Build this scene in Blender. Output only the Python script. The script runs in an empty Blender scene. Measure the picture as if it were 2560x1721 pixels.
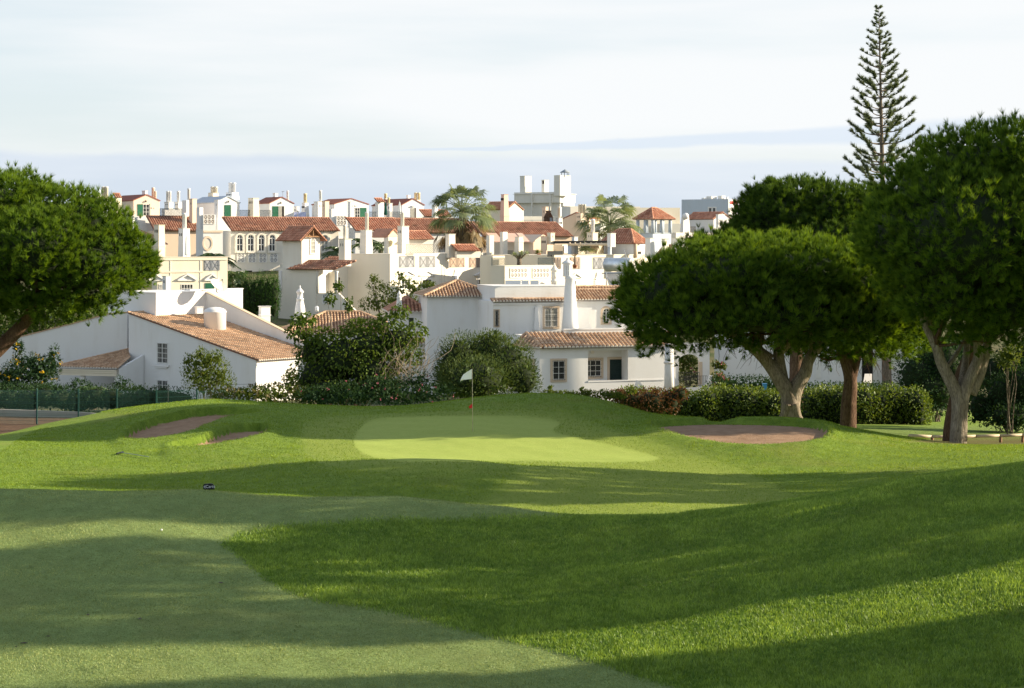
import bpy, math, random
import numpy as np
from mathutils import Vector, Matrix

sc = bpy.context.scene
COL = sc.collection
F, CX, HY, EZ = 4622.0, 1280.0, 600.0, 14.0      # focal length in photo pixels, principal column, eye-level row, eye height

# ------------------------------------------------------------------ camera
cam = bpy.data.objects.new('camera', bpy.data.cameras.new('camera'))
COL.objects.link(cam)
cam.location = (0, 0, EZ)
cam.rotation_euler = (math.pi / 2, 0, 0)
cam.data.sensor_width = 36
cam.data.lens = F / 2560 * 36
cam.data.shift_y = (HY - 860.5) / 2560
cam.data.clip_start = 0.5
cam.data.clip_end = 20000
sc.camera = cam

# ------------------------------------------------------------------ sky and sun
SUN_AZ, SUN_EL = math.radians(6), math.radians(18.5)      # measured from +X towards the far side
w = bpy.data.worlds.new('World'); sc.world = w; w.use_nodes = True
nt = w.node_tree; nt.nodes.clear()
def N(t, **k):
    n = nt.nodes.new(t)
    for a, b in k.items(): setattr(n, a, b)
    return n
def link(a, b): nt.links.new(a, b)
out = N('ShaderNodeOutputWorld'); bg = N('ShaderNodeBackground'); link(bg.outputs[0], out.inputs[0])
sky = N('ShaderNodeTexSky', sky_type='NISHITA', sun_disc=False)
sky.sun_elevation = SUN_EL
sky.sun_rotation = math.atan2(math.cos(SUN_AZ), math.sin(SUN_AZ))
sky.dust_density = 1.0; sky.air_density = 1.0
SKY_STRENGTH = 0.07
bg.inputs[1].default_value = SKY_STRENGTH
tc = N('ShaderNodeTexCoord'); sep = N('ShaderNodeSeparateXYZ'); link(tc.outputs['Generated'], sep.inputs[0])
def math_(op, a, b=None, c=None):
    n = N('ShaderNodeMath', operation=op)
    for i, v in enumerate((a, b, c)):
        if v is None: continue
        if isinstance(v, (int, float)): n.inputs[i].default_value = v
        else: link(v, n.inputs[i])
    return n.outputs[0]
def mapr(v, a, b, c=0.0, d=1.0, smooth=True):
    n = N('ShaderNodeMapRange'); n.interpolation_type = 'SMOOTHSTEP' if smooth else 'LINEAR'
    link(v, n.inputs[0]); n.inputs[1].default_value = a; n.inputs[2].default_value = b
    n.inputs[3].default_value = c; n.inputs[4].default_value = d
    return n.outputs[0]
def noise(scale, sx, sy, sz, detail=5, rough=.55, off=(0, 0, 0)):
    m = N('ShaderNodeMapping'); link(tc.outputs['Generated'], m.inputs[0]); m.inputs['Scale'].default_value = (sx, sy, sz)
    m.inputs['Location'].default_value = off
    n = N('ShaderNodeTexNoise'); link(m.outputs[0], n.inputs[0])
    n.inputs['Scale'].default_value = scale; n.inputs['Detail'].default_value = detail; n.inputs['Roughness'].default_value = rough
    return n.outputs[0]
def mix(f, a, b):
    n = N('ShaderNodeMix', data_type='RGBA')
    if isinstance(f, float): n.inputs[0].default_value = f
    else: link(f, n.inputs[0])
    for i, v in ((6, a), (7, b)):
        if isinstance(v, tuple): n.inputs[i].default_value = (*v, 1)
        else: link(v, n.inputs[i])
    return n.outputs[2]
K = 0.52 / SKY_STRENGTH
z = sep.outputs[2]
# high thin cloud drawn out in flat streaks over the whole dome
cover = noise(2.2, 1, 1, 9, 6, .5, (3.1, .7, 0))
veil = mapr(cover, .34, .66, .30, .95)
veil = math_('MULTIPLY', veil, mapr(z, .10, .80, 1.0, .25))              # thin cloud looks denser towards the horizon, where one looks through more of it
c_high = (0.765 * K, 0.78 * K, 0.79 * K)
c = mix(veil, mix(mapr(z, .10, .80, .6, .15), sky.outputs[0], (0.58 * K, 0.685 * K, 0.77 * K)), c_high)
# low grey-blue bank of stratus close to the horizon, all the way round, with a wavy upper edge and a thin outlying streak
edge = math_('ADD', z, math_('MULTIPLY', math_('SUBTRACT', noise(5, 1, 1, 2.5, 6, .6, (0, .3, 0)), .5), -0.018))
bank = mapr(edge, .0400, .0455, 1, 0)
bank_col = mix(mapr(noise(4, 1, 1, 9, 4, .5, (1, 2, 0)), .35, .75), (0.53 * K, 0.60 * K, 0.69 * K), (0.64 * K, 0.69 * K, 0.75 * K))
c = mix(math_('MULTIPLY', bank, .9), c, bank_col)
u = math_('DIVIDE', sep.outputs[0], math_('MAXIMUM', sep.outputs[1], .05))      # a long flat streak of stratus standing over the right of the town
sn = math_('MULTIPLY', math_('SUBTRACT', noise(7, 1, 1, 5, 6, .6, (5.7, 1.3, .2)), .5), .010)
zc = math_('ADD', math_('MULTIPLY_ADD', u, .030, .0502), sn)
half = math_('MULTIPLY_ADD', math_('MINIMUM', math_('MAXIMUM', math_('ADD', u, .075), 0.0), .3), .022, .0002)
dist = math_('DIVIDE', math_('ABSOLUTE', math_('SUBTRACT', z, zc)), half)
streak = math_('MULTIPLY', mapr(dist, .45, 1.1, 1, 0), math_('MULTIPLY', mapr(u, -.09, -.04), mapr(u, .35, .6, 1, 0)))
c = mix(math_('MULTIPLY', streak, .7), c, (0.57 * K, 0.65 * K, 0.75 * K))
link(c, bg.inputs[0])

sun = bpy.data.objects.new('sun', bpy.data.lights.new('sun', 'SUN'))
COL.objects.link(sun)
sun.data.energy = 4.5
sun.data.angle = math.radians(0.5)
sun.data.color = (1.0, 0.84, 0.60)
S = Vector((math.cos(SUN_AZ) * math.cos(SUN_EL), math.sin(SUN_AZ) * math.cos(SUN_EL), math.sin(SUN_EL)))
sun.rotation_euler = S.to_track_quat('Z', 'Y').to_euler()
sun.location = (60, -20, 60)

sc.view_settings.view_transform = 'Standard'
sc.view_settings.look = 'None'
sc.view_settings.exposure = 1.28
sc.view_settings.gamma = 1.0
sc.view_settings.use_curve_mapping = False
sc.cycles.max_bounces = 8
sc.cycles.transparent_max_bounces = 8

# ------------------------------------------------------------------ helpers
def P(px, py, d):
    return np.array([(px - CX) * d / F, d, EZ + (HY - py) * d / F])
ORG = {}
def thing(name, label, cat, loc, group=None):
    o = bpy.data.objects.new(name, None); COL.objects.link(o)
    o.empty_display_size = .3
    o.location = tuple(loc); ORG[o.name] = np.array(loc, float)
    o['label'] = label; o['category'] = cat
    if group: o['group'] = group
    return o
def tag(o, label, cat, group=None):
    o['label'] = label; o['category'] = cat
    if group: o['group'] = group
    return o
def origin(parent):
    return ORG[parent.name] if parent is not None else np.zeros(3)
def link_mesh(name, me, parent=None, loc=None, kind=None, label=None):
    o = bpy.data.objects.new(name, me); COL.objects.link(o)
    if parent is not None: o.parent = parent
    if loc is not None: o.location = loc
    ORG[o.name] = origin(parent)
    if kind: o['kind'] = kind
    if label: o['label'] = label
    return o
def big_mesh(name, V, Fc, mat, parent=None, tint=None, kind=None, smooth=False, attrs=None, label=None):
    """numpy verts (n,3) and faces (m,k) -> one object"""
    V = np.asarray(V, np.float32) - origin(parent).astype(np.float32)
    Fc = np.asarray(Fc, np.int32)
    me = bpy.data.meshes.new(name)
    k = Fc.shape[1]
    me.vertices.add(len(V)); me.vertices.foreach_set('co', V.ravel())
    me.loops.add(Fc.size); me.loops.foreach_set('vertex_index', Fc.ravel())
    me.polygons.add(len(Fc)); me.polygons.foreach_set('loop_start', np.arange(0, Fc.size, k, dtype=np.int32))
    me.polygons.foreach_set('loop_total', np.full(len(Fc), k, np.int32))
    if smooth: me.polygons.foreach_set('use_smooth', np.ones(len(Fc), bool))
    if tint is not None:
        a = me.attributes.new('tint', 'FLOAT', 'POINT'); a.data.foreach_set('value', np.asarray(tint, np.float32))
    for key, val in (attrs or {}).items():
        a = me.attributes.new(key, 'FLOAT', 'POINT'); a.data.foreach_set('value', np.asarray(val, np.float32))
    me.update(calc_edges=True); me.validate()
    me.materials.append(mat)
    return link_mesh(name, me, parent, kind=kind, label=label)

class MB:
    """collects faces, then links them as one mesh object"""
    def __init__(s): s.v, s.f, s.t, s.cur = [], [], [], .5
    def face(s, *pts):
        i = len(s.v); s.v += [tuple(p) for p in pts]; s.t += [s.cur] * len(pts); s.f.append(tuple(range(i, i + len(pts))))
    def add(s, v, f):
        i = len(s.v); s.v += [tuple(p) for p in v]; s.t += [s.cur] * len(v); s.f += [tuple(a + i for a in q) for q in f]
    def prism(s, base, off):
        """polygon extruded along a vector (closed)"""
        base = [np.asarray(p, float) for p in base]; off = np.asarray(off, float); n = len(base)
        nrm = sum((np.cross(base[i] - base[0], base[(i + 1) % n] - base[0]) for i in range(1, n - 1)), np.zeros(3))
        if np.dot(nrm, off) > 0: base = base[::-1]
        top = [p + off for p in base]
        s.add(base + top, [tuple(range(n)), tuple(range(2 * n - 1, n - 1, -1))] + [(i, i + n, (i + 1) % n + n, (i + 1) % n) for i in range(n)])
    def box(s, c, sx, sy, sz, rot=0.0):
        ca, sa = math.cos(rot), math.sin(rot)
        b = [np.array([c[0] + x * ca - y * sa, c[1] + x * sa + y * ca, c[2] - sz / 2]) for x, y in ((-sx/2, -sy/2), (sx/2, -sy/2), (sx/2, sy/2), (-sx/2, sy/2))]
        s.prism(b, (0, 0, sz))
    def tube(s, pts, rad, n=8, cap=True):
        pts = [np.asarray(p, float) for p in pts]
        if not hasattr(rad, '__len__'): rad = [rad] * len(pts)
        i0 = len(s.v); ref = np.array([0.31, 0.95, 0.1])
        for i, p in enumerate(pts):
            t = pts[min(i + 1, len(pts) - 1)] - pts[max(i - 1, 0)]; t = t / (np.linalg.norm(t) + 1e-9)
            a = np.cross(t, ref); a /= np.linalg.norm(a) + 1e-9; b = np.cross(t, a)
            for k in range(n):
                q = 2 * math.pi * k / n
                s.v.append(tuple(p + rad[i] * (math.cos(q) * a + math.sin(q) * b))); s.t.append(s.cur)
        for i in range(len(pts) - 1):
            for k in range(n):
                a, b = i0 + i * n + k, i0 + i * n + (k + 1) % n
                s.f.append((a, b, b + n, a + n))
        if cap:
            s.f.append(tuple(i0 + k for k in range(n))[::-1]); s.f.append(tuple(i0 + (len(pts) - 1) * n + k for k in range(n)))
    def lathe(s, x, y, prof, n=16):
        s.tube_axis(x, y, prof, n)
    def tube_axis(s, x, y, prof, n, rot=0.0):
        i0 = len(s.v)
        for r, zz in prof:
            for k in range(n):
                q = 2 * math.pi * k / n + rot
                s.v.append((x + r * math.cos(q), y + r * math.sin(q), zz)); s.t.append(s.cur)
        m = len(prof)
        for i in range(m - 1):
            for k in range(n):
                a, b = i0 + i * n + k, i0 + i * n + (k + 1) % n
                s.f.append((a, b, b + n, a + n) if prof[i][1] <= prof[i + 1][1] else (a, b, b + n, a + n))
        s.f.append(tuple(i0 + k for k in range(n))[::-1]); s.f.append(tuple(i0 + (m - 1) * n + k for k in range(n)))
    def mesh(s, name, mat, org):
        me = bpy.data.meshes.new(name)
        o = np.asarray(org)
        me.from_pydata([tuple(np.asarray(p) - o) for p in s.v], [], s.f)
        a = me.attributes.new('tint', 'FLOAT', 'POINT'); a.data.foreach_set('value', np.asarray(s.t, np.float32))
        me.materials.append(mat); me.update()
        return me
    def build(s, name, mat, parent=None, smooth=False, kind=None, label=None):
        me = s.mesh(name, mat, origin(parent))
        if smooth:
            me.polygons.foreach_set('use_smooth', np.ones(len(me.polygons), bool))
        return link_mesh(name, me, parent, kind=kind, label=label)

# ------------------------------------------------------------------ materials
class NT:
    def __init__(s, name):
        s.m = bpy.data.materials.new(name); s.m.use_nodes = True
        s.t = s.m.node_tree; s.t.nodes.clear()
        s.out = s.n('ShaderNodeOutputMaterial')
    def n(s, typ, **k):
        x = s.t.nodes.new(typ)
        for a, b in k.items(): setattr(x, a, b)
        return x
    def l(s, a, b): s.t.links.new(a, b)
    def set(s, sock, v):
        if isinstance(v, (int, float)): sock.default_value = v
        elif isinstance(v, tuple): sock.default_value = (*v, 1) if len(v) == 3 and sock.type == 'RGBA' else v
        else: s.l(v, sock)
    def math(s, op, *a):
        x = s.n('ShaderNodeMath', operation=op)
        for i, v in enumerate(a): s.set(x.inputs[i], v)
        return x.outputs[0]
    def attr(s, name): return s.n('ShaderNodeAttribute', attribute_name=name).outputs['Fac']
    def pos(s, sx=1, sy=1, sz=1):
        g = s.n('ShaderNodeNewGeometry'); m = s.n('ShaderNodeMapping'); s.l(g.outputs['Position'], m.inputs[0])
        m.inputs['Scale'].default_value = (sx, sy, sz); return m.outputs[0]
    def noise(s, vec, scale, detail=3, rough=.5):
        x = s.n('ShaderNodeTexNoise'); s.l(vec, x.inputs[0]); x.inputs['Scale'].default_value = scale
        x.inputs['Detail'].default_value = detail; x.inputs['Roughness'].default_value = rough; return x.outputs[0]
    def mapr(s, v, a, b, c=0.0, d=1.0):
        x = s.n('ShaderNodeMapRange'); s.l(v, x.inputs[0])
        for i, q in enumerate((a, b, c, d)): s.set(x.inputs[i + 1], q)
        return x.outputs[0]
    def mix(s, f, a, b, mode='MIX'):
        x = s.n('ShaderNodeMix', data_type='RGBA', blend_type=mode)
        s.set(x.inputs[0], f); s.set(x.inputs[6], a); s.set(x.inputs[7], b); return x.outputs[2]
    def bump(s, h, strength, dist):
        x = s.n('ShaderNodeBump'); s.l(h, x.inputs['Height']); x.inputs['Strength'].default_value = strength
        x.inputs['Distance'].default_value = dist; return x.outputs[0]
    def pbr(s, col, rough=.8, metal=0.0, normal=None, spec=.3):
        b = s.n('ShaderNodeBsdfPrincipled'); s.set(b.inputs['Base Color'], col); s.set(b.inputs['Roughness'], rough)
        b.inputs['Metallic'].default_value = metal; b.inputs['Specular IOR Level'].default_value = spec
        if normal is not None: s.l(normal, b.inputs['Normal'])
        s.l(b.outputs[0], s.out.inputs[0]); return b

def m_plain(name, col, rough=.6, metal=0.0, var=.12, scale=3):
    t = NT(name); n = t.noise(t.pos(), scale, 3)
    t.pbr(t.mix(t.mapr(n, .3, .7), tuple(c * (1 - var) for c in col), tuple(min(1, c * (1 + var)) for c in col)), rough, metal)
    return t.m
def m_stucco(name, col, dirt=.16):
    t = NT(name)
    big = t.noise(t.pos(), .45, 4, .6); streak = t.noise(t.pos(.9, .9, .16), 1.0, 4, .6); fine = t.noise(t.pos(), 9, 4, .6)
    f = t.math('MULTIPLY', t.mapr(streak, .45, .75), t.mapr(big, .35, .7))
    warm = tuple(c * k for c, k in zip(col, (.80, .76, .70)))
    c = t.mix(t.math('MULTIPLY', f, dirt * 3.2), col, warm)
    c = t.mix(t.math('MULTIPLY', t.mapr(fine, .4, .8), .10), c, tuple(x * .8 for x in col))
    t.pbr(c, .9, 0, t.bump(fine, .25, .02), .15)
    return t.m
def m_tile(name, c1, c2, lichen=(.05, .045, .035), lich=.5):
    t = NT(name)
    p = t.pos(); n1 = t.noise(p, .8, 4, .65); n2 = t.noise(p, 6, 3, .6)
    c = t.mix(t.attr('tint'), c1, c2)
    c = t.mix(t.math('MULTIPLY', t.mapr(n1, .5, .68), lich), c, lichen)
    c = t.mix(t.math('MULTIPLY', t.mapr(n2, .5, .8), .35), c, tuple(x * .55 for x in c1))
    t.pbr(c, .85, 0, t.bump(n2, .3, .01), .2)
    return t.m
def m_leaf(name, dark, light, trans=.35, gloss=.08, tcol=None, rough=.5):
    """two-sided foliage: diffuse + translucent + a little gloss, colour spread per leaf"""
    t = NT(name)
    col = t.mix(t.attr('tint'), dark, light)
    n = t.noise(t.pos(), 1.1, 3, .6)
    col = t.mix(t.math('MULTIPLY', t.mapr(n, .4, .7), .35), col, tuple(x * .6 for x in dark))
    d = t.n('ShaderNodeBsdfDiffuse'); t.l(col, d.inputs[0])
    tr = t.n('ShaderNodeBsdfTranslucent')
    tc_ = t.mix(1.0, col, tcol or (1.5, 1.35, .5), 'MULTIPLY'); t.l(tc_, tr.inputs[0])
    m1 = t.n('ShaderNodeMixShader'); m1.inputs[0].default_value = trans; t.l(d.outputs[0], m1.inputs[1]); t.l(tr.outputs[0], m1.inputs[2])
    g = t.n('ShaderNodeBsdfGlossy'); g.inputs['Roughness'].default_value = rough; g.inputs[0].default_value = (.8, .85, .8, 1)
    m2 = t.n('ShaderNodeMixShader'); m2.inputs[0].default_value = gloss; t.l(m1.outputs[0], m2.inputs[1]); t.l(g.outputs[0], m2.inputs[2])
    t.l(m2.outputs[0], t.out.inputs[0])
    return t.m
def m_bark(name, c1, c2, sc_=1.0):
    t = NT(name)
    p = t.pos(9 * sc_, 9 * sc_, 1.6 * sc_); a = t.noise(p, 1.6, 6, .7); f = t.noise(t.pos(3, 3, 1.2), 1.3, 4, .6)
    v = t.n('ShaderNodeTexVoronoi', feature='DISTANCE_TO_EDGE'); t.l(t.pos(17 * sc_, 17 * sc_, 3.0 * sc_), v.inputs['Vector']); v.inputs['Scale'].default_value = 1.1
    crack = t.math('ADD', t.math('MULTIPLY', t.mapr(v.outputs['Distance'], 0.0, .22), .55), t.math('MULTIPLY', t.mapr(a, .35, .62), .6))
    c = t.mix(crack, tuple(x * .55 for x in c1), t.mix(t.mapr(f, .3, .7), c1, c2))
    t.pbr(c, .95, 0, t.bump(t.math('ADD', t.math('MULTIPLY', crack, .6), a), .8, .05), .1)
    return t.m

M = {}
M['white'] = m_stucco('white_render', (.76, .765, .77), .2)
M['cream'] = m_stucco('cream_render', (.75, .69, .57))
M['ivory'] = m_stucco('ivory_render', (.75, .72, .65))
M['peach'] = m_stucco('peach_render', (.75, .61, .49))
M['pink'] = m_stucco('pink_render', (.75, .51, .42))
M['grey'] = m_stucco('grey_render', (.74, .72, .66))
M['bluegrey'] = m_stucco('pale_blue_render', (.50, .57, .66))
M['surround'] = m_stucco('stone_surround', (.60, .49, .38))
M['recess'] = m_stucco('recess_shade', (.36, .37, .40))  # darkened tone paints the shade in terrace openings and behind screens
M['recess_shade_warm'] = m_stucco('warm_recess_shade', (.42, .32, .26))  # warm version, with the shade of the opening put into the colour
M['concrete'] = m_stucco('concrete', (.36, .34, .31), .3)
M['tile_tan'] = m_tile('tan_clay_tile', (.42, .26, .16), (.66, .47, .32), lich=.4)
M['tile_red'] = m_tile('red_clay_tile', (.44, .19, .12), (.64, .35, .24), lich=.3)
M['tile_brown'] = m_tile('brown_clay_tile', (.37, .17, .11), (.57, .33, .23), lich=.6)
M['maroon'] = m_stucco('maroon_membrane', (.30, .115, .085), .3)
M['tile_channel'] = m_stucco('shaded_clay_channel', (.22, .11, .075), .4)  # darkened clay, draws the shade between tile rows to strengthen the relief
M['core'] = m_plain('shade_core', (.014, .024, .008), .95)  # near-black colour stands in for shade inside crowns, hedges and bushes
M['mortar'] = m_stucco('mortar', (.70, .66, .60))
M['glass'] = NT('window_glass'); _b = M['glass'].pbr((.03, .035, .04), .08, 0, None, .6); M['glass'] = M['glass'].m
M['curtain'] = m_plain('curtain_glass', (.33, .33, .30), .25)
M['paint_white'] = m_plain('white_paint', (.78, .78, .76), .45, var=.05)
M['green'] = m_plain('green_shutter_paint', (.02, .13, .075), .45)
M['dark_green'] = m_plain('dark_green_paint', (.010, .028, .026), .5)
M['fence_green'] = m_plain('green_coated_steel', (.03, .10, .09), .4)
M['dark'] = m_plain('dark_opening', (.012, .011, .010), .8)
M['brown'] = m_plain('dark_wood', (.035, .018, .012), .6)
M['timber'] = m_plain('timber', (.30, .17, .09), .7, var=.3, scale=8)
M['pale_wood'] = m_plain('pale_wood', (.62, .52, .38), .7, var=.2, scale=6)
M['iron'] = m_plain('dark_iron', (.035, .036, .036), .5)
M['grey_iron'] = m_plain('grey_iron', (.20, .22, .23), .5)
M['lattice'] = m_plain('lattice_paint', (.03, .05, .06), .5)
M['steel'] = m_plain('galvanised_steel', (.62, .68, .74), .35, .7)
M['slate'] = m_plain('slate_grey', (.26, .30, .35), .6)
M['red'] = m_plain('red_cloth', (.62, .02, .02), .6)
M['cloth_white'] = m_plain('white_cloth', (.82, .84, .84), .7, var=.03)
M['cloth_green'] = m_plain('green_cloth', (.01, .10, .07), .7)
M['cloth_blue'] = m_plain('pale_blue_cloth', (.48, .54, .80), .7)
M['blue'] = m_plain('blue_paint', (.07, .30, .62), .4)
M['black'] = m_plain('black_plastic', (.012, .014, .02), .35)
M['letter'] = m_plain('letter_paint', (.72, .75, .82), .5, var=.02)
M['flue_yellow'] = m_stucco('yellow_render', (.74, .62, .36))
M['bark'] = m_bark('pine_bark', (.25, .21, .16), (.46, .405, .33))
M['bark_red'] = m_bark('red_pine_bark', (.11, .065, .045), (.22, .145, .105))
M['bark_grey'] = m_bark('grey_bark', (.16, .13, .10), (.30, .26, .21))
M['twig'] = m_plain('dry_twig', (.36, .29, .21), .9, var=.3, scale=10)
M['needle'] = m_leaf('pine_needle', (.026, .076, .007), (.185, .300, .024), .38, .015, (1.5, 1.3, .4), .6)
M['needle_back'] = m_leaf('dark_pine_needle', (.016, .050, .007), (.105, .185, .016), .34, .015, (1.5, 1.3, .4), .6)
M['norfolk'] = m_leaf('norfolk_needle', (.05, .080, .042), (.20, .235, .13), .3, .02, (1.2, 1.2, .7), .6)
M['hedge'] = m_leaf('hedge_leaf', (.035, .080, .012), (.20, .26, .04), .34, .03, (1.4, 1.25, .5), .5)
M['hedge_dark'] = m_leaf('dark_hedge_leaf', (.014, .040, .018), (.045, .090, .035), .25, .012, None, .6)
M['red_leaf'] = m_leaf('red_leaf', (.06, .040, .018), (.18, .085, .04), .3, .02, (1.5, 1.0, .6))
M['oleander'] = m_leaf('oleander_leaf', (.036, .070, .024), (.125, .170, .058), .28, .012, None, .6)
M['bigleaf'] = m_leaf('broad_leaf', (.040, .085, .016), (.15, .21, .034), .35, .012, None, .6)
M['cypress'] = m_leaf('cypress_leaf', (.015, .055, .008), (.06, .15, .018), .25, .03)
M['shrub'] = m_leaf('shrub_leaf', (.05, .085, .018), (.17, .21, .05), .35, .012, None, .6)
M['dry_leaf'] = m_leaf('dry_leaf', (.14, .11, .05), (.30, .25, .12), .3, .03, (1.2, 1.1, .7))
M['yellow'] = m_leaf('yellow_petal', (.62, .36, .01), (.85, .60, .03), .3, .02, (1.1, 1, .5))
M['magenta'] = m_leaf('pink_petal', (.45, .08, .16), (.70, .26, .34), .35, .02, (1.2, 1, 1))
M['palm'] = m_leaf('palm_leaf', (.10, .15, .065), (.36, .42, .23), .38, .06, (1.3, 1.2, .6), .4)
M['palm_dead'] = m_leaf('dead_palm_leaf', (.10, .065, .03), (.32, .23, .11), .25, .03, (1.2, 1, .7))
M['phoenix'] = m_leaf('feather_palm_leaf', (.035, .085, .022), (.12, .19, .05), .3, .10, rough=.35)
M['pot'] = m_plain('terracotta_pot', (.33, .13, .07), .8)
# ------------------------------------------------------------------ ground: a relief through surveyed points (column, distance, row)
ctrl = []
def row(d, *pairs):
    for px, py in pairs: ctrl.append((px, d, EZ + (HY - py) * d / F))
def rowz(d, *pairs):
    for px, zz in pairs: ctrl.append((px, d, EZ + zz))
ALLX = (-1400, 0, 1280, 2560, 4000)
rowz(2.4, *((x, -1.6) for x in ALLX)); rowz(6, *((x, -1.95) for x in ALLX)); rowz(13, *((x, -3.6) for x in ALLX)); rowz(21, *((x, -5.6) for x in ALLX))
row(27, (-1400, 1850), (0, 1850), (1280, 1852), (2560, 1790), (4000, 1690))
row(30, (-1400, 1718), (0, 1721), (640, 1724), (1280, 1729), (1900, 1694), (2560, 1640), (4000, 1510))
row(33, (-1400, 1572), (0, 1575), (640, 1581), (1280, 1592), (1900, 1545), (2560, 1472), (4000, 1330))
row(36, (-1400, 1446), (0, 1450), (640, 1458), (1280, 1480), (1900, 1424), (2560, 1338), (4000, 1190))
row(39.5, (-1400, 1340), (0, 1345), (640, 1354), (1280, 1386), (1900, 1332), (2560, 1240), (4000, 1080))
row(43, (-1400, 1215), (0, 1222), (500, 1226), (1000, 1243), (1280, 1269), (1590, 1292), (1884, 1266), (2080, 1238), (2213, 1212), (2400, 1184), (2560, 1160), (3000, 1090), (4000, 980))
row(45.6, (-1400, 1232), (0, 1238), (500, 1242), (1000, 1262), (1280, 1288), (1590, 1300), (1884, 1280), (2213, 1245), (2560, 1205), (4000, 1030))
row(48.2, (-1400, 1214), (0, 1224), (540, 1232), (1000, 1262), (1280, 1268), (1600, 1270), (1900, 1268), (2213, 1250), (2560, 1215), (4000, 1060))
row(51.3, (-1400, 1190), (0, 1200), (540, 1206), (700, 1198), (1000, 1192), (1280, 1205), (1600, 1226), (1900, 1238), (2213, 1235), (2560, 1205), (4000, 1080))
row(54.3, (-1400, 1160), (0, 1172), (500, 1176), (700, 1162), (1000, 1146), (1180, 1151), (1400, 1172), (1650, 1192), (1900, 1205), (2200, 1196), (2560, 1172), (4000, 1080))
row(56.3, (0, 1152), (640, 1148), (1000, 1152), (1280, 1163), (1640, 1172), (1900, 1180), (2200, 1176), (2560, 1150), (4000, 1070))
row(58.5, (-1400, 1122), (0, 1132), (500, 1132), (900, 1133), (1280, 1142), (1640, 1150), (1900, 1144), (2200, 1152), (2450, 1136), (2560, 1132), (4000, 1070))
row(60.6, (0, 1117), (200, 1120), (440, 1118), (560, 1110), (750, 1110), (900, 1110), (1280, 1116), (1640, 1128), (1850, 1113), (2000, 1108), (2200, 1130), (2400, 1126), (2560, 1126))
row(63.7, (-1400, 1100), (0, 1104), (150, 1108), (320, 1100), (480, 1085), (640, 1076), (900, 1090), (1180, 1074), (1500, 1085), (1640, 1082), (1850, 1078), (2050, 1082), (2200, 1106), (2330, 1117), (2560, 1119), (4000, 1070))
row(69, (-1400, 1098), (0, 1094), (200, 1075), (330, 1058), (500, 1040), (620, 1042), (760, 1056), (1000, 1052), (1280, 1046), (1400, 1052), (1560, 1056), (1700, 1052), (1850, 1050), (1980, 1052), (2080, 1062), (2200, 1084), (2330, 1104), (2450, 1113), (2560, 1113), (4000, 1080))
row(76, (-1400, 1100), (0, 1087), (100, 1062), (200, 1042), (300, 1022), (400, 1011), (520, 1001), (600, 1002), (700, 1010), (800, 1014), (940, 1020), (1040, 1018), (1120, 1005), (1200, 995), (1300, 988), (1380, 986), (1450, 989), (1540, 1008), (1600, 1026), (1700, 1056), (1800, 1066), (1980, 1068), (2100, 1076), (2200, 1090), (2400, 1106), (2560, 1108), (4000, 1085))
rowz(84, (-1400, -8.9), (0, -8.9), (300, -8.5), (520, -7.9), (800, -7.9), (1200, -7.6), (1380, -7.4), (1600, -8.3), (1900, -8.6), (2200, -8.85), (2560, -9.0), (4000, -9.0))
rowz(92, (-1400, -9.6), (0, -9.6), (640, -9.3), (1280, -9.2), (1900, -9.3), (2200, -9.3), (2560, -9.55), (4000, -9.6))
rowz(105, *((x, -10.4) for x in ALLX)); rowz(120, *((x, -11.0) for x in ALLX))
ctrl = np.array(ctrl)
def feat(px, d): return np.stack([np.asarray(px, float) / 1000, np.log(np.asarray(d, float)) * 3.6], -1)
def kern(a, b):
    r2 = ((a[:, None, :] - b[None, :, :]) ** 2).sum(-1)
    return .5 * r2 * np.log(r2 + 1e-12)
_A = feat(ctrl[:, 0], ctrl[:, 1]); _n = len(_A)
_G = np.zeros((_n + 3, _n + 3)); _G[:_n, :_n] = kern(_A, _A) + np.eye(_n) * .002
_G[:_n, _n:] = np.c_[np.ones(_n), _A]; _G[_n:, :_n] = _G[:_n, _n:].T
_lin = (EZ - 1.4 - .1 * ctrl[:, 1])                                   # remove the overall fall first
_wt = np.linalg.solve(_G, np.r_[ctrl[:, 2] - _lin, 0, 0, 0])
def tps(px, d):
    px = np.clip(np.asarray(px, float), -1500, 4200); d = np.asarray(d, float)
    q = feat(px, d); o = np.empty(len(q))
    for i in range(0, len(q), 20000):
        b = q[i:i + 20000]; o[i:i + 20000] = kern(b, _A) @ _wt[:_n] + _wt[_n] + b @ _wt[_n + 1:]
    return o + EZ - 1.4 - .1 * d
HILL = np.array([[105, -10.4], [120, -11], [140, -12.8], [160, -13.4], [172, -13.2], [185, -12], [205, -9.6], [235, -6.5], [270, -3], [300, -1.2], [350, -.5], [450, -2], [700, -8], [2000, -20], [9000, -60]])
def gz(x, y):
    """ground height at a place"""
    if y > 112: return EZ + float(np.interp(y, HILL[:, 0], HILL[:, 1]))
    return float(tps([x / y * F + CX], [y])[0])
def G(px, d):
    x = (px - CX) * d / F
    return np.array([x, d, gz(x, d)])

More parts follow.
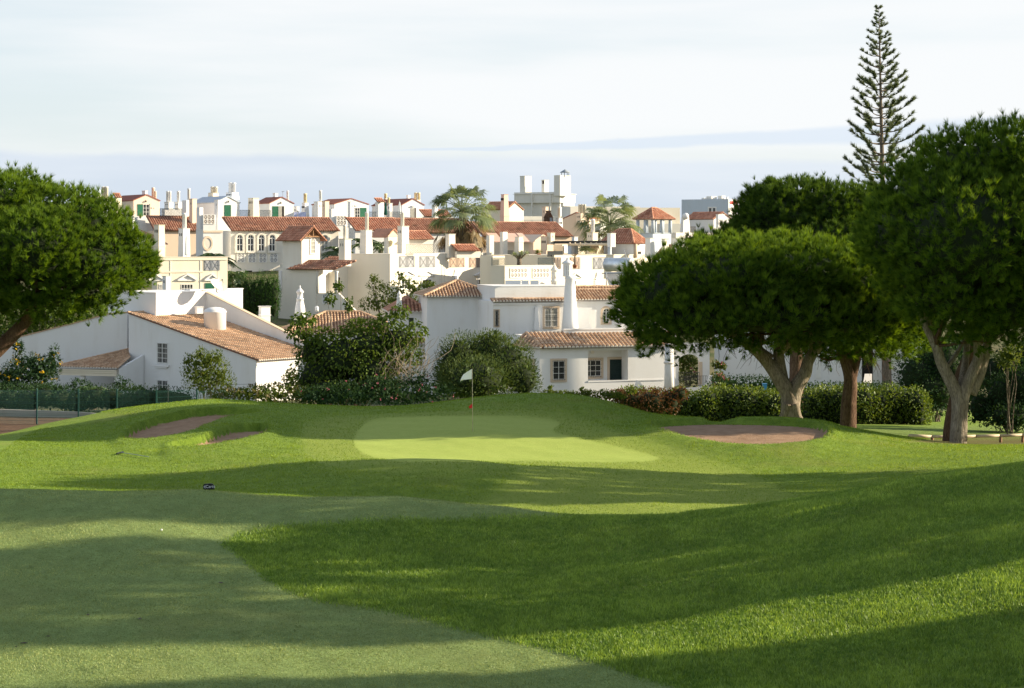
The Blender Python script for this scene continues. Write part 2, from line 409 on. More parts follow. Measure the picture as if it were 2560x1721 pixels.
def sdf(px, py, poly):
    """signed distance in rows/columns, positive inside"""
    poly = np.array(poly, float); a = poly; b = np.roll(poly, -1, 0)
    d2 = np.full(px.shape, 1e18); ins = np.zeros(px.shape, bool)
    for (x0, y0), (x1, y1) in zip(a, b):
        ex, ey = x1 - x0, y1 - y0
        t = np.clip(((px - x0) * ex + (py - y0) * ey) / (ex * ex + ey * ey + 1e-9), 0, 1)
        d2 = np.minimum(d2, (px - x0 - t * ex) ** 2 + (py - y0 - t * ey) ** 2)
        c = ((y0 > py) != (y1 > py)); ins ^= c & (px < (x1 - x0) * (py - y0) / (y1 - y0 + 1e-12) + x0)
    return np.where(ins, 1, -1) * np.sqrt(d2)
FAIR = [(-90000, 9000), (1900, 9000), (1800, 1790), (1700, 1721), (1540, 1668), (1400, 1625), (1280, 1598), (1150, 1568), (1000, 1530), (900, 1515), (800, 1500), (720, 1475), (660, 1440), (620, 1405), (590, 1382), (556, 1362), (600, 1338), (700, 1320), (900, 1306), (1280, 1296), (1700, 1292), (1700, 1100), (-90000, 1100)]
GREEN = [(885, 1100), (895, 1124), (925, 1142), (1000, 1152), (1150, 1154), (1300, 1153), (1450, 1156), (1600, 1156), (1645, 1150), (1635, 1140), (1560, 1120), (1450, 1097), (1390, 1082), (1384, 1072), (1400, 1060), (1370, 1047), (1280, 1040), (1100, 1040), (950, 1046), (905, 1066)]
FRINGE = [(760, 1058), (752, 1088), (760, 1130), (800, 1160), (900, 1175), (1000, 1185), (1160, 1176), (1290, 1172), (1250, 1230), (1180, 1262), (1100, 1300), (2100, 1300), (1990, 1240), (1850, 1172), (1700, 1122), (1560, 1085), (1510, 1064), (1470, 1050), (1400, 1030), (1200, 1026), (1000, 1034), (830, 1042)]
BUNKERS = [
 [(1630, 1063), (1700, 1056), (1800, 1053), (1950, 1056), (2030, 1063), (2066, 1076), (2064, 1090), (2030, 1103), (1950, 1111), (1850, 1112), (1760, 1101), (1700, 1087), (1660, 1074)],
 [(312, 1096), (318, 1087), (350, 1068), (400, 1050), (460, 1036), (530, 1027), (590, 1028), (640, 1033), (590, 1040), (550, 1049), (515, 1062), (470, 1080), (420, 1091), (360, 1098)],
 [(430, 1117), (500, 1100), (545, 1084), (590, 1070), (640, 1066), (668, 1071), (662, 1083), (610, 1097), (550, 1110), (490, 1117)]]
def smooth_poly(q, n=5):
    q = np.array(q, float); m = len(q); o = []
    for i in range(m):
        p0, p1, p2, p3 = q[i - 1], q[i], q[(i + 1) % m], q[(i + 2) % m]
        for k in range(n): s = k / n; o.append(.5 * (2 * p1 + (p2 - p0) * s + (2 * p0 - 5 * p1 + 4 * p2 - p3) * s * s + (3 * p1 - p0 - 3 * p2 + p3) * s ** 3))
    return o
GREEN = smooth_poly(GREEN); BUNKERS = [smooth_poly(q, 4) for q in BUNKERS]
PAD = [(2040, 1096), (2150, 1074), (2350, 1064), (2700, 1066), (2700, 1094), (2500, 1093), (2400, 1094), (2200, 1098)]
NEEDLEBED = [(2260, 1106), (2330, 1098), (2480, 1097), (2700, 1096), (2700, 1112), (2500, 1113), (2380, 1112)]
DIRT = [(-9000, 1130), (-9000, 1030), (240, 1030), (330, 1040), (200, 1062), (100, 1072), (60, 1090), (0, 1130)]

fine = np.arange(-1400, 4000, 10.0)
g = 1.22 ** np.arange(1, 34) * 12
cols = np.r_[(-1400 - np.cumsum(g))[::-1], fine, 4000 + np.cumsum(g)]
lnd = np.r_[np.linspace(math.log(2.4), math.log(28), 60), np.linspace(math.log(28), math.log(47), 170)[1:], np.linspace(math.log(47), math.log(84), 250)[1:], np.linspace(math.log(84), math.log(118), 30)[1:]]
gp, gd = np.meshgrid(cols, np.exp(lnd)); shp = gp.shape
gp, gd = gp.ravel(), gd.ravel()
gzv = tps(gp, gd)
gy = HY - (gzv - EZ) * F / gd
far = gd > 44.3
a_fair = np.where(~far, sdf(gp, gy, FAIR), -400) * gd / F
a_green = np.where(far & (gd < 74), sdf(gp, gy, GREEN), -400) * gd / F
a_fringe = np.where(far & (gd < 76), sdf(gp, gy, FRINGE), -400) * gd / F
a_pad = np.where(gd > 78, sdf(gp, gy, PAD), -400) * gd / F
a_bed = np.where(gd > 66, sdf(gp, gy, NEEDLEBED), -400) * gd / F
a_dirt = np.where(gd > 78.5, sdf(gp, gy, DIRT), -400) * gd / F
bs = [np.where((gd > 56) & (gd < 76), sdf(gp, gy, b), -400) for b in BUNKERS]
a_sand = np.maximum.reduce(bs) * gd / F + .05
smooth_ = lambda v, a, b: (lambda t: t * t * (3 - 2 * t))(np.clip((v - a) / (b - a), 0, 1))
def relief(px, d, zz, sand, sand_left, fair):
    """bunker bowls with rolled lips, the step from rough to fairway, and small unevenness"""
    lump = (np.sin(px * .013 + d * .9) * np.sin(d * 1.7 + px * .004) * .012 + np.sin(px * .05 + d * 3.1) * .004) * np.clip(d / 20, .35, 1)
    z_ = zz + lump * (sand < 0)
    z_ = z_ - .16 * smooth_(sand, -.004, .014) - .14 * smooth_(sand, .03, .7) - .06 * smooth_(sand_left, -.054, -.036)
    z_ = z_ + .10 * smooth_(sand, -.55, -.03) * (1 - smooth_(sand, -.004, .014))
    return z_ + .018 * smooth_(-fair, .0, .25) * (d < 44.3) * (fair < 0)
zg = relief(gp, gd, gzv, a_sand, np.maximum(bs[1], bs[2]) * gd / F, a_fair)
def surface(px, d):
    """column/distance -> ground height as built"""
    zz = tps(px, d); py = HY - (zz - EZ) * F / d
    q = [np.where((d > 56) & (d < 76), sdf(px, py, k), -400) for k in BUNKERS]
    return relief(px, d, zz, np.maximum.reduce(q) * d / F + .05, np.maximum(q[1], q[2]) * d / F, np.where(d < 44.3, sdf(px, py, FAIR), -400) * d / F)
gx = (gp - CX) * gd / F
GV = np.stack([gx, gd, zg], -1)
nr, nc = shp
ii = (np.arange(nr - 1)[:, None] * nc + np.arange(nc - 1)[None, :]).ravel()
GF = np.stack([ii, ii + 1, ii + nc + 1, ii + nc], -1)

t = NT('course_turf')
fair, green_, fringe, sand, pad, bed, dirt = (t.attr(k) for k in ('fair', 'green', 'fringe', 'sand', 'pad', 'bed', 'dirt'))
p = t.pos()
n_big = t.noise(p, .35, 5, .6); n_mid = t.noise(p, 2.3, 5, .65); n_fine = t.noise(p, 14, 4, .7); n_blade = t.noise(p, 60, 3, .7)
wob = t.math('MULTIPLY', t.math('SUBTRACT', n_fine, .5), .30)
def mask(a, w_=.02):
    return t.mapr(t.math('ADD', a, wob), -w_, w_)
def shade(c, k): return tuple(x * k for x in c)
R0 = (.140, .250, .024)
rough_c = t.mix(t.mapr(n_mid, .34, .68), shade(R0, .68), (.200, .300, .034))
rough_c = t.mix(t.math('MULTIPLY', t.mapr(n_big, .52, .72), .65), rough_c, (.220, .205, .060))
Fc_ = (.220, .300, .118)
fair_c = t.mix(t.mapr(n_mid, .36, .66), shade(Fc_, .80), shade(Fc_, 1.12))
fair_c = t.mix(t.math('MULTIPLY', t.mapr(n_big, .54, .74), .45), fair_c, (.24, .235, .095))
green_c = t.mix(t.mapr(n_mid, .35, .65), (.255, .315, .064), (.295, .345, .080))
fringe_c = t.mix(t.mapr(n_mid, .35, .65), (.220, .285, .042), (.260, .315, .055))
sand_c = t.mix(t.mapr(n_mid, .35, .65), (.32, .205, .130), (.42, .285, .195))
dirt_c = t.mix(t.mapr(n_mid, .4, .6), (.13, .075, .05), (.19, .12, .08))
bed_c = t.mix(t.mapr(n_fine, .35, .65), (.13, .065, .04), (.22, .13, .09))
c = t.mix(mask(fringe, .35), rough_c, fringe_c)
c = t.mix(mask(fair, .05), c, fair_c)
c = t.mix(mask(green_, .10), c, green_c)
c = t.mix(mask(pad, .1), c, t.mix(t.mapr(n_mid, .3, .7), (.13, .20, .055), (.16, .23, .065)))
c = t.mix(mask(bed, .3), c, bed_c)
c = t.mix(mask(dirt, .3), c, dirt_c)
n_grain = t.noise(p, 34, 4, .75)
grain_s = t.mix(t.math('MULTIPLY', t.mapr(n_blade, .4, .65), .5), sand_c, t.mix(1.0, sand_c, (.62, .60, .58), 'MULTIPLY'))
spk = t.mix(t.math('MULTIPLY', t.mapr(n_blade, .36, .68), .6), c, t.mix(1.0, c, (.45, .46, .36), 'MULTIPLY'))
spk = t.mix(t.math('MULTIPLY', t.mapr(n_grain, .44, .70), t.math('SUBTRACT', .75, t.math('MULTIPLY', mask(green_, .03), .55))), spk, t.mix(1.0, spk, (.50, .54, .45), 'MULTIPLY'))
c = t.mix(t.mapr(t.math('ADD', sand, t.math('MULTIPLY', t.math('SUBTRACT', n_fine, .5), .02)), .016, .024), spk, grain_s)
soft = t.math('SUBTRACT', 1.0, t.math('MULTIPLY', mask(green_, .03), .55))
h = t.math('ADD', t.math('MULTIPLY', n_fine, .05), t.math('MULTIPLY', n_blade, .022))
b = t.n('ShaderNodeBump'); t.l(h, b.inputs['Height']); t.l(t.math('MULTIPLY', soft, .9), b.inputs['Strength']); b.inputs['Distance'].default_value = 1.0
pb = t.pbr(c, .9, 0, b.outputs[0], .12)
bare = t.math('MAXIMUM', t.mapr(sand, .01, .03), t.math('MAXIMUM', mask(dirt, .3), mask(bed, .3)))
t.l(t.math('MULTIPLY', t.math('SUBTRACT', 1.0, bare), .28), pb.inputs['Sheen Weight']); pb.inputs['Sheen Roughness'].default_value = .5; pb.inputs['Sheen Tint'].default_value = (.55, .75, .20, 1)
M['turf'] = t.m

def ground_piece(name, sel, extra=None):
    f = GF[sel]; used, inv = np.unique(f, return_inverse=True); f = inv.reshape(-1, 4)
    at = dict(fair=a_fair[used], green=a_green[used], fringe=a_fringe[used], sand=a_sand[used], pad=a_pad[used], bed=a_bed[used], dirt=a_dirt[used])
    o = big_mesh(name, GV[used], f, M['turf'], None, None, 'structure', True, at)
    return o
fc = lambda a: a[GF].mean(1)
s_sand = fc(a_sand) > 0
s_fair = (fc(a_fair) > 0) & ~s_sand
s_green = (fc(a_green) > 0) & ~s_sand
bi = np.argmax(np.stack(bs), 0)[GF[:, 0]]
g_rough = ground_piece('golf_course_ground', ~(s_sand | s_fair | s_green))
ground_piece('fairway', s_fair)
ground_piece('putting_green', s_green)
for k in range(3): ground_piece('sand_bunker', s_sand & (bi == k))

# the land beyond, rising under the town and running on to the horizon
ys = np.r_[np.linspace(112, 360, 60), np.geomspace(370, 9000, 24)]
us = np.r_[np.linspace(-3, -.36, 14), np.linspace(-.34, .34, 60), np.linspace(.36, 3, 14)]
hu, hy = np.meshgrid(us, ys)
hz = EZ + np.interp(hy, HILL[:, 0], HILL[:, 1]) - .05
V = np.stack([hu * hy, hy, hz], -1).reshape(-1, 3)
ii = (np.arange(len(ys) - 1)[:, None] * len(us) + np.arange(len(us) - 1)[None, :]).ravel()
t = NT('dry_earth'); n = t.noise(t.pos(), .3, 5, .6)
t.pbr(t.mix(t.mapr(n, .35, .65), (.06, .085, .03), (.17, .15, .085)), .95, 0, None, .1)
M['earth'] = t.m
big_mesh('hillside_ground', V, np.stack([ii, ii + 1, ii + len(us) + 1, ii + len(us)], -1), M['earth'], None, None, 'structure', True)
# ------------------------------------------------------------------ building helpers
class Blk:
    """vertical corner at a column and distance; face L runs left and back from it, face R runs right and back"""
    def __init__(s, xc, d, th):
        s.d = d; a = math.radians(th); s.th = a
        s.C = np.array([(xc - CX) * d / F, d])
        s.D = {'L': np.array([-math.cos(a), math.sin(a)]), 'R': np.array([math.sin(a), math.cos(a)])}
        s.Nn = {'L': np.array([-math.sin(a), -math.cos(a)]), 'R': np.array([math.cos(a), -math.sin(a)])}
    def s(s, f, px):
        u = (px - CX) / F; D = s.D[f]
        return (s.C[0] - u * s.d) / (u * D[1] - D[0])
    def z(s, py, f=None, ss=0.0):
        dd = s.d if f is None else s.d + ss * s.D[f][1]
        return EZ + (HY - py) * dd / F
    def p(s, f, ss, o, zz):
        q = s.C + ss * s.D[f] + o * s.Nn[f]; return np.array([q[0], q[1], zz])
    def lr(s, l, r, zz):
        q = s.C + l * s.D['L'] + r * s.D['R']; return np.array([q[0], q[1], zz])
    def base(s):
        return np.array([s.C[0], s.C[1], gz(s.C[0], s.C[1])])
    def sz(s, f, x0, x1, y0, y1):
        s0, s1 = s.s(f, x0), s.s(f, x1); m = (s0 + s1) / 2
        s0, s1 = min(s0, s1), max(s0, s1)
        return s0, s1, s.z(y1, f, m), s.z(y0, f, m)
def sbox(mb, b, f, s0, s1, z0, z1, o0, o1):
    n = b.Nn[f] * (o1 - o0)
    mb.prism([b.p(f, s0, o0, z0), b.p(f, s1, o0, z0), b.p(f, s1, o0, z1), b.p(f, s0, o0, z1)], (n[0], n[1], 0))
def fpoly(mb, b, f, pts, o0, o1):
    q = []
    for px, py in pts:
        ss = b.s(f, px); q.append(b.p(f, ss, o0, b.z(py, f, ss)))
    n = b.Nn[f] * (o1 - o0); mb.prism(q, (n[0], n[1], 0))
def house(name, label, b, cat='house', group=None):
    return thing(name, label, cat, b.base(), group)
def ground_under(b, l, r):
    return min(gz(*b.lr(l * i, r * j, 0)[:2]) for i in (0, 1) for j in (0, 1)) - .4
def body(root, b, xl=None, xr=None, yt=0, yb=None, mat='white', sl=None, sr=None, cap=0.0, name='wall', mb=None, zt=None):
    sl = b.s('L', xl) if sl is None else sl; sr = b.s('R', xr) if sr is None else sr
    z1 = b.z(yt) if zt is None else zt; z0 = ground_under(b, sl, sr) if yb is None else b.z(yb)
    own = mb is None; mb = mb or MB()
    mb.prism([b.lr(0, 0, z0), b.lr(sl, 0, z0), b.lr(sl, sr, z0), b.lr(0, sr, z0)], (0, 0, z1 - z0))
    if cap:
        mb.prism([b.lr(-cap, -cap, z1 - .002), b.lr(sl + cap, -cap, z1 - .002), b.lr(sl + cap, sr + cap, z1 - .002), b.lr(-cap, sr + cap, z1 - .002)], (0, 0, .09))
    if own: mb.build(name, M[mat], root)
    return sl, sr, z0, z1
def arc(b, f, s0, s1, zspring, o, n=8, rise=None):
    r = (s1 - s0) / 2; rise = rise or r
    return [b.p(f, (s0 + s1) / 2 + r * math.cos(a), o, zspring + rise * math.sin(a)) for a in np.linspace(0, math.pi, n + 1)]
def window(root, b, f, x0, x1, y0, y1, nx=2, ny=3, sur=None, sw=.16, pane='glass', fm='paint_white', arch=False, bar=.045, name='window', grille=False, so=.07):
    s0, s1, z0, z1 = b.sz(f, x0, x1, y0, y1)
    r = (s1 - s0) / 2; zs = z1 - r if arch else z1
    fr = MB()
    sbox(fr, b, f, s0, s0 + bar, z0, zs, .016, .05); sbox(fr, b, f, s1 - bar, s1, z0, zs, .016, .05)
    sbox(fr, b, f, s0 + bar, s1 - bar, z0, z0 + bar, .016, .05); sbox(fr, b, f, s0 + bar, s1 - bar, zs - bar, zs, .016, .049)
    for i in range(1, nx):
        q = s0 + (s1 - s0) * i / nx; sbox(fr, b, f, q - bar * .55, q + bar * .55, z0 + bar, zs - bar, .016, .046)
    for i in range(1, ny):
        q = z0 + (zs - z0) * i / ny; sbox(fr, b, f, s0 + bar, s1 - bar, q - bar * .4, q + bar * .4, .016, .042)
    nv = b.Nn[f]
    if arch:
        A, B = arc(b, f, s0, s1, zs, .016), arc(b, f, s0 + bar, s1 - bar, zs, .016)
        for i in range(len(A) - 1): fr.prism([A[i], A[i + 1], B[i + 1], B[i]], (nv[0] * .034, nv[1] * .034, 0))
        sbox(fr, b, f, (s0 + s1) / 2 - bar * .4, (s0 + s1) / 2 + bar * .4, zs, z1 - bar, .016, .045)
    wn = fr.build(name, M[fm], root)
    g = MB()
    q = [b.p(f, s0, .004, z0), b.p(f, s1, .004, z0)] + (arc(b, f, s0, s1, zs, .004) if arch else [b.p(f, s1, .004, z1), b.p(f, s0, .004, z1)])
    g.prism(q, (nv[0] * .01, nv[1] * .01, 0)); g.build('pane', M[pane], wn)
    if sur:
        sm = MB(); e = .002
        sbox(sm, b, f, s0 - sw, s0 - e, z0 - sw, zs, -.02, so); sbox(sm, b, f, s1 + e, s1 + sw, z0 - sw, zs, -.02, so)
        sbox(sm, b, f, s0 - e, s1 + e, z0 - sw, z0 - e, -.02, so + .02)
        if arch:
            A, B = arc(b, f, s0 - sw, s1 + sw, zs, -.02), arc(b, f, s0 - e, s1 + e, zs, -.02)
            for i in range(len(A) - 1): sm.prism([A[i], A[i + 1], B[i + 1], B[i]], (nv[0] * (so + .02), nv[1] * (so + .02), 0))
        else: sbox(sm, b, f, s0 - sw, s1 + sw, z1 + e, z1 + sw, -.02, so + .01)
        sm.build('surround', M[sur], wn)
    if grille:
        gm = MB()
        for i in range(7):
            q = s0 + (s1 - s0) * (i + .5) / 7; gm.tube([b.p(f, q, .16, z0 - .08), b.p(f, q, .16, z1 + .08)], .011, 5)
        for i in range(5):
            q = z0 + (z1 - z0) * i / 4; gm.tube([b.p(f, s0 - .06, .16, q), b.p(f, s1 + .06, .16, q)], .011, 5)
        for q in (s0 - .05, s1 + .05):
            for q2 in (z0, z1): gm.tube([b.p(f, q, .0, q2), b.p(f, q, .16, q2)], .011, 5)
        gm.build('grille', M[grille], wn)
    return wn
def shutter(root, b, f, x0, x1, y0, y1, mat='green', o=.02, name='shutter', pitch=.12):
    s0, s1, z0, z1 = b.sz(f, x0, x1, y0, y1); m = MB()
    sbox(m, b, f, s0, s1, z0, z1, o - .012, o + .015)
    for q in (s0, s1 - .05): sbox(m, b, f, q, q + .05, z0, z1, o + .016, o + .05)
    for q in (z0, z1 - .06): sbox(m, b, f, s0 + .05, s1 - .05, q, q + .06, o + .016, o + .05)
    n = int((z1 - z0 - .12) / pitch)
    for i in range(n):
        q = z0 + .08 + (z1 - z0 - .16) * i / max(n, 1); sbox(m, b, f, s0 + .05, s1 - .05, q, q + pitch * .55, o + .016, o + .04)
    return m.build(name, M[mat], root)
def panel(root, b, f, x0, x1, y0, y1, mat, name, o0=.004, o1=.03):
    s0, s1, z0, z1 = b.sz(f, x0, x1, y0, y1); m = MB(); sbox(m, b, f, s0, s1, z0, z1, o0, o1); return m.build(name, M[mat], root)
def band(root, b, f, x0, x1, y0, y1, mat='white', o=.06, name='moulding'):
    return panel(root, b, f, x0, x1, y0, y1, mat, name, -.01, o)
def screen(root, b, f, x0, x1, y0, y1, nx, ny, mat='paint_white', name='screen_block', back='recess', o=.0):
    """pierced block screen: a grid of squares, each with a cross and a small ring"""
    s0, s1, z0, z1 = b.sz(f, x0, x1, y0, y1); w_ = .045
    m = MB()
    for i in range(nx + 1):
        q = s0 + (s1 - s0) * i / nx; sbox(m, b, f, q - w_, q + w_, z0, z1, o + .01, o + .09)
    for j in range(ny + 1):
        q = z0 + (z1 - z0) * j / ny; sbox(m, b, f, s0, s1, q - w_, q + w_, o + .01, o + .088)
    for i in range(nx):
        for j in range(ny):
            a0, a1 = s0 + (s1 - s0) * i / nx, s0 + (s1 - s0) * (i + 1) / nx; c0, c1 = z0 + (z1 - z0) * j / ny, z0 + (z1 - z0) * (j + 1) / ny
            m.tube([b.p(f, a0, o + .04, c0), b.p(f, a1, o + .04, c1)], .03, 4); m.tube([b.p(f, a0, o + .045, c1), b.p(f, a1, o + .045, c0)], .03, 4)
    wn = m.build(name, M[mat], root)
    if back:
        g_ = MB(); sbox(g_, b, f, s0, s1, z0, z1, o + .002, o + .012); g_.build('recess', M[back], wn)  # flush plate; its dark colour stands for shade behind the screen
    return wn
def railing(root, b, f, x0, x1, y0, y1, style='cross', mat='grey_iron', o=-.05, n=2, r=.02):
    s0, s1, z0, z1 = b.sz(f, x0, x1, y0, y1); m = MB()
    T = lambda a, c, e, g_: m.tube([b.p(f, a, o, c), b.p(f, e, o, g_)], r, 5)
    T(s0, z1, s1, z1); T(s0, z0 + .05, s1, z0 + .05); T(s0, z0, s0, z1); T(s1, z0, s1, z1)
    if style == 'cross':
        for i in range(n):
            a, e = s0 + (s1 - s0) * i / n, s0 + (s1 - s0) * (i + 1) / n
            T(a, z0, a, z1); g0 = (e - a) * .14
            T(a + g0, z0 + .1, e - g0, z1 - .12); T(a + g0, z1 - .12, e - g0, z0 + .1); T(a + g0, z0, a + g0, z1); T(e - g0, z0, e - g0, z1)
    elif style == 'bars':
        k = max(2, int((s1 - s0) / .13))
        for i in range(1, k): T(s0 + (s1 - s0) * i / k, z0, s0 + (s1 - s0) * i / k, z1)
    else:
        st = .22; h_ = z1 - z0
        q = s0 - h_
        while q < s1:
            for a, c, e, g_ in ((q, z0, q + h_, z1), (q, z1, q + h_, z0)):
                lo, hi = max(a, s0), min(e, s1)
                if hi - lo > .04:
                    k = (g_ - c) / (e - a); T(lo, c + k * (lo - a), hi, c + k * (hi - a))
            q += st
    return m.build('railing', M[mat], root)
def pediment(root, b, f, xc, w_, yt, yb, mat='white'):
    m = MB(); L_, R_ = xc - w_, xc + w_; t_ = max(1.6, (yb - yt) * .22)
    fpoly(m, b, f, [(L_, yb), (xc, yt), (xc, yt + t_), (L_ + t_ * 1.6, yb)], -.02, .28)
    fpoly(m, b, f, [(R_, yb), (xc, yt), (xc, yt + t_), (R_ - t_ * 1.6, yb)], -.02, .28)
    fpoly(m, b, f, [(L_ + 1, yb), (R_ - 1, yb), (R_ - 1, yb + t_ * .8), (L_ + 1, yb + t_ * .8)], -.02, .16)
    fpoly(m, b, f, [(L_ + t_, yb), (xc, yt + t_), (R_ - t_, yb)], -.02, .06)
    m.build('pediment', M[mat], root)
def bell(root, b, f, xc, yt, yb, mat='white'):
    m = MB(); h_ = yb - yt
    pr = [(0, 0), (.18, .02), (.30, .14), (.34, .35), (.40, .60), (.52, .78), (.72, .88), (.72, .95)]
    w_ = h_ * .62
    R_ = [(xc + w_ * a, yt + h_ * c) for a, c in pr]; L_ = [(xc - w_ * a, yt + h_ * c) for a, c in pr[1:]]
    for i in range(len(pr) - 1):
        a, c = R_[i], R_[i + 1]
        fpoly(m, b, f, [a, c, (2 * xc - c[0], c[1]), (2 * xc - a[0], a[1])] if i else [c, (2 * xc - c[0], c[1]), a], -.02, .14)
    fpoly(m, b, f, [(xc - w_ * .5, yb - h_ * .06), (xc + w_ * .5, yb - h_ * .06), (xc + w_ * .5, yb + h_ * .75), (xc - w_ * .5, yb + h_ * .75)], -.02, .08)
    m.build('moulding', M[mat], root)
def chimney(root, xl, xc, xr, yt, yb, d, th=48, mat='white', slots=0, flues=(), taper=1.0, cap=.07, collar=None, fmat=None, name='chimney', slot_face='L'):
    b = Blk(xc, d, th); sl, sr = b.s('L', xl), b.s('R', xr); z0, z1 = b.z(yb), b.z(yt)
    m = MB(); cl, cr = sl / 2, sr / 2
    def ring(k, zz, e=0): return [b.lr(cl + (a) * (sl / 2 * k + e), cr + c * (sr / 2 * k + e), zz) for a, c in ((-1, -1), (1, -1), (1, 1), (-1, 1))]
    def frus(A, B):
        m.add(A + B, [(3, 2, 1, 0), (4, 5, 6, 7)] + [(i, (i + 1) % 4, (i + 1) % 4 + 4, i + 4) for i in range(4)])
    zc = z1 - (.10 if cap else 0)
    if collar:
        zk = b.z(collar); frus(ring(1, z0), ring(1, zk)); frus(ring(1, zk + .001, .05), ring(1, zk + .09, .05)); frus(ring(1, zk + .091), ring(taper, zc))
    else: frus(ring(1, z0), ring(taper, zc))
    if cap: frus(ring(taper, zc + .001, .02), ring(taper, z1, cap))
    o = m.build(name, M[mat], root)
    if slots:
        v = MB(); hh = (z1 - z0)
        for fce, L_ in (('L', sl), ('R', sr)) if slot_face == 'LR' else ((slot_face, sl if slot_face == 'L' else sr),):
            for i in range(slots):
                q = L_ * (i + 1) / (slots + 1); zt_ = z1 - min(.55, hh * .25); off = (1 - taper) * L_ / 2 * .0
                sbox(v, b, fce, q - .05, q + .05, zt_ - min(.32, hh * .16), zt_, -.06, .006 if taper == 1 else -.02 + .02)
        v.build('vent', M['dark'], o)
    for fx, fy, fw in flues:
        ctr = b.lr(cl, cr, 0); dd = ctr[1]; x = (fx - CX) * dd / F; r = fw / 2 * dd / F; zt_ = EZ + (HY - fy) * dd / F
        fl = MB(); fl.tube_axis(x, dd, [(r, z1 - .25), (r, zt_ - .22), (r * 1.12, zt_ - .20), (r * 1.12, zt_ - .08), (r, zt_ - .07), (r, zt_)], 12)
        fl.build('flue', M[fmat or mat], o, True)
    return o
def lathe_px(root, px, d, prof, mat='white', name='chimney', n=20, square=False):
    """turned shape: profile of (half width in columns, row)"""
    x = (px - CX) * d / F
    m = MB(); m.tube_axis(x, d, [(max(r, .05) * d / F, EZ + (HY - y) * d / F) for r, y in prof], 4 if square else n, math.pi / 4 if square else 0)
    return m.build(name, M[mat], root, not square)

# --- clay tile roofs: half-round tiles laid in courses, channel tiles between them
def clip2(poly, n, c):
    out_ = []
    for i in range(len(poly)):
        a, b = poly[i], poly[(i + 1) % len(poly)]; da, db = np.dot(n, a) - c, np.dot(n, b) - c
        if da <= 0: out_.append(a)
        if da * db < 0: out_.append(a + (b - a) * da / (da - db))
    return out_
def tiles(root, pts, mat, pitch=.34, row_=.45, name='roof', singles=False, scallop=None, rad=.33, thick=.10, rng=random.Random(5), ridge=True):
    """pts[0]-pts[1] is the eave; the rest of the convex outline follows"""
    pts = [np.asarray(p, float) for p in pts]; A, B = pts[0], pts[1]
    s_ = (B - A) / np.linalg.norm(B - A)
    n = np.cross(s_, pts[2] - A)
    if np.linalg.norm(n) < 1e-6: n = np.cross(s_, pts[-1] - A)
    n /= np.linalg.norm(n)
    if n[2] < 0: n = -n
    t_ = np.cross(n, s_)
    if t_[2] < 0: t_ = -t_
    P2 = [np.array([np.dot(p - A, s_), np.dot(p - A, t_)]) for p in pts]
    flat = [A + q[0] * s_ + q[1] * t_ for q in P2]
    base = MB(); base.cur = .15; base.prism([p - n * thick for p in flat], n * (thick - .01))
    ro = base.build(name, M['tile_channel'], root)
    if np.linalg.det(np.stack([s_, t_, n])) < 0: pass
    L_ = np.linalg.norm(B - A); smin, smax = min(q[0] for q in P2), max(q[0] for q in P2)
    k0, k1 = int(math.ceil(smin / pitch)), int(smax / pitch)
    tm = MB(); sc_m = MB(); r = pitch * rad
    for k in range(k0, k1 + 1):
        q = (k + .5) * pitch
        ts = []
        for i in range(len(P2)):
            a, b = P2[i], P2[(i + 1) % len(P2)]
            if (a[0] - q) * (b[0] - q) < 0: ts.append(a[1] + (b[1] - a[1]) * (q - a[0]) / (b[0] - a[0]))
        if len(ts) < 2: continue
        t0, t1 = min(ts), max(ts)
        if t1 - t0 < .08: continue
        nrow = max(1, int(round((t1 - t0) / row_)))
        for j in range(nrow):
            u0, u1 = t0 + (t1 - t0) * j / nrow - (.03 if j else .05), t0 + (t1 - t0) * (j + 1) / nrow
            tm2 = MB() if singles else tm
            tm2.cur = min(1, max(0, rng.gauss(.5, .28)))
            jx = rng.uniform(-.012, .012); v = []
            for (u, hh, rr) in ((u0, .035, r * 1.08), (u1, .0, r * .92)):
                for a in (0, .25, .5, .75, 1):
                    an = a * math.pi
                    v.append(A + (q + jx + rr * math.cos(an)) * s_ + u * t_ + (rr * math.sin(an) * .85 + hh - .012) * n)
            f = [(i, i + 1, i + 6, i + 5) for i in range(4)] + [(4, 3, 2, 1, 0)]
            tm2.add(v, f)
            if singles: tm2.build('tile', M[mat], ro)
        if scallop and t0 < .3:
            v = []
            for e in (-.10, .02):
                for a in (0, .25, .5, .75, 1):
                    v.append(A + (q + r * 1.12 * math.cos(a * math.pi)) * s_ + (t0 + e - .03) * t_ + (r * 1.0 * math.sin(a * math.pi) - .05) * n)
            sc_m.add(v, [(i, i + 1, i + 6, i + 5) for i in range(4)] + [(4, 3, 2, 1, 0)])
    if tm.f: tm.build('tile_courses', M[mat], ro, kind='stuff')
    if scallop and sc_m.f: sc_m.build('eave_tile_ends', M[scallop], ro, kind='stuff')
    return ro
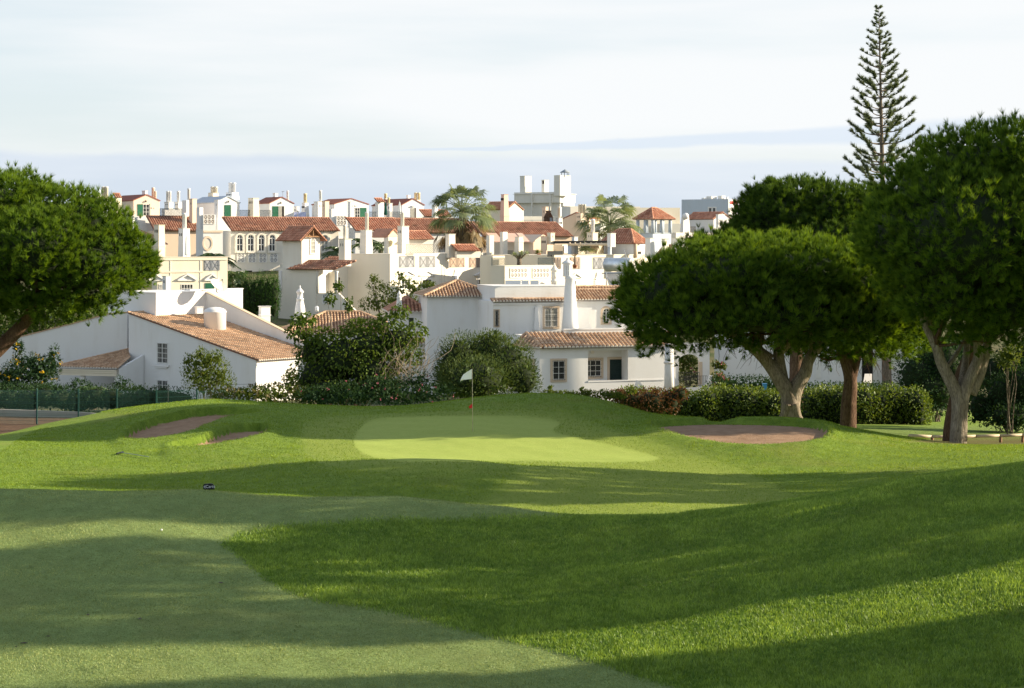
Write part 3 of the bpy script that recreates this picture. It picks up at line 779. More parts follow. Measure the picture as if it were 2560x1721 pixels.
def ridge_tiles(ro, p0, p1, mat, r=.13, seg=.4, rng=random.Random(9)):
    p0, p1 = np.asarray(p0, float), np.asarray(p1, float); L_ = np.linalg.norm(p1 - p0); n = max(1, int(L_ / seg)); m = MB()
    up = np.array([0, 0, 1.0]); t_ = (p1 - p0) / L_; s_ = np.cross(t_, up); s_ /= np.linalg.norm(s_) + 1e-9; n_ = np.cross(s_, t_)
    for j in range(n):
        m.cur = min(1, max(0, rng.gauss(.55, .25))); v = []
        for u, k in ((j / n, 1.12), ((j + 1.08) / n, .95)):
            for a in (0, .25, .5, .75, 1): v.append(p0 + t_ * L_ * min(u, 1.02) + s_ * r * k * math.cos(a * math.pi) + n_ * (r * k * math.sin(a * math.pi) - .03))
        m.add(v, [(i, i + 1, i + 6, i + 5) for i in range(4)] + [(4, 3, 2, 1, 0)])
    m.build('ridge_tiles', M[mat], ro, kind='stuff')
def mono(root, b, f, x0, x1, ye, yt, mat='tile_red', pitch=24, ov=.3, cut=None, scallop=None, singles=False, o=0.0, name='roof', tp=.34, row_=.42, kmax=None):
    """single slope rising back from an eave on a face"""
    s0, s1 = sorted((b.s(f, x0), b.s(f, x1))); m = (s0 + s1) / 2
    dd = b.d + m * b.D[f][1]; ze = EZ + (HY - ye) * dd / F; tn = math.tan(math.radians(pitch)); cy = -b.Nn[f][1]
    k = ((HY - yt) * dd / F - (ze - EZ)) / (tn - (HY - yt) * cy / F)
    if kmax: k = min(k, kmax)
    U = lambda kk: -kk
    lo, hi = (cut or (0, 0))
    q = [b.p(f, s0, ov + o, ze), b.p(f, s1, ov + o, ze), b.p(f, s1 - hi, -k + o + ov, ze + tn * k), b.p(f, s0 + lo, -k + o + ov, ze + tn * k)]
    ro = tiles(root, q, mat, name=name, scallop=scallop, singles=singles, pitch=tp, row_=row_)
    ridge_tiles(ro, q[3], q[2], mat)
    return ro, q
def hip(root, b, sl, sr, ze, h, mat, ov=.35, scallop=None, ridges=True, tp=.34):
    l0, l1, r0, r1 = -ov, sl + ov, -ov, sr + ov; wl, wr = l1 - l0, r1 - r0; hf = min(wl, wr) / 2
    if wl >= wr: A, B = (l0 + hf, (r0 + r1) / 2), (l1 - hf, (r0 + r1) / 2)
    else: A, B = ((l0 + l1) / 2, r0 + hf), ((l0 + l1) / 2, r1 - hf)
    zt = ze + h; q = lambda c, zz: b.lr(c[0], c[1], zz)
    c00, c10, c11, c01 = (l0, r0), (l1, r0), (l1, r1), (l0, r1)
    if wl >= wr: polys = [([c10, c00], [A, B]), ([c00, c01], [A]), ([c01, c11], [B, A]), ([c11, c10], [B])]
    else: polys = [([c10, c00], [A]), ([c00, c01], [B, A]), ([c01, c11], [B]), ([c11, c10], [A, B])]
    ro = None
    for e, t_ in polys:
        tt = t_ if np.linalg.norm(np.subtract(A, B)) > .05 else t_[:1]
        ro = tiles(root, [q(c, ze) for c in e] + [q(c, zt) for c in tt], mat, scallop=scallop, pitch=tp)
    for c, t_ in ((c00, A), (c10, B if wl >= wr else A), (c01, A if wl >= wr else B), (c11, B)): ridge_tiles(ro, q(c, ze + .03), q(t_, zt + .03), mat)
    if np.linalg.norm(np.subtract(A, B)) > .3: ridge_tiles(ro, q(A, zt + .03), q(B, zt + .03), mat)
    return ro
def gable(root, b, sl, sr, ze, za, mat, roof='maroon', ov=.12, gf='R', tile=False, g_ov=.12):
    """gable on the R face, ridge running along L"""
    m = MB(); mid = sr / 2
    m.prism([b.lr(0, 0, ze), b.lr(0, sr, ze), b.lr(0, mid, za)], b.lr(sl, 0, 0) - b.lr(0, 0, 0))
    m.build('gable', M[mat], root)
    k = (za - ze) / mid
    for sgn, r0 in ((1, -ov), (-1, sr + ov)):
        e0, e1 = b.lr(-g_ov, r0, ze - k * ov + .06), b.lr(sl + g_ov, r0, ze - k * ov + .06)
        t0, t1 = b.lr(-g_ov, mid, za + .06), b.lr(sl + g_ov, mid, za + .06)
        if tile: ro = tiles(root, [e0, e1, t1, t0], roof)
        else:
            r_ = MB(); nn = np.cross(e1 - e0, t0 - e0); nn /= np.linalg.norm(nn); nn = nn if nn[2] > 0 else -nn
            r_.prism([p - nn * .05 for p in (e0, e1, t1, t0)], nn * .12); ro = r_.build('roof', M[roof], root)
    if tile: ridge_tiles(ro, b.lr(-g_ov, mid, za + .09), b.lr(sl + g_ov, mid, za + .09), roof)
    return ro
def lamp(root, b, f, px, py):
    ss = b.s(f, px); zz = b.z(py, f, ss); m = MB()
    c = b.p(f, ss, .16, zz); m.box(c, .16, .16, .26, b.th); m.tube([b.p(f, ss, .0, zz + .2), b.p(f, ss, .16, zz + .2), b.p(f, ss, .16, zz + .1)], .02, 5)
    m.build('wall_lamp', M['iron'], root)
# ================================================================== white villa with the long sloping roof
b = Blk(640, 150, 38)
h = house('white_villa', 'white villa with one long tan tiled slope, a domed vent and barred windows', b)
sl, sr = b.s('L', 322), b.s('R', 800); zb = ground_under(b, sl, sr)
ze, zr = b.z(899), b.z(783, 'L', sl)
m = MB(); m.prism([b.lr(0, 0, zb), b.lr(sl, 0, zb), b.lr(sl, 0, zr), b.lr(0, 0, ze)], b.lr(0, sr, 0) - b.lr(0, 0, 0)); m.build('wall', M['white'], h)
ov = .12; kk = (zr - ze) / sl
A0, A1 = b.lr(-.35, -ov, ze - .35 * kk + .06), b.lr(-.35, sr - .0, ze - .35 * kk + .06)
T0, T1 = b.lr(sl, -ov, zr + .06), b.lr(sl, sr, zr + .06)
ro = tiles(h, [A0, A1, T1, T0], 'tile_tan', pitch=.25, scallop='mortar'); ridge_tiles(ro, T0, T1, 'tile_tan')
band(h, b, 'R', 640, 799, 902, 909, o=.10); band(h, b, 'R', 640, 799, 909, 914, o=.05)
# sloping parapet along the far side of the roof, then the block behind the roof
m = MB()
lo, hi = .45, b.z(731, 'L', sl) - zr
m.prism([b.lr(-.2, sr, ze - .6), b.lr(sl, sr, zr - .6), b.lr(sl, sr, zr + hi), b.lr(sl * .93, sr, zr + hi), b.lr(.55, sr, ze + lo + .15), b.lr(-.2, sr, ze + lo)], b.lr(0, .35, 0) - b.lr(0, 0, 0)); m.build('parapet', M['white'], h)
m = MB(); e = .05
for (l0, z0), (l1, z1) in (((-.25, ze + lo), (.55, ze + lo + .15)), ((.55, ze + lo + .15), (sl * .93, zr + hi))):
    m.prism([b.lr(l0, sr - e, z0), b.lr(l1, sr - e, z1), b.lr(l1, sr + .35 + e, z1), b.lr(l0, sr + .35 + e, z0)], (0, 0, .07))
m.build('coping', M['surround'], h)
b2 = Blk(390, b.d + sl * math.sin(b.th) + .3, 38)
body(h, b2, 270, 516, 734, mat='white', cap=.04)
b3 = Blk(476, b2.d + 5.5, 38); body(h, b3, 462, 607, 727, mat='white', cap=.04)
b3 = Blk(420, b2.d + 9.5, 38); body(h, b3, 405, 500, 729, mat='white', cap=.04)
window(h, b, 'L', 394, 419, 858, 908, 2, 4, sur=None, grille='paint_white'); window(h, b, 'L', 394, 419, 951, 1000, 2, 4, grille='paint_white')
band(h, b, 'L', 388, 424, 912, 917, o=.16, name='sill'); band(h, b, 'L', 393, 419, 917, 921, o=.1, name='sill')
# domed vent on the roof
q = b.lr(sl * .62, sr * .55, 0); zz = ze + kk * sl * .62; dd = q[1]; xx = (537.5 - CX) * dd / F; ro_ = 27.5 * dd / F
m = MB(); m.tube_axis(xx, dd, [(ro_ * 1.0, zz - .6)] + [(ro_, EZ + (HY - 782) * dd / F)] + [(ro_ * 1.04, EZ + (HY - 781) * dd / F), (ro_ * 1.04, EZ + (HY - 779) * dd / F)] + [(ro_ * math.cos(a), EZ + (HY - 779 + 11 * math.sin(a)) * dd / F) for a in np.linspace(.05, 1.5, 7)], 28)
m.build('roof_vent', M['white'], h, True)
chimney(h, 487, 492, 508, 767, 785, dd + 2, 60, cap=.05, name='chimney')
# left wing with a sloping top and the tiled porch
b4 = Blk(318, 161, 6); m = MB(); zb4 = ground_under(b4, 10, 3)
pts = [(318, 782), (270, 786), (210, 803), (120, 826), (0, 856), (-160, 897)]
q = []
for px, py in pts: ss = b4.s('L', px); q.append(b4.p('L', ss, 0, b4.z(py, 'L', ss)))
q += [np.array([q[-1][0], q[-1][1], zb4]), np.array([q[0][0], q[0][1], zb4])]
m.prism(q, (b4.D['R'][0] * 5, b4.D['R'][1] * 5, 0)); m.build('wall', M['white'], h)
m = MB()
for i in range(len(pts) - 1):
    a, c = q[i], q[i + 1]; n_ = b4.Nn['L']
    m.prism([a + np.array([n_[0] * .08, n_[1] * .08, 0]), c + np.array([n_[0] * .08, n_[1] * .08, 0]), c - np.array([n_[0] * .5, n_[1] * .5, 0]), a - np.array([n_[0] * .5, n_[1] * .5, 0])], (0, 0, .09))
m.build('coping', M['tile_tan'], h)
e0, e1, e2, e3 = P(137, 916, 157.5), P(292, 920, 155.3), P(324, 892, 158.4), P(322, 873, 161)
ro = tiles(h, [e0, e1, e2, e3], 'tile_tan', scallop='mortar', pitch=.27); ridge_tiles(ro, e0, e3, 'tile_tan'); ridge_tiles(ro, e1, e2, 'tile_tan', r=.10)
m = MB()
for y0, y1, o in ((924, 928, .10), (928.3, 933, .05), (933.3, 940, 0)):
    a, c = P(146, y0 - 2, 157.5), P(290, y0 + 1.5, 155.4); m.prism([a, c, c + (0, .45, 0), a + (0, .45, 0)], (0, 0, -(y1 - y0) * 156 / F))
    if o: a = a - (0, o, 0); c = c - (0, o, 0); m.prism([a, c, c + (0, o - .004, 0), a + (0, o - .004, 0)], (0, 0, -(y1 - y0) * 156 / F))
m.build('porch_beam', M['cream'], h)
for px, dd in ((206, 156.8), (291, 155.7)):
    x = (px - CX) * dd / F; m = MB(); m.box((x, dd + .2, (gz(x, dd) - .4 + EZ + (HY - 940) * dd / F) / 2), .36, .36, EZ + (HY - 940) * dd / F - gz(x, dd) + .4, .05); m.build('porch_column', M['white'], h)
bw = Blk(293, 155.6, 32); m = MB(); zt0 = EZ + (HY - 921) * 155.6 / F
m.prism([bw.lr(0, .2, gz(*bw.C) - .4), bw.lr(0, 3.2, gz(*bw.C) - .4), bw.lr(0, 3.2, zt0 + .95), bw.lr(0, .2, zt0 - .1)], bw.lr(.25, 0, 0) - bw.lr(0, 0, 0)); m.build('wall', M['white'], h)
# satellite dish and a square chimney behind the villa
dd = 163; c0 = P(545, 716, dd); t_ = thing('satellite_dish', 'large off-white satellite dish tilted upward on the villa roof', 'satellite dish', P(545, 730, dd))
m = MB(); ax = np.array([.55, -.35, .76]); ax /= np.linalg.norm(ax); u_ = np.cross(ax, (0, 0, 1)); u_ /= np.linalg.norm(u_); v_ = np.cross(u_, ax); R_ = .82; vs = []; fs = []
for i in range(6):
    for k in range(20):
        a = k * math.pi / 10; r = R_ * i / 5; vs.append(c0 + u_ * r * math.cos(a) + v_ * r * math.sin(a) + ax * (.28 * (i / 5) ** 2 - .1))
for i in range(5):
    for k in range(20): fs.append((i * 20 + k, i * 20 + (k + 1) % 20, i * 20 + 20 + (k + 1) % 20, i * 20 + 20 + k))
n0 = len(vs); vs += [p - ax * .03 for p in vs]; fs += [tuple(x + n0 for x in f[::-1]) for f in fs]; m.add(vs, fs); m.build('reflector', M['ivory'], t_, True)
m = MB(); m.tube([c0 - ax * .12, c0 - ax * .3 - (0, 0, .3), P(545, 732, dd)], .05, 8); m.build('mast', M['grey_iron'], t_)
m = MB()
for sgn in (-1, 0, 1): m.tube([c0 + u_ * R_ * .85 * sgn + v_ * (-R_ * .85 if sgn == 0 else 0) + ax * .16, c0 + ax * .75], .015, 5)
m.box(c0 + ax * .75, .12, .12, .14, .3); m.build('feed_arm', M['grey_iron'], t_)

# ================================================================== low house with the hipped roof behind the big-leaved bush
b = Blk(1010, 166, -8)
h = house('low_villa', 'low white house under a wide hipped brown tiled roof with slim white chimneys', b)
sl, sr, z0, z1 = body(h, b, 712, None, 836, sr=7.5, mat='white')
hip(h, b, sl, sr, b.z(832), b.z(776) - b.z(832) - .25, 'tile_tan', ov=.35, scallop='mortar', tp=.28)
b2 = Blk(1066, 164, -8); sl2, sr2, _, _ = body(h, b2, 978, None, 780, sr=4.5, mat='white')
hip(h, b2, sl2, sr2, b2.z(777), 1.15, 'tile_brown', ov=.3, scallop='mortar')
body(h, Blk(1090, 162, -8), 985, None, 858, sr=3, mat='white', cap=.0)
mono(h, Blk(1092, 162, -8), 'L', 960, 1092, 858, 846, 'tile_tan', scallop='mortar')
panel(h, b2, 'L', 1022, 1034, 795, 822, 'glass', 'window')
lathe_px(h, 750, 163, [(14.5, 800), (12.5, 772), (9.5, 757), (8, 750), (9.6, 749), (9.6, 747), (7.2, 746), (7.2, 733), (9, 732), (9.6, 729.5), (6, 725), (3, 722), (1.6, 719), (2.2, 717), (1, 715), (0, 713)], n=8)
lathe_px(h, 998, 161, [(7.5, 774), (7, 756), (5.5, 746), (6.5, 745), (6.5, 743), (5, 742), (5, 738), (6, 737), (3.5, 733), (1, 728), (0, 726)])
lathe_px(h, 792, 165, [(4.5, 779), (4.5, 774), (5, 770), (3, 766), (0, 765)], name='finial')
chimney(h, 647, 653, 676, 766, 812, 170, 62, collar=790, cap=.1, slots=1, name='chimney')

# ================================================================== white villa on the right with tower roof, flat terrace and carved chimney
b = Blk(1240, 161, -10)
h = house('white_villa', 'white villa with pyramid tower roof, carved round chimney and dark green porch door', b)
sl = b.s('L', 1068); body(h, b, 1068, None, 742.5, sr=sl, mat='white')
ro = hip(h, b, sl, sl, b.z(739), b.z(700) - b.z(739) - .1, 'tile_tan', ov=.32, scallop='mortar', tp=.27)
q = b.lr(sl / 2, sl / 2, 0); lathe_px(h, CX + q[0] / q[1] * F, q[1], [(3.5, 703), (3.5, 698), (4.5, 695), (3, 690), (0, 688)], name='finial')
window(h, b, 'L', 1201, 1216, 779, 815, 2, 3, sur='surround', sw=.18, grille='iron')
bm = Blk(1440, 158, -16)
slm, srm, _, _ = body(h, bm, 1232, None, 752, sr=6.5, mat='white')
m = MB(); s1 = bm.s('L', 1240); s0 = bm.s('L', 1418); zt = bm.z(716); 
m.prism([bm.lr(s0, .35, bm.z(753)), bm.lr(s1, .35, bm.z(753)), bm.lr(s1, 6.1, bm.z(753)), bm.lr(s0, 6.1, bm.z(753))], (0, 0, zt - bm.z(753)))
m.prism([bm.lr(s0 - .03, .32, zt + .001), bm.lr(s1 + .03, .32, zt + .001), bm.lr(s1 + .03, 6.13, zt + .001), bm.lr(s0 - .03, 6.13, zt + .001)], (0, 0, .06)); m.build('parapet', M['white'], h)
mono(h, bm, 'L', 1228, 1424, 751, 744, 'tile_tan', ov=.38, scallop='mortar', tp=.29, kmax=.55, pitch=14)
band(h, bm, 'L', 1232, 1424, 757, 762, o=.16)
window(h, bm, 'L', 1362, 1393, 771, 817, 2, 3, sur='surround', sw=.19, grille='iron', pane='curtain'); window(h, bm, 'L', 1238, 1245, 778, 814, 1, 4, sur='surround', sw=.15, grille='iron')
m = MB(); fpoly(m, bm, 'L', [(1336, 768), (1342, 768), (1346, 826), (1333, 826)], -.05, .3); m.build('buttress', M['white'], h)
# chimney with open lantern
dd = 156.6; ch = lathe_px(h, 1425, dd, [(23, 842), (19, 800), (15.5, 752), (13.3, 716), (12.3, 698), (13.6, 697), (13.6, 695), (12, 694), (12, 691)], n=24)
lt = lathe_px(ch, 1419, dd, [(8.5, 692), (8.5, 662)], 'dark', 'lantern_core', 12)
m = MB(); xx = (1419 - CX) * dd / F; k = dd / F
for i in range(12):
    a = i * math.pi / 6; m.box((xx + 10.5 * k * math.cos(a), dd + 10.5 * k * math.sin(a), EZ + (HY - 676.5) * k), .07, .16, 31 * k, a)
for y in (662.5, 677, 690.5): m.tube_axis(xx, dd, [(11.8 * k, EZ + (HY - y - 1.2) * k), (11.8 * k, EZ + (HY - y + 1.2) * k)], 24)
m.build('lantern', M['white'], ch)
lathe_px(ch, 1419, dd, [(12, 661), (15, 659.5), (15, 657.5), (11, 654), (6.5, 651.5), (4, 650), (4, 646.5), (2, 645), (0, 644)], 'white', 'chimney_cap', 24)
d2 = 166; c2 = lathe_px(h, 1386, d2, [(8, 742), (8, 705), (9.5, 704), (9.5, 702), (7.5, 701), (7.5, 678), (10, 677), (10, 675), (7, 671), (4, 666), (2, 663), (2, 660), (0, 657)], 'ivory')
lathe_px(c2, 1386, d2, [(7.8, 697), (7.8, 681)], 'grey', 'vent', 10)
# wing at the back with its own tiled roof
bk = Blk(1680, 166, -16); body(h, bk, 1436, None, 748, sr=6, mat='white')
mono(h, bk, 'L', 1428, 1680, 747, 723, 'tile_tan', ov=.35, scallop='mortar', tp=.28, pitch=20)
band(h, bk, 'L', 1436, 1680, 753, 757, o=.12)
window(h, bk, 'L', 1507, 1523, 771, 806, 2, 3, sur='surround', sw=.2, arch=True, grille=False, pane='glass')
m = MB(); fpoly(m, bk, 'L', [(1556, 762), (1566, 762), (1576, 830), (1544, 830)], -.05, .4); m.build('buttress', M['white'], h)
mono(h, Blk(1640, 172, -16), 'L', 1436, 1640, 724, 716, 'tile_tan', ov=.3, tp=.28, pitch=20)
# terrace over the ground floor
bt = Blk(1690, 152.3, -16); m = MB(); zt = bt.z(822); s1 = bt.s('L', 1410); s2 = bt.s('L', 1330)
m.prism([bt.lr(0, 0, bt.z(870)), bt.lr(s2, 0, bt.z(870)), bt.lr(s2, 5, bt.z(870)), bt.lr(0, 5, bt.z(870))], (0, 0, bt.z(838) - bt.z(870)))
m.prism([bt.lr(0, .02, bt.z(838)), bt.lr(s1, .02, bt.z(838)), bt.lr(s1, .3, bt.z(838)), bt.lr(0, .3, bt.z(838))], (0, 0, zt - bt.z(838)))
m.prism([bt.lr(-.05, -.03, zt + .001), bt.lr(s1 + .03, -.03, zt + .001), bt.lr(s1 + .03, .36, zt + .001), bt.lr(-.05, .36, zt + .001)], (0, 0, .1)); m.build('terrace_wall', M['white'], h)
bb = Blk(1480, 158.5, -16); m = MB()
fl = [(1436, 826), (1436, 768), (1447, 767), (1458, 770), (1470, 771), (1481, 770.5), (1482, 774), (1474, 780), (1469, 790), (1469, 803), (1474, 814), (1484, 826)]
for i in range(4): fpoly(m, bb, 'L', [(1436 + 9 * i, 770 + 0), (1436 + 9 * i + 9, 770), (1436 + 9 * i + 9, 826), (1436 + 9 * i, 826)], -.25, 0)
for a, c, e, g_ in ((1472, 770, 1481, 778), (1472, 778, 1475, 786), (1472, 808, 1476, 826)): fpoly(m, bb, 'L', [(a, c), (e, c), ((e + a) / 2 if c < 800 else e + 5, g_), (a, g_)], -.25, 0)
m.build('curved_screen_wall', M['white'], h)
# ground floor
bg_ = Blk(1690, 150, -16); zb = ground_under(bg_, 8, 4); zt = bg_.z(868); S_ = lambda px: bg_.s('L', px)
m = MB()
def seg(x0, x1, y0, y1, r0, r1): 
    a, c = S_(x1), S_(x0); zz0 = zb if y1 is None else bg_.z(y1); zz1 = bg_.z(y0)
    m.prism([bg_.lr(a, r0, zz0), bg_.lr(c, r0, zz0), bg_.lr(c, r1, zz0), bg_.lr(a, r1, zz0)], (0, 0, zz1 - zz0))
seg(1349, 1470, 867, None, 0, 5); seg(1470.0, 1570, 867, 873, 0, 1.6); seg(1470, 1570, 951, None, 0, 3); seg(1570, 1690, 867, None, 0.0, 5); seg(1470, 1570, 867.5, None, 1.6, 4.9)
m.build('wall', M['white'], h)
br = Blk(1690, 150, -16); br.C = bg_.lr(0, 1.6, 0)[:2]; br.d = br.C[1]
window(h, br, 'L', 1462, 1502, 901, 941, 3, 3, sur='surround', sw=.2, grille='iron'); dr = shutter(h, br, 'L', 1524, 1555, 899, 950, 'dark_green', name='door', o=.03)
m = MB(); s0, s1, z0_, z1_ = br.sz('L', 1524, 1555, 899, 950)
for a, c, e, g_ in ((s0 - .2, s0 - .004, z0_, z1_ + .2), (s1 + .004, s1 + .2, z0_, z1_ + .2), (s0 - .004, s1 + .004, z1_ + .004, z1_ + .2)): sbox(m, br, 'L', a, c, e, g_, -.02, .07)
m.build('surround', M['surround'], dr)
ss = br.s('L', 1481); m = MB(); m.tube([br.p('L', ss, 0, br.z(881, 'L', ss)), br.p('L', ss, .1, br.z(881, 'L', ss))], .14, 14); m.build('wall_lamp', M['ivory'], h)
window(h, bg_, 'L', 1382, 1411, 903, 949, 2, 3, sur='surround', sw=.2, grille='iron'); band(h, bg_, 'L', 1470, 1662, 950, 953, o=.05, name='sill')
bl = Blk(1349.5, bg_.d + S_(1349) * math.sin(math.radians(-16)) + .03, 33); body(h, bl, 1292, None, 867.5, sr=3, mat='white')
window(h, bl, 'L', 1318, 1332, 903, 942, 2, 3, sur='surround', sw=.2, grille='iron')
# porch roof, its tiles laid one by one
ze = bg_.z(862); back = 2.6; rise = 1.02
e0, e1 = bg_.lr(-.2, -.35, ze), bg_.lr(S_(1352), -.35, ze); t1, t0 = bg_.lr(S_(1338), back, ze + rise), bg_.lr(-.2, back, ze + rise)
ro = tiles(h, [e0, e1, t1, t0], 'tile_tan', singles=True, scallop='mortar', pitch=.33, row_=.52, rad=.40)
e2 = bl.p('L', bl.s('L', 1284), .35, ze); ro2 = tiles(h, [e1, e2, t1], 'tile_tan', scallop='mortar', singles=True, pitch=.33, row_=.52, rad=.40); ridge_tiles(ro2, e1, t1, 'tile_tan')
# turned chimney on the terrace edge, arched wall, curved terrace walls and railing
c3 = lathe_px(h, 1673, 147.5, [(13, 985), (11.5, 912), (11, 860)], n=20); lathe_px(c3, 1673, 147.5, [(11.5, 910), (14, 909), (14, 905.5), (11.6, 905)], 'mortar', 'collar', 20)
ba = Blk(1774, 153, -8); m = MB(); ya, yb_ = 858, 990
A_ = [(1697 + 26 - 26 * math.cos(a), 903 - 17 * math.sin(a)) for a in np.linspace(0, math.pi, 11)]
fpoly(m, ba, 'L', [(1684, ya), (1697, ya), (1697, yb_), (1684, yb_)], -.5, 0); fpoly(m, ba, 'L', [(1749, ya), (1774, ya), (1774, yb_), (1749, yb_)], -.5, 0)
for i in range(10): fpoly(m, ba, 'L', [A_[i], A_[i + 1], (A_[i + 1][0], ya), (A_[i][0], ya)], -.5, 0)
m.build('arched_wall', M['white'], h)
m = MB(); fpoly(m, ba, 'L', [(1748.5, 905), (1756, 905), (1756, 962), (1748.5, 962)], -.3, .03); m.build('surround', M['surround'], h)
bc = Blk(1788, 146.5, -8); m = MB()
cv = [(1572, 1000), (1578, 982), (1590, 968), (1598, 953)]; curve1 = [(1592, 951), (1600, 955), (1606, 963), (1612, 970), (1620, 974)]
for i in range(4): fpoly(m, bc, 'L', [(1576 + 0 * i, 1010), (curve1[i][0], curve1[i][1]), (curve1[i + 1][0], curve1[i + 1][1]), (curve1[i + 1][0], 1010)] if i == 0 else [(curve1[i][0], 1010), curve1[i], curve1[i + 1], (curve1[i + 1][0], 1010)], -.22, 0)
fpoly(m, bc, 'L', [(1620, 974), (1700, 972), (1700, 1010), (1620, 1010)], -.22, 0)
cu = [(1700, 972), (1755, 968), (1762, 964), (1768, 956), (1772, 946), (1774, 939), (1783, 939), (1783, 1010)]
for i in range(len(cu) - 2): fpoly(m, bc, 'L', [(cu[i][0], 1010), cu[i], cu[i + 1], (cu[i + 1][0], 1010)], -.22, 0)
m.build('terrace_wall', M['white'], h)
railing(h, bc, 'L', 1700, 1770, 941, 967, 'bars', 'iron', o=-.3, r=.016); railing(h, Blk(1750, 150, -8), 'L', 1697, 1750, 932, 952, 'bars', 'iron', o=-.2, r=.016)
# solar panels lying on the flat roof and the tank beside the villa
t_ = thing('solar_heating_array', 'low dark solar panels lying on the flat roof of the white villa', 'solar panel', P(1300, 713, 162))
for x0, x1 in ((1263, 1302), (1304, 1322), (1326, 1347)):
    m = MB(); a, c = P(x0, 714.5, 161.5), P(x1, 714.5, 161.5); m.prism([a, c, c + (0, 1.6, .35), a + (0, 1.6, .35)], (0, 0, .07)); m.build('collector', M['slate'], t_)
m = MB(); 
for x0 in (1265, 1300, 1320, 1345): m.tube([P(x0, 718, 162), P(x0, 712, 162.6)], .03, 5)
m.build('frame', M['steel'], t_)
t_ = thing('solar_water_heater', 'silver solar water tank on a steel frame above a tiled roof', 'water heater', P(1530, 722, 176))
m = MB(); a, c = P(1518, 662, 177), P(1580, 662, 175); ax = (c - a) / np.linalg.norm(c - a); r = .66
m.tube([a - ax * .06, a, c, c + ax * .06], [r * .8, r, r, r * .8], 24); m.build('tank', M['steel'], t_, True)
m = MB(); m.tube([c + ax * .05, c + ax * .10], [r * .97, r * .9], 24); m.build('tank_end', M['paint_white'], t_)
m = MB(); q0, q1 = P(1512, 682, 175.5), P(1600, 681, 173.6); m.prism([q0, q1, q1 + (0, -1.0, -2.1), q0 + (.6, -1.0, -2.1)], (0, .08, .05)); m.build('collector', M['mortar'], t_)
m = MB()
for x, y0, y1, d_ in ((1516, 680, 735, 174), (1580, 680, 735, 173.5), (1535, 682, 735, 176)): m.tube([P(x, y0, d_), P(x, y1, d_ - .5)], .045, 6)
m.tube([P(1505, 684, 175.3), P(1585, 682, 173.4)], .05, 6); m.tube([P(1516, 690, 174), P(1545, 735, 174)], .03, 5); m.tube([P(1560, 625, 173), P(1577, 682, 173)], .035, 6); m.build('frame', M['slate'], t_)
# ================================================================== the town on the rise, nearest row first
# --- cream house left of the stair house
b = Blk(393, 200, 62); h = house('terrace_house', 'cream house with roof terrace, pedimented windows and white square chimneys beside the pine', b)
sl, sr, z0, z1 = body(h, b, 380, 569, 645, mat='cream', cap=.05)
for xc in (467, 529): pediment(h, b, 'R', xc, 25 if xc < 500 else 20, 685, 700)
pediment(h, b, 'R', 390, 22, 687, 700)
window(h, b, 'R', 453, 482, 711, 732, 4, 2); window(h, b, 'R', 379 + 18, 406, 711, 730, 3, 2); shutter(h, b, 'R', 513, 535, 708, 731)
for x in (425, 500): band(h, b, 'R', x, x + 2.5, 650, 735, 'ivory', .05)
band(h, b, 'R', 396, 508, 678, 682, 'cream', .08); band(h, b, 'R', 396, 568, 648, 651, 'cream', .09)
panel(h, b, 'R', 511, 549, 649, 676, 'recess', 'terrace_shade_panel', -.3, .01); railing(h, b, 'R', 511, 549, 648, 677, 'cross', 'slate', o=.06)
chimney(h, 384, 397, 413, 562, 648, 203, mat='cream', slots=3, taper=.9, collar=617)
chimney(h, 445, 458, 476, 571, 648, 206, mat='white', slots=2, flues=[(461, 533, 11)], taper=.9)
chimney(h, 406, 415, 426, 690, 735, 196, mat='white', slots=2)
m = MB(); m.tube([P(543, 656, 198), P(543, 716, 198)], .03, 5); m.tube([P(536, 665, 198), P(550, 663, 198)], .02, 5); m.build('antenna', M['grey_iron'], h)
def parasol(px, yt, yb, d, mat, label):
    t_ = thing('parasol', label, 'parasol', P(px, yb, d), 'closed parasols on the roof terraces'); k = d / F; x = (px - CX) * k; Z = lambda y: EZ + (HY - y) * k
    m = MB(); m.tube([P(px, yb, d), P(px, yt - 3, d)], .03, 6); m.build('pole', M['pale_wood'], t_)
    m = MB(); H_ = yb - yt; pr = [(.6, yt), (1.8, yt + H_ * .1), (2.6, yt + H_ * .35), (3.6, yt + H_ * .62), (4.2, yt + H_ * .78), (2.6, yt + H_ * .82)]
    i0 = 0; vs = []; fs = []; n = 16
    for r, y in pr:
        for q in range(n): a = q * 2 * math.pi / n; rr = r * k * (1 + (.22 if q % 2 else -.18)); vs.append((x + rr * math.cos(a), d + rr * math.sin(a), Z(y)))
    for i in range(len(pr) - 1):
        for q in range(n): fs.append((i * n + q, i * n + (q + 1) % n, i * n + n + (q + 1) % n, i * n + n + q))
    m.add(vs, fs); m.build('canopy', M[mat], t_)
parasol(466, 588, 650, 204, 'cloth_white', 'closed white parasol in front of a white chimney on the cream terrace')

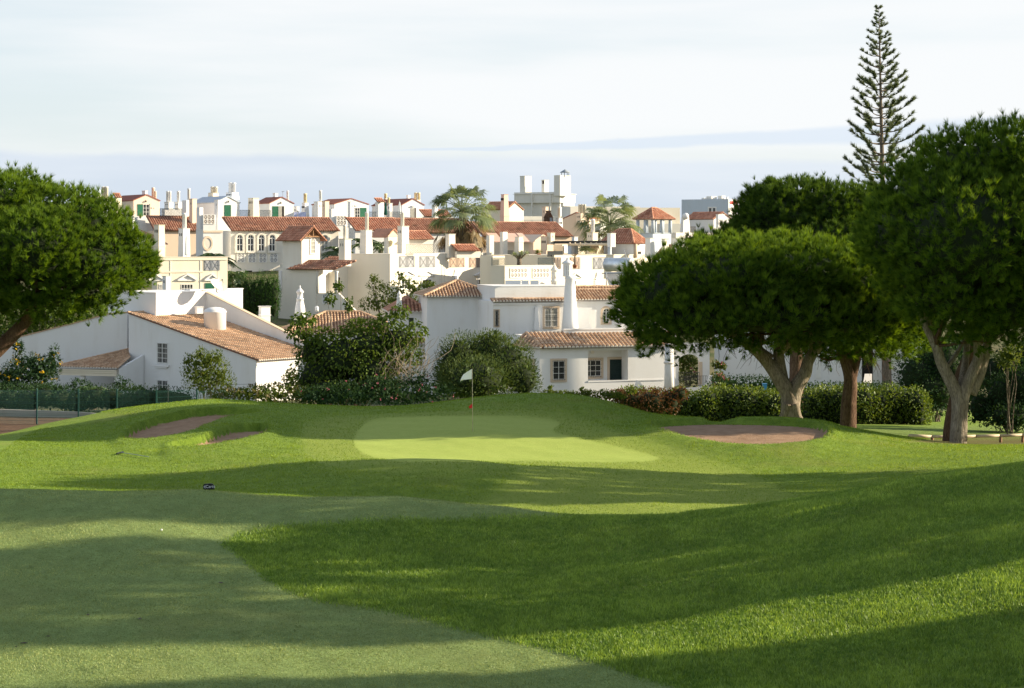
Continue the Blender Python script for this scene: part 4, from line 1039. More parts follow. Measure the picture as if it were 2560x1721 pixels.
# --- stair house: big plain cream walls, porch, outside stair
b = Blk(975, 212, 30); h = house('terrace_house', 'cream house with porch columns, dark door, outside stair and tiled canopy', b)
sl, sr, z0, z1 = body(h, b, 846, 1222, 637, mat='ivory', cap=.05)
bs_ = Blk(790, 209, 30); body(h, bs_, 696, None, 672, sr=5, mat='ivory', cap=0); body(h, Blk(848, 213.5, 30), 700, None, 664, sr=5, mat='ivory', cap=.03)
bt_ = Blk(754, 210.5, 45); slt, srt, _, _ = body(h, bt_, 706, 800, 592, mat='ivory')
gable(h, bt_, slt, srt, bt_.z(593), bt_.z(568, 'R', srt / 2), 'timber', 'tile_red', ov=.55, tile=True, g_ov=.6)
m = MB()
for x0, y0, x1, y1 in ((757, 593, 778, 571), (778, 571, 800, 593), (757, 592, 800, 592), (778, 574, 778, 592)):
    s0, s1 = bt_.s('R', x0), bt_.s('R', x1); m.tube([bt_.p('R', s0, .35, bt_.z(y0, 'R', s0)), bt_.p('R', s1, .35, bt_.z(y1, 'R', s1))], .08, 6)
m.build('truss', M['timber'], h)
window(h, bt_, 'R', 776, 787, 596, 634, 1, 3, arch=True, sur='white', sw=.12, pane='curtain'); shutter(h, bt_, 'R', 788, 794, 604, 634, 'paint_white')
mono(h, bs_, 'L', 722, 842, 673, 652, 'tile_brown', ov=.5, pitch=26, cut=(-1.6, 1.8)); mono(h, Blk(856, 211, 30), 'L', 806, 858, 652, 643, 'tile_brown', ov=.2, pitch=26, cut=(-.3, .5))
# porch: columns, dark door, balcony and stair wall
bp = Blk(850, 207.5, 30); m = MB(); fpoly(m, bp, 'L', [(786, 733), (846, 733), (890, 778), (890, 830), (786, 830)], -.25, 0); m.build('stair_wall', M['ivory'], h)
screen(h, bp, 'L', 807, 822, 736, 760, 1, 2, o=.0)
panel(h, Blk(850, 210.4, 30), 'L', 796, 838, 681, 735, 'ivory', 'porch_back', -.3, 0); panel(h, Blk(850, 210.3, 30), 'L', 799, 817, 694, 734, 'brown', 'door', 0, .06)
for x in (794, 841): 
    dd = 207.6 + (846 - x) * .03; m = MB(); m.tube_axis((x - CX) * dd / F, dd, [(.2, EZ + (HY - 733) * dd / F), (.17, EZ + (HY - 684) * dd / F), (.24, EZ + (HY - 681) * dd / F), (.24, EZ + (HY - 678) * dd / F)], 12); m.build('porch_column', M['white'], h, True)
panel(h, Blk(850, 208.5, 30), 'L', 846, 850, 694, 732, 'brown', 'window')
panel(h, bs_, 'L', 700, 705, 677, 727, 'white', 'pilaster', 0, .15); panel(h, bs_, 'L', 707, 714, 688, 699, 'grey', 'wall_plaque', 0, .05)
chimney(h, 847, 862, 878, 597, 666, 209, mat='ivory', slots=2, flues=[(862, 562, 8)], cap=.08)
chimney(h, 899, 915, 932, 575, 645, 216, mat='ivory', flues=[(917, 530, 9)], taper=.86, collar=622)
chimney(h, 993, 1005, 1023, 565, 645, 217, mat='ivory', slots=2, flues=[(1006, 530, 9)], taper=.95)
chimney(h, 1113, 1122, 1139, 585, 645, 222, mat='ivory', taper=.92)
# terrace front: railings between piers, pedimented and bell-topped windows
for x0, x1 in ((997, 1036), (1048, 1087), (1123, 1161), (1172, 1211)):
    panel(h, b, 'R', x0, x1, 642, 669, 'recess' if x0 < 1100 else 'recess_shade_warm', 'terrace_shade_panel', -.3, .01); railing(h, b, 'R', x0, x1, 641, 669, 'cross', 'grey_iron', o=.08)
for xc in (1017, 1066, 1205): pediment(h, b, 'R', xc, 21, 676, 689)
for x0, x1 in ((1003, 1025), (1056, 1078), (1196, 1214)): window(h, b, 'R', x0, x1, 699, 722, 3, 2, sur='white', sw=.2)
bell(h, b, 'R', 1139, 673, 692); window(h, b, 'R', 1132, 1145, 698, 720, 2, 2, sur='white', sw=.12)
for x in (1104, 1110): band(h, b, 'R', x, x + 2, 640, 740, 'ivory', .06)
bx = Blk(966, 218, 52); slx, srx, _, _ = body(h, bx, 960, 1003, 592, 645, mat='ivory'); gable(h, bx, slx + 3, srx, bx.z(593), bx.z(574, 'R', srx / 2), 'peach', 'tile_red', tile=False)
mono(h, Blk(1020, 219, 60), 'R', 1022, 1083, 598, 578, 'tile_red', ov=.2); by = Blk(1022, 219.5, 60); body(h, by, 1015, 1082, 600, 645, mat='ivory')
railing(h, Blk(1014, 214.5, 60), 'R', 1016, 1086, 611, 634, 'lattice', 'iron', r=.015)
mono(h, Blk(1140, 221, 60), 'R', 1142, 1200, 627, 612, 'tile_red', ov=.2); body(h, Blk(1142, 221.4, 60), 1138, 1202, 629, 645, mat='ivory')
m = MB(); s0 = bx.s('R', 976); m.tube([bx.p('R', s0, 0, bx.z(603, 'R', s0)), bx.p('R', s0, .12, bx.z(606, 'R', s0)), bx.p('R', s0, .1, bx.z(616, 'R', s0))], [.16, .24, .08], 10); m.build('wall_ornament', M['flue_yellow'], h)

# --- yellow-cream block with the pierced terrace screen
b = Blk(1262, 196, 42); h = house('terrace_house', 'pale cream block with two pierced white screens along its roof terrace', b)
body(h, b, 1226, 1384, 667, mat='cream', cap=.04)
screen(h, b, 'R', 1275, 1316, 671, 694, 5, 2, 'white', back='recess_shade_warm'); screen(h, b, 'R', 1331, 1371, 671, 694, 5, 2, 'white', back='recess_shade_warm')
pediment(h, b, 'R', 1303, 22, 700, 714); pediment(h, b, 'R', 1350, 22, 703, 714)
bq = Blk(1386, 214, 40); body(h, bq, 1222, 1640, 640, mat='cream', cap=.04); body(h, Blk(1232, 212, 40), 1200, 1262, 640, mat='cream')
for x0, x1, c_ in ((1424, 1449, 'recess_shade_warm'), (1482, 1516, 'recess'), (1386, 1401, 'recess_shade_warm')): panel(h, bq, 'R', x0, x1, 645, 673, c_, 'terrace_shade_panel', -.3, .01); railing(h, bq, 'R', x0, x1, 644, 673, 'cross', 'grey_iron', o=.08)
bell(h, bq, 'R', 1494, 681, 699); window(h, bq, 'R', 1487, 1500, 704, 724, 2, 2, sur='white', sw=.12)
pediment(h, bq, 'R', 1437, 16, 682, 694); window(h, bq, 'R', 1431, 1440, 702, 724, 2, 2, sur='white', sw=.15)
for y in range(648, 668, 5): band(h, bq, 'R', 1528, 1612, y, y + 3, 'ivory', .05)
railing(h, Blk(1228, 211, 40), 'R', 1230, 1262, 645, 665, 'lattice', 'lattice', r=.022); railing(h, Blk(1344, 206, 40), 'R', 1346, 1382, 645, 665, 'lattice', 'lattice', r=.022)
panel(h, bq, 'R', 1375, 1412, 628, 642, 'glass', 'glass_screen', -.4, -.3)

# --- middle huddle of small roofs, chimneys and the pergola
b = Blk(1330, 232, 50); h = house('terrace_house', 'beige gabled roof house with slotted chimney and black wooden pergola', b)
sl, sr, _, _ = body(h, b, 1322, 1383, 608, mat='peach'); gable(h, b, sl + 4, sr, b.z(608), b.z(589, 'R', sr / 2), 'peach', 'peach')
bb_ = Blk(1324, 233, 30); body(h, bb_, 1230, None, 606, sr=5, mat='ivory'); mono(h, Blk(1350, 234, 30), 'L', 1232, 1350, 607, 591, 'tile_red', ov=.1, pitch=20) if False else None
m = MB(); 
for x0, x1 in ((1234, 1260), (1268, 1308), (1310, 1326)):
    a, c = P(x0, 606, 232), P(x1, 607, 232); m.prism([a, c, c + (-1.0, 3.2, 1.1), a + (-1.0, 3.2, 1.1)], (0, 0, .1))
m.build('roof', M['pink'], h)
chimney(h, 1250, 1257, 1269, 580, 660, 229, mat='ivory', cap=0); chimney(h, 1286, 1297, 1309, 592, 660, 229, mat='ivory', taper=.85, collar=606); chimney(h, 1216, 1224, 1235, 589, 645, 230, mat='ivory', cap=0)
chimney(h, 1352, 1366, 1368, 591, 642, 230, mat='peach', slots=5); chimney(h, 1368, 1377, 1387, 582, 612, 230, mat='cream', slots=1, slot_face='R')
panel(h, bb_, 'L', 1262, 1284, 626, 640, 'curtain', 'window')
bp = Blk(1425, 226, 25); m = MB(); m.prism([P(1384, 603, 227), P(1532, 602, 224), P(1532, 602, 228) , P(1384, 603, 231)], (0, 0, -.32)); m.build('pergola_roof', M['iron'], h)
m = MB()
for i in range(9):
    x = 1424 + i * 13.2; m.tube([P(x, 609.5, 223.6), P(x + 2, 605, 230)], .10, 5)
m.tube([P(1420, 612, 224.4), P(1530, 611, 222.4)], .16, 6); m.build('pergola_beam', M['pale_wood'], h)
for x, d_ in ((1424, 225), (1524, 223.4)): m = MB(); m.tube_axis((x - CX) * d_ / F, d_, [(.24, EZ + (HY - 660) * d_ / F), (.24, EZ + (HY - 613) * d_ / F)], 14); m.build('pergola_column', M['bluegrey'], h, True)
body(h, Blk(1406, 236, 40), 1384, 1530, 612, mat='cream'); panel(h, Blk(1406, 235.8, 40), 'R', 1410, 1424, 614, 634, 'grey', 'door')
chimney(h, 1467, 1482, 1495, 581, 612, 232, mat='cream', slots=2, flues=[(1482, 548, 9)], fmat='white')
chimney(h, 1428, 1436, 1446, 592, 650, 229, mat='white', taper=.85)

# --- red hipped house with white walls next to the pergola
b = Blk(1584, 226, 40); h = house('terrace_house', 'white house with red hipped roof and open corner porch behind the silver tank', b)
sl, sr, _, _ = body(h, b, 1512, 1594, 610, mat='white'); body(h, Blk(1584, 228, 40), 1510, 1622, 611, mat='white')
hip(h, b, sl + .4, b.s('R', 1618), b.z(609), 1.75, 'tile_red', ov=.3)
chimney(h, 1518, 1527, 1539, 583, 618, 222, mat='white'); chimney(h, 1611, 1626, 1638, 595, 645, 222, mat='white', taper=.8, cap=.1); chimney(h, 1653, 1662, 1673, 597, 645, 222, mat='ivory', taper=.82, cap=.1, slots=2); chimney(h, 1681, 1704, 1716, 596, 650, 224, mat='white', slots=3)
panel(h, Blk(1584, 227.6, 40), 'R', 1594, 1603, 629, 641, 'black', 'opening')
m = MB(); m.tube_axis((1589 - CX) * 226 / F, 226, [(.2, EZ + (HY - 645) * 226 / F), (.2, EZ + (HY - 610) * 226 / F)], 10); m.build('porch_column', M['surround'], h, True)
m = MB(); a = P(1637, 641, 226); m.prism([a, P(1683, 640, 224), P(1683, 612, 228), P(1660, 612, 229)], (0, .3, .05)); m.build('roof', M['tile_brown'], h)

# --- arched-window house with the long tiled roof
b = Blk(577, 255, 66); h = house('terrace_house', 'cream house with a row of arched windows under a long red tiled roof', b)
body(h, b, 556, 846, 577, mat='ivory'); mono(h, b, 'R', 577, 849, 577, 544, 'tile_brown', ov=.4, pitch=23, cut=(-.2, .2))
for x in (599, 626, 653, 680): window(h, b, 'R', x - 8, x + 8, 587, 629, 2, 2, arch=True, sur='ivory', sw=.22, bar=.10, so=.2)
window(h, b, 'R', 803, 820, 588, 629, 2, 2, arch=True, sur='ivory', sw=.25, pane='curtain', bar=.08, so=.2)
for x in (602, 630, 657, 684): screen(h, b, 'R', x - 9, x + 9, 634, 656, 2, 2)
band(h, b, 'R', 590, 700, 631.5, 633, 'ivory', .1); panel(h, b, 'R', 612, 630, 677, 700, 'dark', 'opening'); panel(h, b, 'R', 659, 694, 677, 700, 'dark', 'opening')
h2 = h
# --- peach house far left with hut, tiled roof and oval window
b = Blk(390, 268, 66); h = house('terrace_house', 'peach house with a rooftop hut, one open green shutter and a striped red tiled roof', b)
body(h, b, 340, 512, 577, mat='peach'); mono(h, b, 'R', 384, 513, 577, 541, 'tile_brown', ov=.4, pitch=24, cut=(-.1, 1.2))
body(h, Blk(334, 272, 60), 270, 470, 541, mat='white')
m = MB(); m.tube_axis((331 - CX) * 268 / F, 268, [(.3, EZ + (HY - 600) * 268 / F), (.3, EZ + (HY - 545) * 268 / F)], 12); m.build('pier', M['white'], h, True)
def hut(h, xl, xc, xr, ye, ya, d, mat, roof='maroon', th=58, yb=560):
    b = Blk(xc, d, th); sl, sr, z0, z1 = body(h, b, xl, xr, ye, yb, mat=mat, name='rooftop_hut'); gable(h, b, sl, sr, z1, b.z(ya, 'R', sr / 2), mat, roof); return b
bh = hut(h, 276, 334, 399, 502, 488, 278, 'peach')
shutter(h, bh, 'R', 343.5, 357, 511, 540); window(h, bh, 'R', 357.5, 373, 511, 540, 2, 3); lamp(h, bh, 'R', 364, 504); band(h, bh, 'R', 373.3, 375, 510, 540, 'dark_green', .04, 'shutter')
chimney(h, 282, 290.5, 304, 494, 560, 274, mat='cream', cap=0)
mono(h, Blk(289, 273.5, 58), 'R', 287, 305, 494, 484, 'tile_red', ov=.15, pitch=30)
chimney(h, 355, 363, 369, 477, 500, 284, mat='white'); chimney(h, 378, 383, 391, 497, 505, 283, mat='peach', cap=0, flues=[(383, 469, 8), (389, 478, 5)])
m = MB(); 
for x in (381, 386.5): s0 = bh.s('R', x); m.tube([bh.p('R', s0 - .12, .05, bh.z(518)), bh.p('R', s0, .08, bh.z(521)), bh.p('R', s0 + .15, .05, bh.z(519))], .05, 5)
m.build('wall_ornament', M['mortar'], h)
railing(h, Blk(398, 272, 66), 'R', 400, 455, 522, 541, 'lattice', 'lattice', r=.025)
ov_ = Blk(508, 250, 66); body(h, ov_, 490, 557, 576, mat='white', cap=.02); band(h, ov_, 'R', 508, 556, 577, 582, 'peach', .12)
m = MB(); s0 = ov_.s('R', 519); zz = ov_.z(609, 'R', s0); n_ = ov_.Nn['R']
for i in range(20):
    a0, a1 = i * math.pi / 10, (i + 1) * math.pi / 10; pr = lambda a, k, o: ov_.p('R', s0 + .52 * k * math.cos(a), o, zz + .72 * k * math.sin(a)); m.prism([pr(a0, 1, -.02), pr(a1, 1, -.02), pr(a1, 1.42, -.02), pr(a0, 1.42, -.02)], (n_[0] * .1, n_[1] * .1, 0))
wo = m.build('oval_window', M['peach'], h); m = MB(); m.prism([pr(i * math.pi / 10, 1, .002) for i in range(20)], (n_[0] * .01, n_[1] * .01, 0)); m.build('pane', M['mortar'], wo)
m = MB(); m.prism([P(352, 577, 262), P(386, 590, 258), P(420, 612, 254), P(384, 612, 256)], (0, 0, .12)); m.build('lower_roof', M['tile_brown'], h)

# --- white house with silver roof, green roller shutter
b = Blk(540, 282, 56); h = house('terrace_house', 'white rooftop house with silvery roof and a full green roller shutter', b)
bh = hut(h, 478, 540, 599, 507, 492, 282, 'white', 'bluegrey'); body(h, b, 470, 605, 544, mat='white')
shutter(h, bh, 'R', 561, 577, 513, 542); lamp(h, bh, 'R', 570, 505)
chimney(h, 473, 481, 492, 497, 560, 272, mat='peach', slots=1); chimney(h, 455, 466, 474, 501, 575, 274, mat='white', cap=.0, flues=[(472, 471, 7)])
chimney(h, 518, 532, 549, 482, 500, 290, mat='cream', slots=0, flues=[(531, 467, 9), (540, 467, 9)], taper=.8); chimney(h, 563, 580, 599, 481, 500, 288, mat='white', slots=4, flues=[(576, 457, 9), (585, 457, 9)], taper=.85, cap=.05)
chimney(h, 491, 499, 508, 519, 585, 266, mat='white', cap=0); chimney(h, 536, 545, 558, 500, 580, 268, mat='white', slots=1, cap=.05)
bk_ = Blk(508, 266, 66); body(h, bk_, 503, 540, 537, 585, mat='white'); screen(h, bk_, 'R', 508.5, 536, 538, 560, 3, 2, back='recess_shade_warm')
body(h, Blk(412, 300, 50), 405, 460, 523, mat='white'); chimney(h, 411, 422, 433, 505, 525, 296, mat='white', slots=3, flues=[(420, 478, 9), (425, 478, 6)], fmat='white'); chimney(h, 437, 446, 456, 505, 525, 297, mat='white', slots=3, flues=[(446, 478, 8)])

# --- row of rooftop huts with maroon roofs
b = Blk(674, 292, 56); h = house('terrace_house', 'white rooftop house with green folded shutter and pale laundry hung beside it', b)
bh = hut(h, 636, 674, 734, 509, 494, 292, 'white'); body(h, b, 600, 740, 544, mat='white')
shutter(h, bh, 'R', 681, 695, 516, 543); panel(h, bh, 'R', 696, 709, 516, 543, 'curtain', 'door'); panel(h, bh, 'R', 705, 710, 516, 543, 'dark', 'opening', .0, .04); lamp(h, bh, 'R', 701, 508)
chimney(h, 619, 633, 649, 495, 545, 284, mat='cream', slots=3, taper=.88); chimney(h, 682, 688, 695, 483, 500, 300, mat='white'); chimney(h, 715, 718, 724, 500, 508, 299, mat='white', cap=0, flues=[(719, 477, 6)])
m = MB(); m.tube([P(707, 478, 299), P(707, 497, 299)], .03, 5); m.tube([P(704, 480, 299), P(711, 479, 299)], .03, 5); m.build('antenna', M['grey_iron'], h)
railing(h, Blk(600, 284, 66), 'R', 600, 677, 526, 543, 'lattice', 'lattice', r=.022); chimney(h, 752, 762, 774, 507, 545, 296, mat='white', slots=3, flues=[(763, 484, 8)], fmat='flue_yellow', taper=.7); chimney(h, 734, 742, 748, 516, 545, 298, mat='white', slots=2)
t_ = tag(MB().build('laundry', M['cloth_blue']), 'pale blue bedsheets drying on a line between white rooftop chimneys', 'laundry') if False else None
m = MB(); bL = Blk(735, 291, 75)
for x0, x1, y1 in ((735, 743, 546), (745, 765, 545)):
    s0, s1, z0, z1 = bL.sz('R', x0, x1, 531, y1); 
    for i in range(8):
        a, c = s0 + (s1 - s0) * i / 8, s0 + (s1 - s0) * (i + 1) / 8; o0, o1 = .05 * math.sin(i * 1.9), .05 * math.sin((i + 1) * 1.9); m.prism([bL.p('R', a, o0, z0), bL.p('R', c, o1, z0), bL.p('R', c, o1 * .3, z1), bL.p('R', a, o0 * .3, z1)], (.005, .015, 0))
m.tube([bL.p('R', bL.s('R', 733), 0, bL.z(531)), bL.p('R', bL.s('R', 767), 0, bL.z(531))], .015, 5)
tag(m.build('laundry', M['cloth_blue']), 'pale blue bedsheets drying on a line between white rooftop chimneys', 'laundry')

b = Blk(852, 290, 56); h = house('terrace_house', 'white rooftop house with a peach chimney at its corner and a green shutter', b)
bh = hut(h, 780, 836, 921, 511, 498, 290, 'white'); body(h, Blk(824, 288, 60), 790, 925, 545, mat='white')
window(h, bh, 'R', 887, 899, 520, 544, 2, 3); shutter(h, bh, 'R', 900, 916, 520, 544); band(h, bh, 'R', 885, 894, 513, 515, 'white', .3, 'canopy')
chimney(h, 785, 795, 806, 504, 545, 286, mat='white', slots=2, slot_face='R', flues=[(801, 476, 7)]); chimney(h, 805, 813, 823, 503, 552, 280, mat='peach', slots=1); chimney(h, 869, 876, 885, 504, 570, 276, mat='white', slots=1, slot_face='R')
bk_ = Blk(841, 272, 66); chimney(h, 822, 829, 841, 523, 590, 272, mat='white', cap=0); body(h, bk_, 836, 868, 540, 590, mat='white'); screen(h, bk_, 'R', 841.5, 865, 541, 563, 3, 2, back='recess_shade_warm')
mono(h, Blk(885, 255, 66), 'R', 887, 1010, 577, 545, 'tile_red', ov=.3, pitch=23); body(h, Blk(888, 255, 66), 884, 1010, 580, mat='white')

b = Blk(1005, 294, 56); h = house('terrace_house', 'white rooftop house with grey door and twin yellow flues nearest the tall palm', b)
bh = hut(h, 930, 1005, 1060, 513, 498, 294, 'white'); body(h, Blk(930, 290, 66), 920, 1062, 546, mat='white')
panel(h, bh, 'R', 1026, 1039, 521, 547, 'curtain', 'door'); band(h, bh, 'R', 1037, 1039.5, 520, 547, 'brown', .06, 'door_frame'); band(h, bh, 'R', 1028, 1037, 515, 517, 'white', .3, 'canopy')
chimney(h, 938, 946, 960, 505, 545, 286, mat='white', cap=0); mono(h, Blk(944, 285.6, 58), 'R', 942, 961, 505, 496, 'tile_red', ov=.15, pitch=30); chimney(h, 969, 974, 981, 508, 545, 285, mat='white', slots=2, flues=[(972, 494, 6)], fmat='flue_yellow')
chimney(h, 1034, 1042, 1052, 500, 512, 302, mat='ivory', cap=0, flues=[(1039, 482, 7), (1047, 482, 7)], fmat='flue_yellow'); chimney(h, 960, 964, 970, 497, 502, 303, mat='white', cap=0, flues=[(964, 484, 7)], fmat='flue_yellow'); chimney(h, 1016, 1020, 1026, 488, 503, 304, mat='white')
railing(h, Blk(920, 284, 66), 'R', 921, 940, 530, 545, 'lattice', 'lattice', r=.022); railing(h, Blk(966, 284, 66), 'R', 967, 1006, 530, 546, 'lattice', 'lattice', r=.022)
parasol(964, 506, 545, 283, 'cloth_green', 'closed dark green parasol on a roof terrace beside a white chimney'); parasol(999, 505, 545, 288, 'cloth_white', 'closed white parasol on the roof terrace behind a dark lattice railing')
b = Blk(1012, 258, 66); h2 = house('terrace_house', 'low house half behind the tall palm under a brownish tiled roof', b)
body(h2, b, 1008, 1200, 582, mat='white'); mono(h2, b, 'R', 1012, 1200, 582, 547, 'tile_brown', ov=.4, pitch=22, cut=(-.2, .2)); mono(h2, Blk(1058, 292, 66), 'R', 1060, 1130, 541, 525, 'tile_red', ov=.2); body(h2, Blk(1060, 292.4, 66), 1056, 1135, 542, mat='white')
chimney(h2, 1079, 1087, 1096, 513, 552, 288, mat='white', taper=.85)

# --- far left rooftop house above the pine
b = Blk(256, 300, 56); h = house('terrace_house', 'pale rooftop house with twin round flues and a domed chimney above the pine', b)
body(h, b, 225, 285, 509, mat='ivory'); chimney(h, 252, 262, 278, 494, 512, 300, mat='cream', cap=.04, flues=[(258, 467, 9), (266, 467, 9)], taper=.8)
lathe_px(h, 242, 302, [(9, 520), (8.5, 492), (10, 491), (10, 489.5), (8, 489), (7, 485), (4, 482.5), (0, 482)], 'cream'); lathe_px(h, 247, 306, [(9, 495), (7, 480), (3, 475), (0, 474)], 'bluegrey')
panel(h, b, 'R', 262, 283, 516, 534, 'slate', 'garage_door'); body(h, Blk(200, 305, 56), 190, 245, 500, mat='peach'); mono(h, Blk(203, 303, 56), 'R', 200, 232, 501, 492, 'tile_red', ov=.2)

# --- pink chimney house and the large tiled roof right of the palm
b = Blk(1235, 270, 52); h = house('terrace_house', 'house with a tall salmon pink chimney and a broad streaked red tiled roof', b)
sl, sr, _, _ = body(h, Blk(1240, 276, 40), 1204, 1309, 524, mat='white'); b2 = Blk(1266, 274, 42); s2, r2, _, _ = body(h, b2, 1204, 1308, 524, mat='cream'); gable(h, b2, s2, r2, b2.z(524), b2.z(506, 'R', r2 * .1), 'cream', 'tile_red', tile=True)
chimney(h, 1250, 1260, 1273, 486, 575, 266, mat='pink', collar=541, taper=.74, cap=.08, slots=3)
bb_ = Blk(1206, 252, 66); body(h, bb_, 1200, 1432, 592, mat='peach'); mono(h, bb_, 'R', 1206, 1432, 591, 556, 'tile_brown', ov=.4, pitch=23, cut=(-.2, .6))
t_ = thing('metal_chimney', 'flared brown metal chimney cowl on the ridge of a tiled roof', 'chimney', P(1372, 555, 262)); m = MB(); q_ = lambda w_, y: [P(1371 - w_, y, 262.3), P(1371 + w_, y, 261.7), P(1371 + w_, y, 262.9), P(1371 - w_, y, 263.4)]
for (w0, y0), (w1, y1) in (((12, 556), (11, 545)), ((12.5, 545), (6, 532)), ((6, 532), (7, 527))): A, B = q_(w0, y0), q_(w1, y1); m.add(A + B, [(3, 2, 1, 0), (4, 5, 6, 7)] + [(i, (i + 1) % 4, (i + 1) % 4 + 4, i + 4) for i in range(4)])
m.build('cowl', M['bark_red'], t_); m = MB(); m.box(P(1379, 550, 262), .55, .5, .6, .3); m.build('duct', M['slate'], t_)
chimney(h, 1355, 1364, 1371, 517, 560, 268, mat='peach', slots=1); chimney(h, 1388, 1397, 1408, 545, 585, 262, mat='white', slots=2, slot_face='R', flues=[(1398, 517, 7)], taper=.8, fmat='cream')
m = MB(); m.tube([P(1305, 551, 268), P(1405, 551, 268)], .03, 5); m.tube([P(1330, 551, 268), P(1330, 560, 268)], .03, 5); m.build('roof_rail', M['slate'], h)

# --- tower building, beige gable, long beige block, pavilion, hotel
b = Blk(1400, 420, 30); h = house('apartment_tower', 'tall grey-white apartment block with roof cabins and a small cone cowl', b, 'apartment block')
z_ = b.z(488); body(h, b, 1287, 1436, 487, mat='grey'); sL = b.s('L', 1286)
body(h, Blk(1400, 419, 30), 1285.5, 1438, 485, 507, mat='grey', cap=.25); band(h, Blk(1400, 419, 30), 'L', 1286, 1400, 481, 485, 'grey', .1)
for x in (1330, 1376): panel(h, Blk(1400, 419, 30), 'L', x, x + 3, 486, 555, 'grey', 'pilaster', 0, .5)
panel(h, b, 'R', 1404, 1426, 491, 516, 'white', 'recess', 0, .5); wn = window(h, b, 'R', 1410, 1422, 494, 500, 1, 1, sur='white', sw=.5, bar=.15)
chimney(h, 1300, 1312, 1329, 440, 490, 425, mat='grey', cap=.1); chimney(h, 1385, 1400, 1427, 438, 490, 418, mat='grey', cap=0); chimney(h, 1354, 1361, 1372, 450, 490, 424, mat='grey', cap=.1, name='roof_unit'); panel(h, Blk(1361, 424, 48), 'L', 1356, 1360, 452, 460, 'brown', 'vent')
ml = MB()
for x in (1404, 1411, 1418, 1422): ml.tube([P(x, 440, 419), P(x, 431, 419)], .08, 5)
ml.build('cowl_leg', M['slate'], h); lathe_px(h, 1412.5, 419.5, [(13, 432), (12.5, 431), (1, 424), (0, 423.6)], 'slate', 'cone_cowl')
body(h, Blk(1300, 395, 70), 1290, 1480, 541, mat='grey'); body(h, Blk(1426, 398, 70), 1404, 1600, 516, mat='ivory')
b = Blk(1470, 285, 30); h = house('terrace_house', 'beige house with a plain shaded gable and three round flues', b)
s2, r2, _, _ = body(h, Blk(1473, 285, 20), 1407, 1500, 548, mat='peach')
m = MB(); bb_ = Blk(1473, 285, 20); s_a, s_b, s_m = bb_.s('L', 1407), 0, bb_.s('L', 1440); m.prism([bb_.p('L', s_a, 0, bb_.z(548)), bb_.p('L', 0, 0, bb_.z(548)), bb_.p('L', s_m, 0, bb_.z(533))], (bb_.D['R'][0] * r2, bb_.D['R'][1] * r2, 0)); m.build('gable', M['peach'], h)
m = MB(); o_ = np.array([bb_.D['R'][0] * r2, bb_.D['R'][1] * r2, 0]); a, c, e = bb_.p('L', s_a, .1, bb_.z(548) + .02), bb_.p('L', -.1, .1, bb_.z(548) + .02), bb_.p('L', s_m, .1, bb_.z(533) + .04)
m.prism([a, e, e + o_, a + o_], (0, 0, .12)); m.prism([e, c, c + o_, e + o_], (0, 0, .12)); m.build('roof', M['maroon'], h)
chimney(h, 1440, 1452, 1466, 534, 560, 284, mat='peach', slots=3, cap=0, flues=[(1449, 511, 7), (1456, 511, 7), (1462, 511, 5)], fmat='cream')
body(h, Blk(1500, 262, 40), 1480, 1580, 560, mat='white')
b = Blk(1500, 350, 75); h = house('apartment_block', 'long low beige block with a plain wall behind the palm', b, 'apartment block'); body(h, b, 1495, 1700, 519, mat='cream'); panel(h, b, 'R', 1640, 1690, 560, 600, 'grey', 'annex', 0, 5)
b = Blk(1632, 268, 45); h = house('roof_pavilion', 'open pavilion with grey columns and a pyramid of red tiles', b, 'pavilion')
s2, r2, _, z1 = body(h, b, 1592, 1678, 584, mat='bluegrey', cap=.1); ze = b.z(548)
hip(h, b, s2, r2, ze, b.z(521) - ze + .1, 'tile_red', ov=.45)
for l, r in ((.03, .03), (.5, .03), (.97, .03), (.03, .5), (.03, .97), (.97, .97), (.97, .5), (.5, .97)):
    q = b.lr(s2 * l, r2 * r, 0); m = MB(); m.tube_axis(q[0], q[1], [(.28, z1), (.24, ze + .25)], 12); m.build('column', M['bluegrey'], h, True)
m = MB(); m.prism([b.lr(-.1, -.1, ze - .14), b.lr(s2 + .1, -.1, ze - .14), b.lr(s2 + .1, r2 + .1, ze - .14), b.lr(-.1, r2 + .1, ze - .14)], (0, 0, .12)); m.build('ceiling_slab', M['white'], h)
b = Blk(1820, 440, 32); h = house('hotel', 'large pale hotel block with a red roof-top sign', b, 'hotel'); body(h, b, 1704, 1859, 498, mat='bluegrey')
m = MB(); sbox(m, b, 'R', .05, b.s('R', 1858.5), b.z(600), b.z(498.3), .0, .12); m.build('lit_front_wall', M['white'], h)  # white slab paints the sunlit face; blue-grey body paints the shaded side
for x0, x1, y0 in ((1754, 1768, 495), (1766, 1792, 491), (1795, 1814, 490), (1815, 1822, 493)): chimney(h, x0, (x0 + x1) / 2, x1, y0, 500, 446, mat='grey', cap=0, name='roof_unit')
for x in (1772, 1782): window(h, b, 'L', x, x + 7, 520, 532, 1, 1, sur='white', sw=.25)
for x in (1828, 1833, 1838): window(h, b, 'R', x, x + 3, 520, 535, 1, 1, arch=True, so=.2)
m = MB(); s0 = b.s('R', 1825.3); zz = b.z(507, 'R', s0); 
for i in range(16): a0, a1 = i * math.pi / 8, (i + 1) * math.pi / 8; pr = lambda a, k: b.p('R', s0 + .38 * k * math.cos(a) * 1.6, .13, zz + .40 * k * math.sin(a)); m.prism([pr(a0, .55), pr(a1, .55), pr(a1, 1), pr(a0, 1)], (b.Nn['R'][0] * .1, b.Nn['R'][1] * .1, 0))
m.build('sign_emblem', M['red'], h); m = MB()
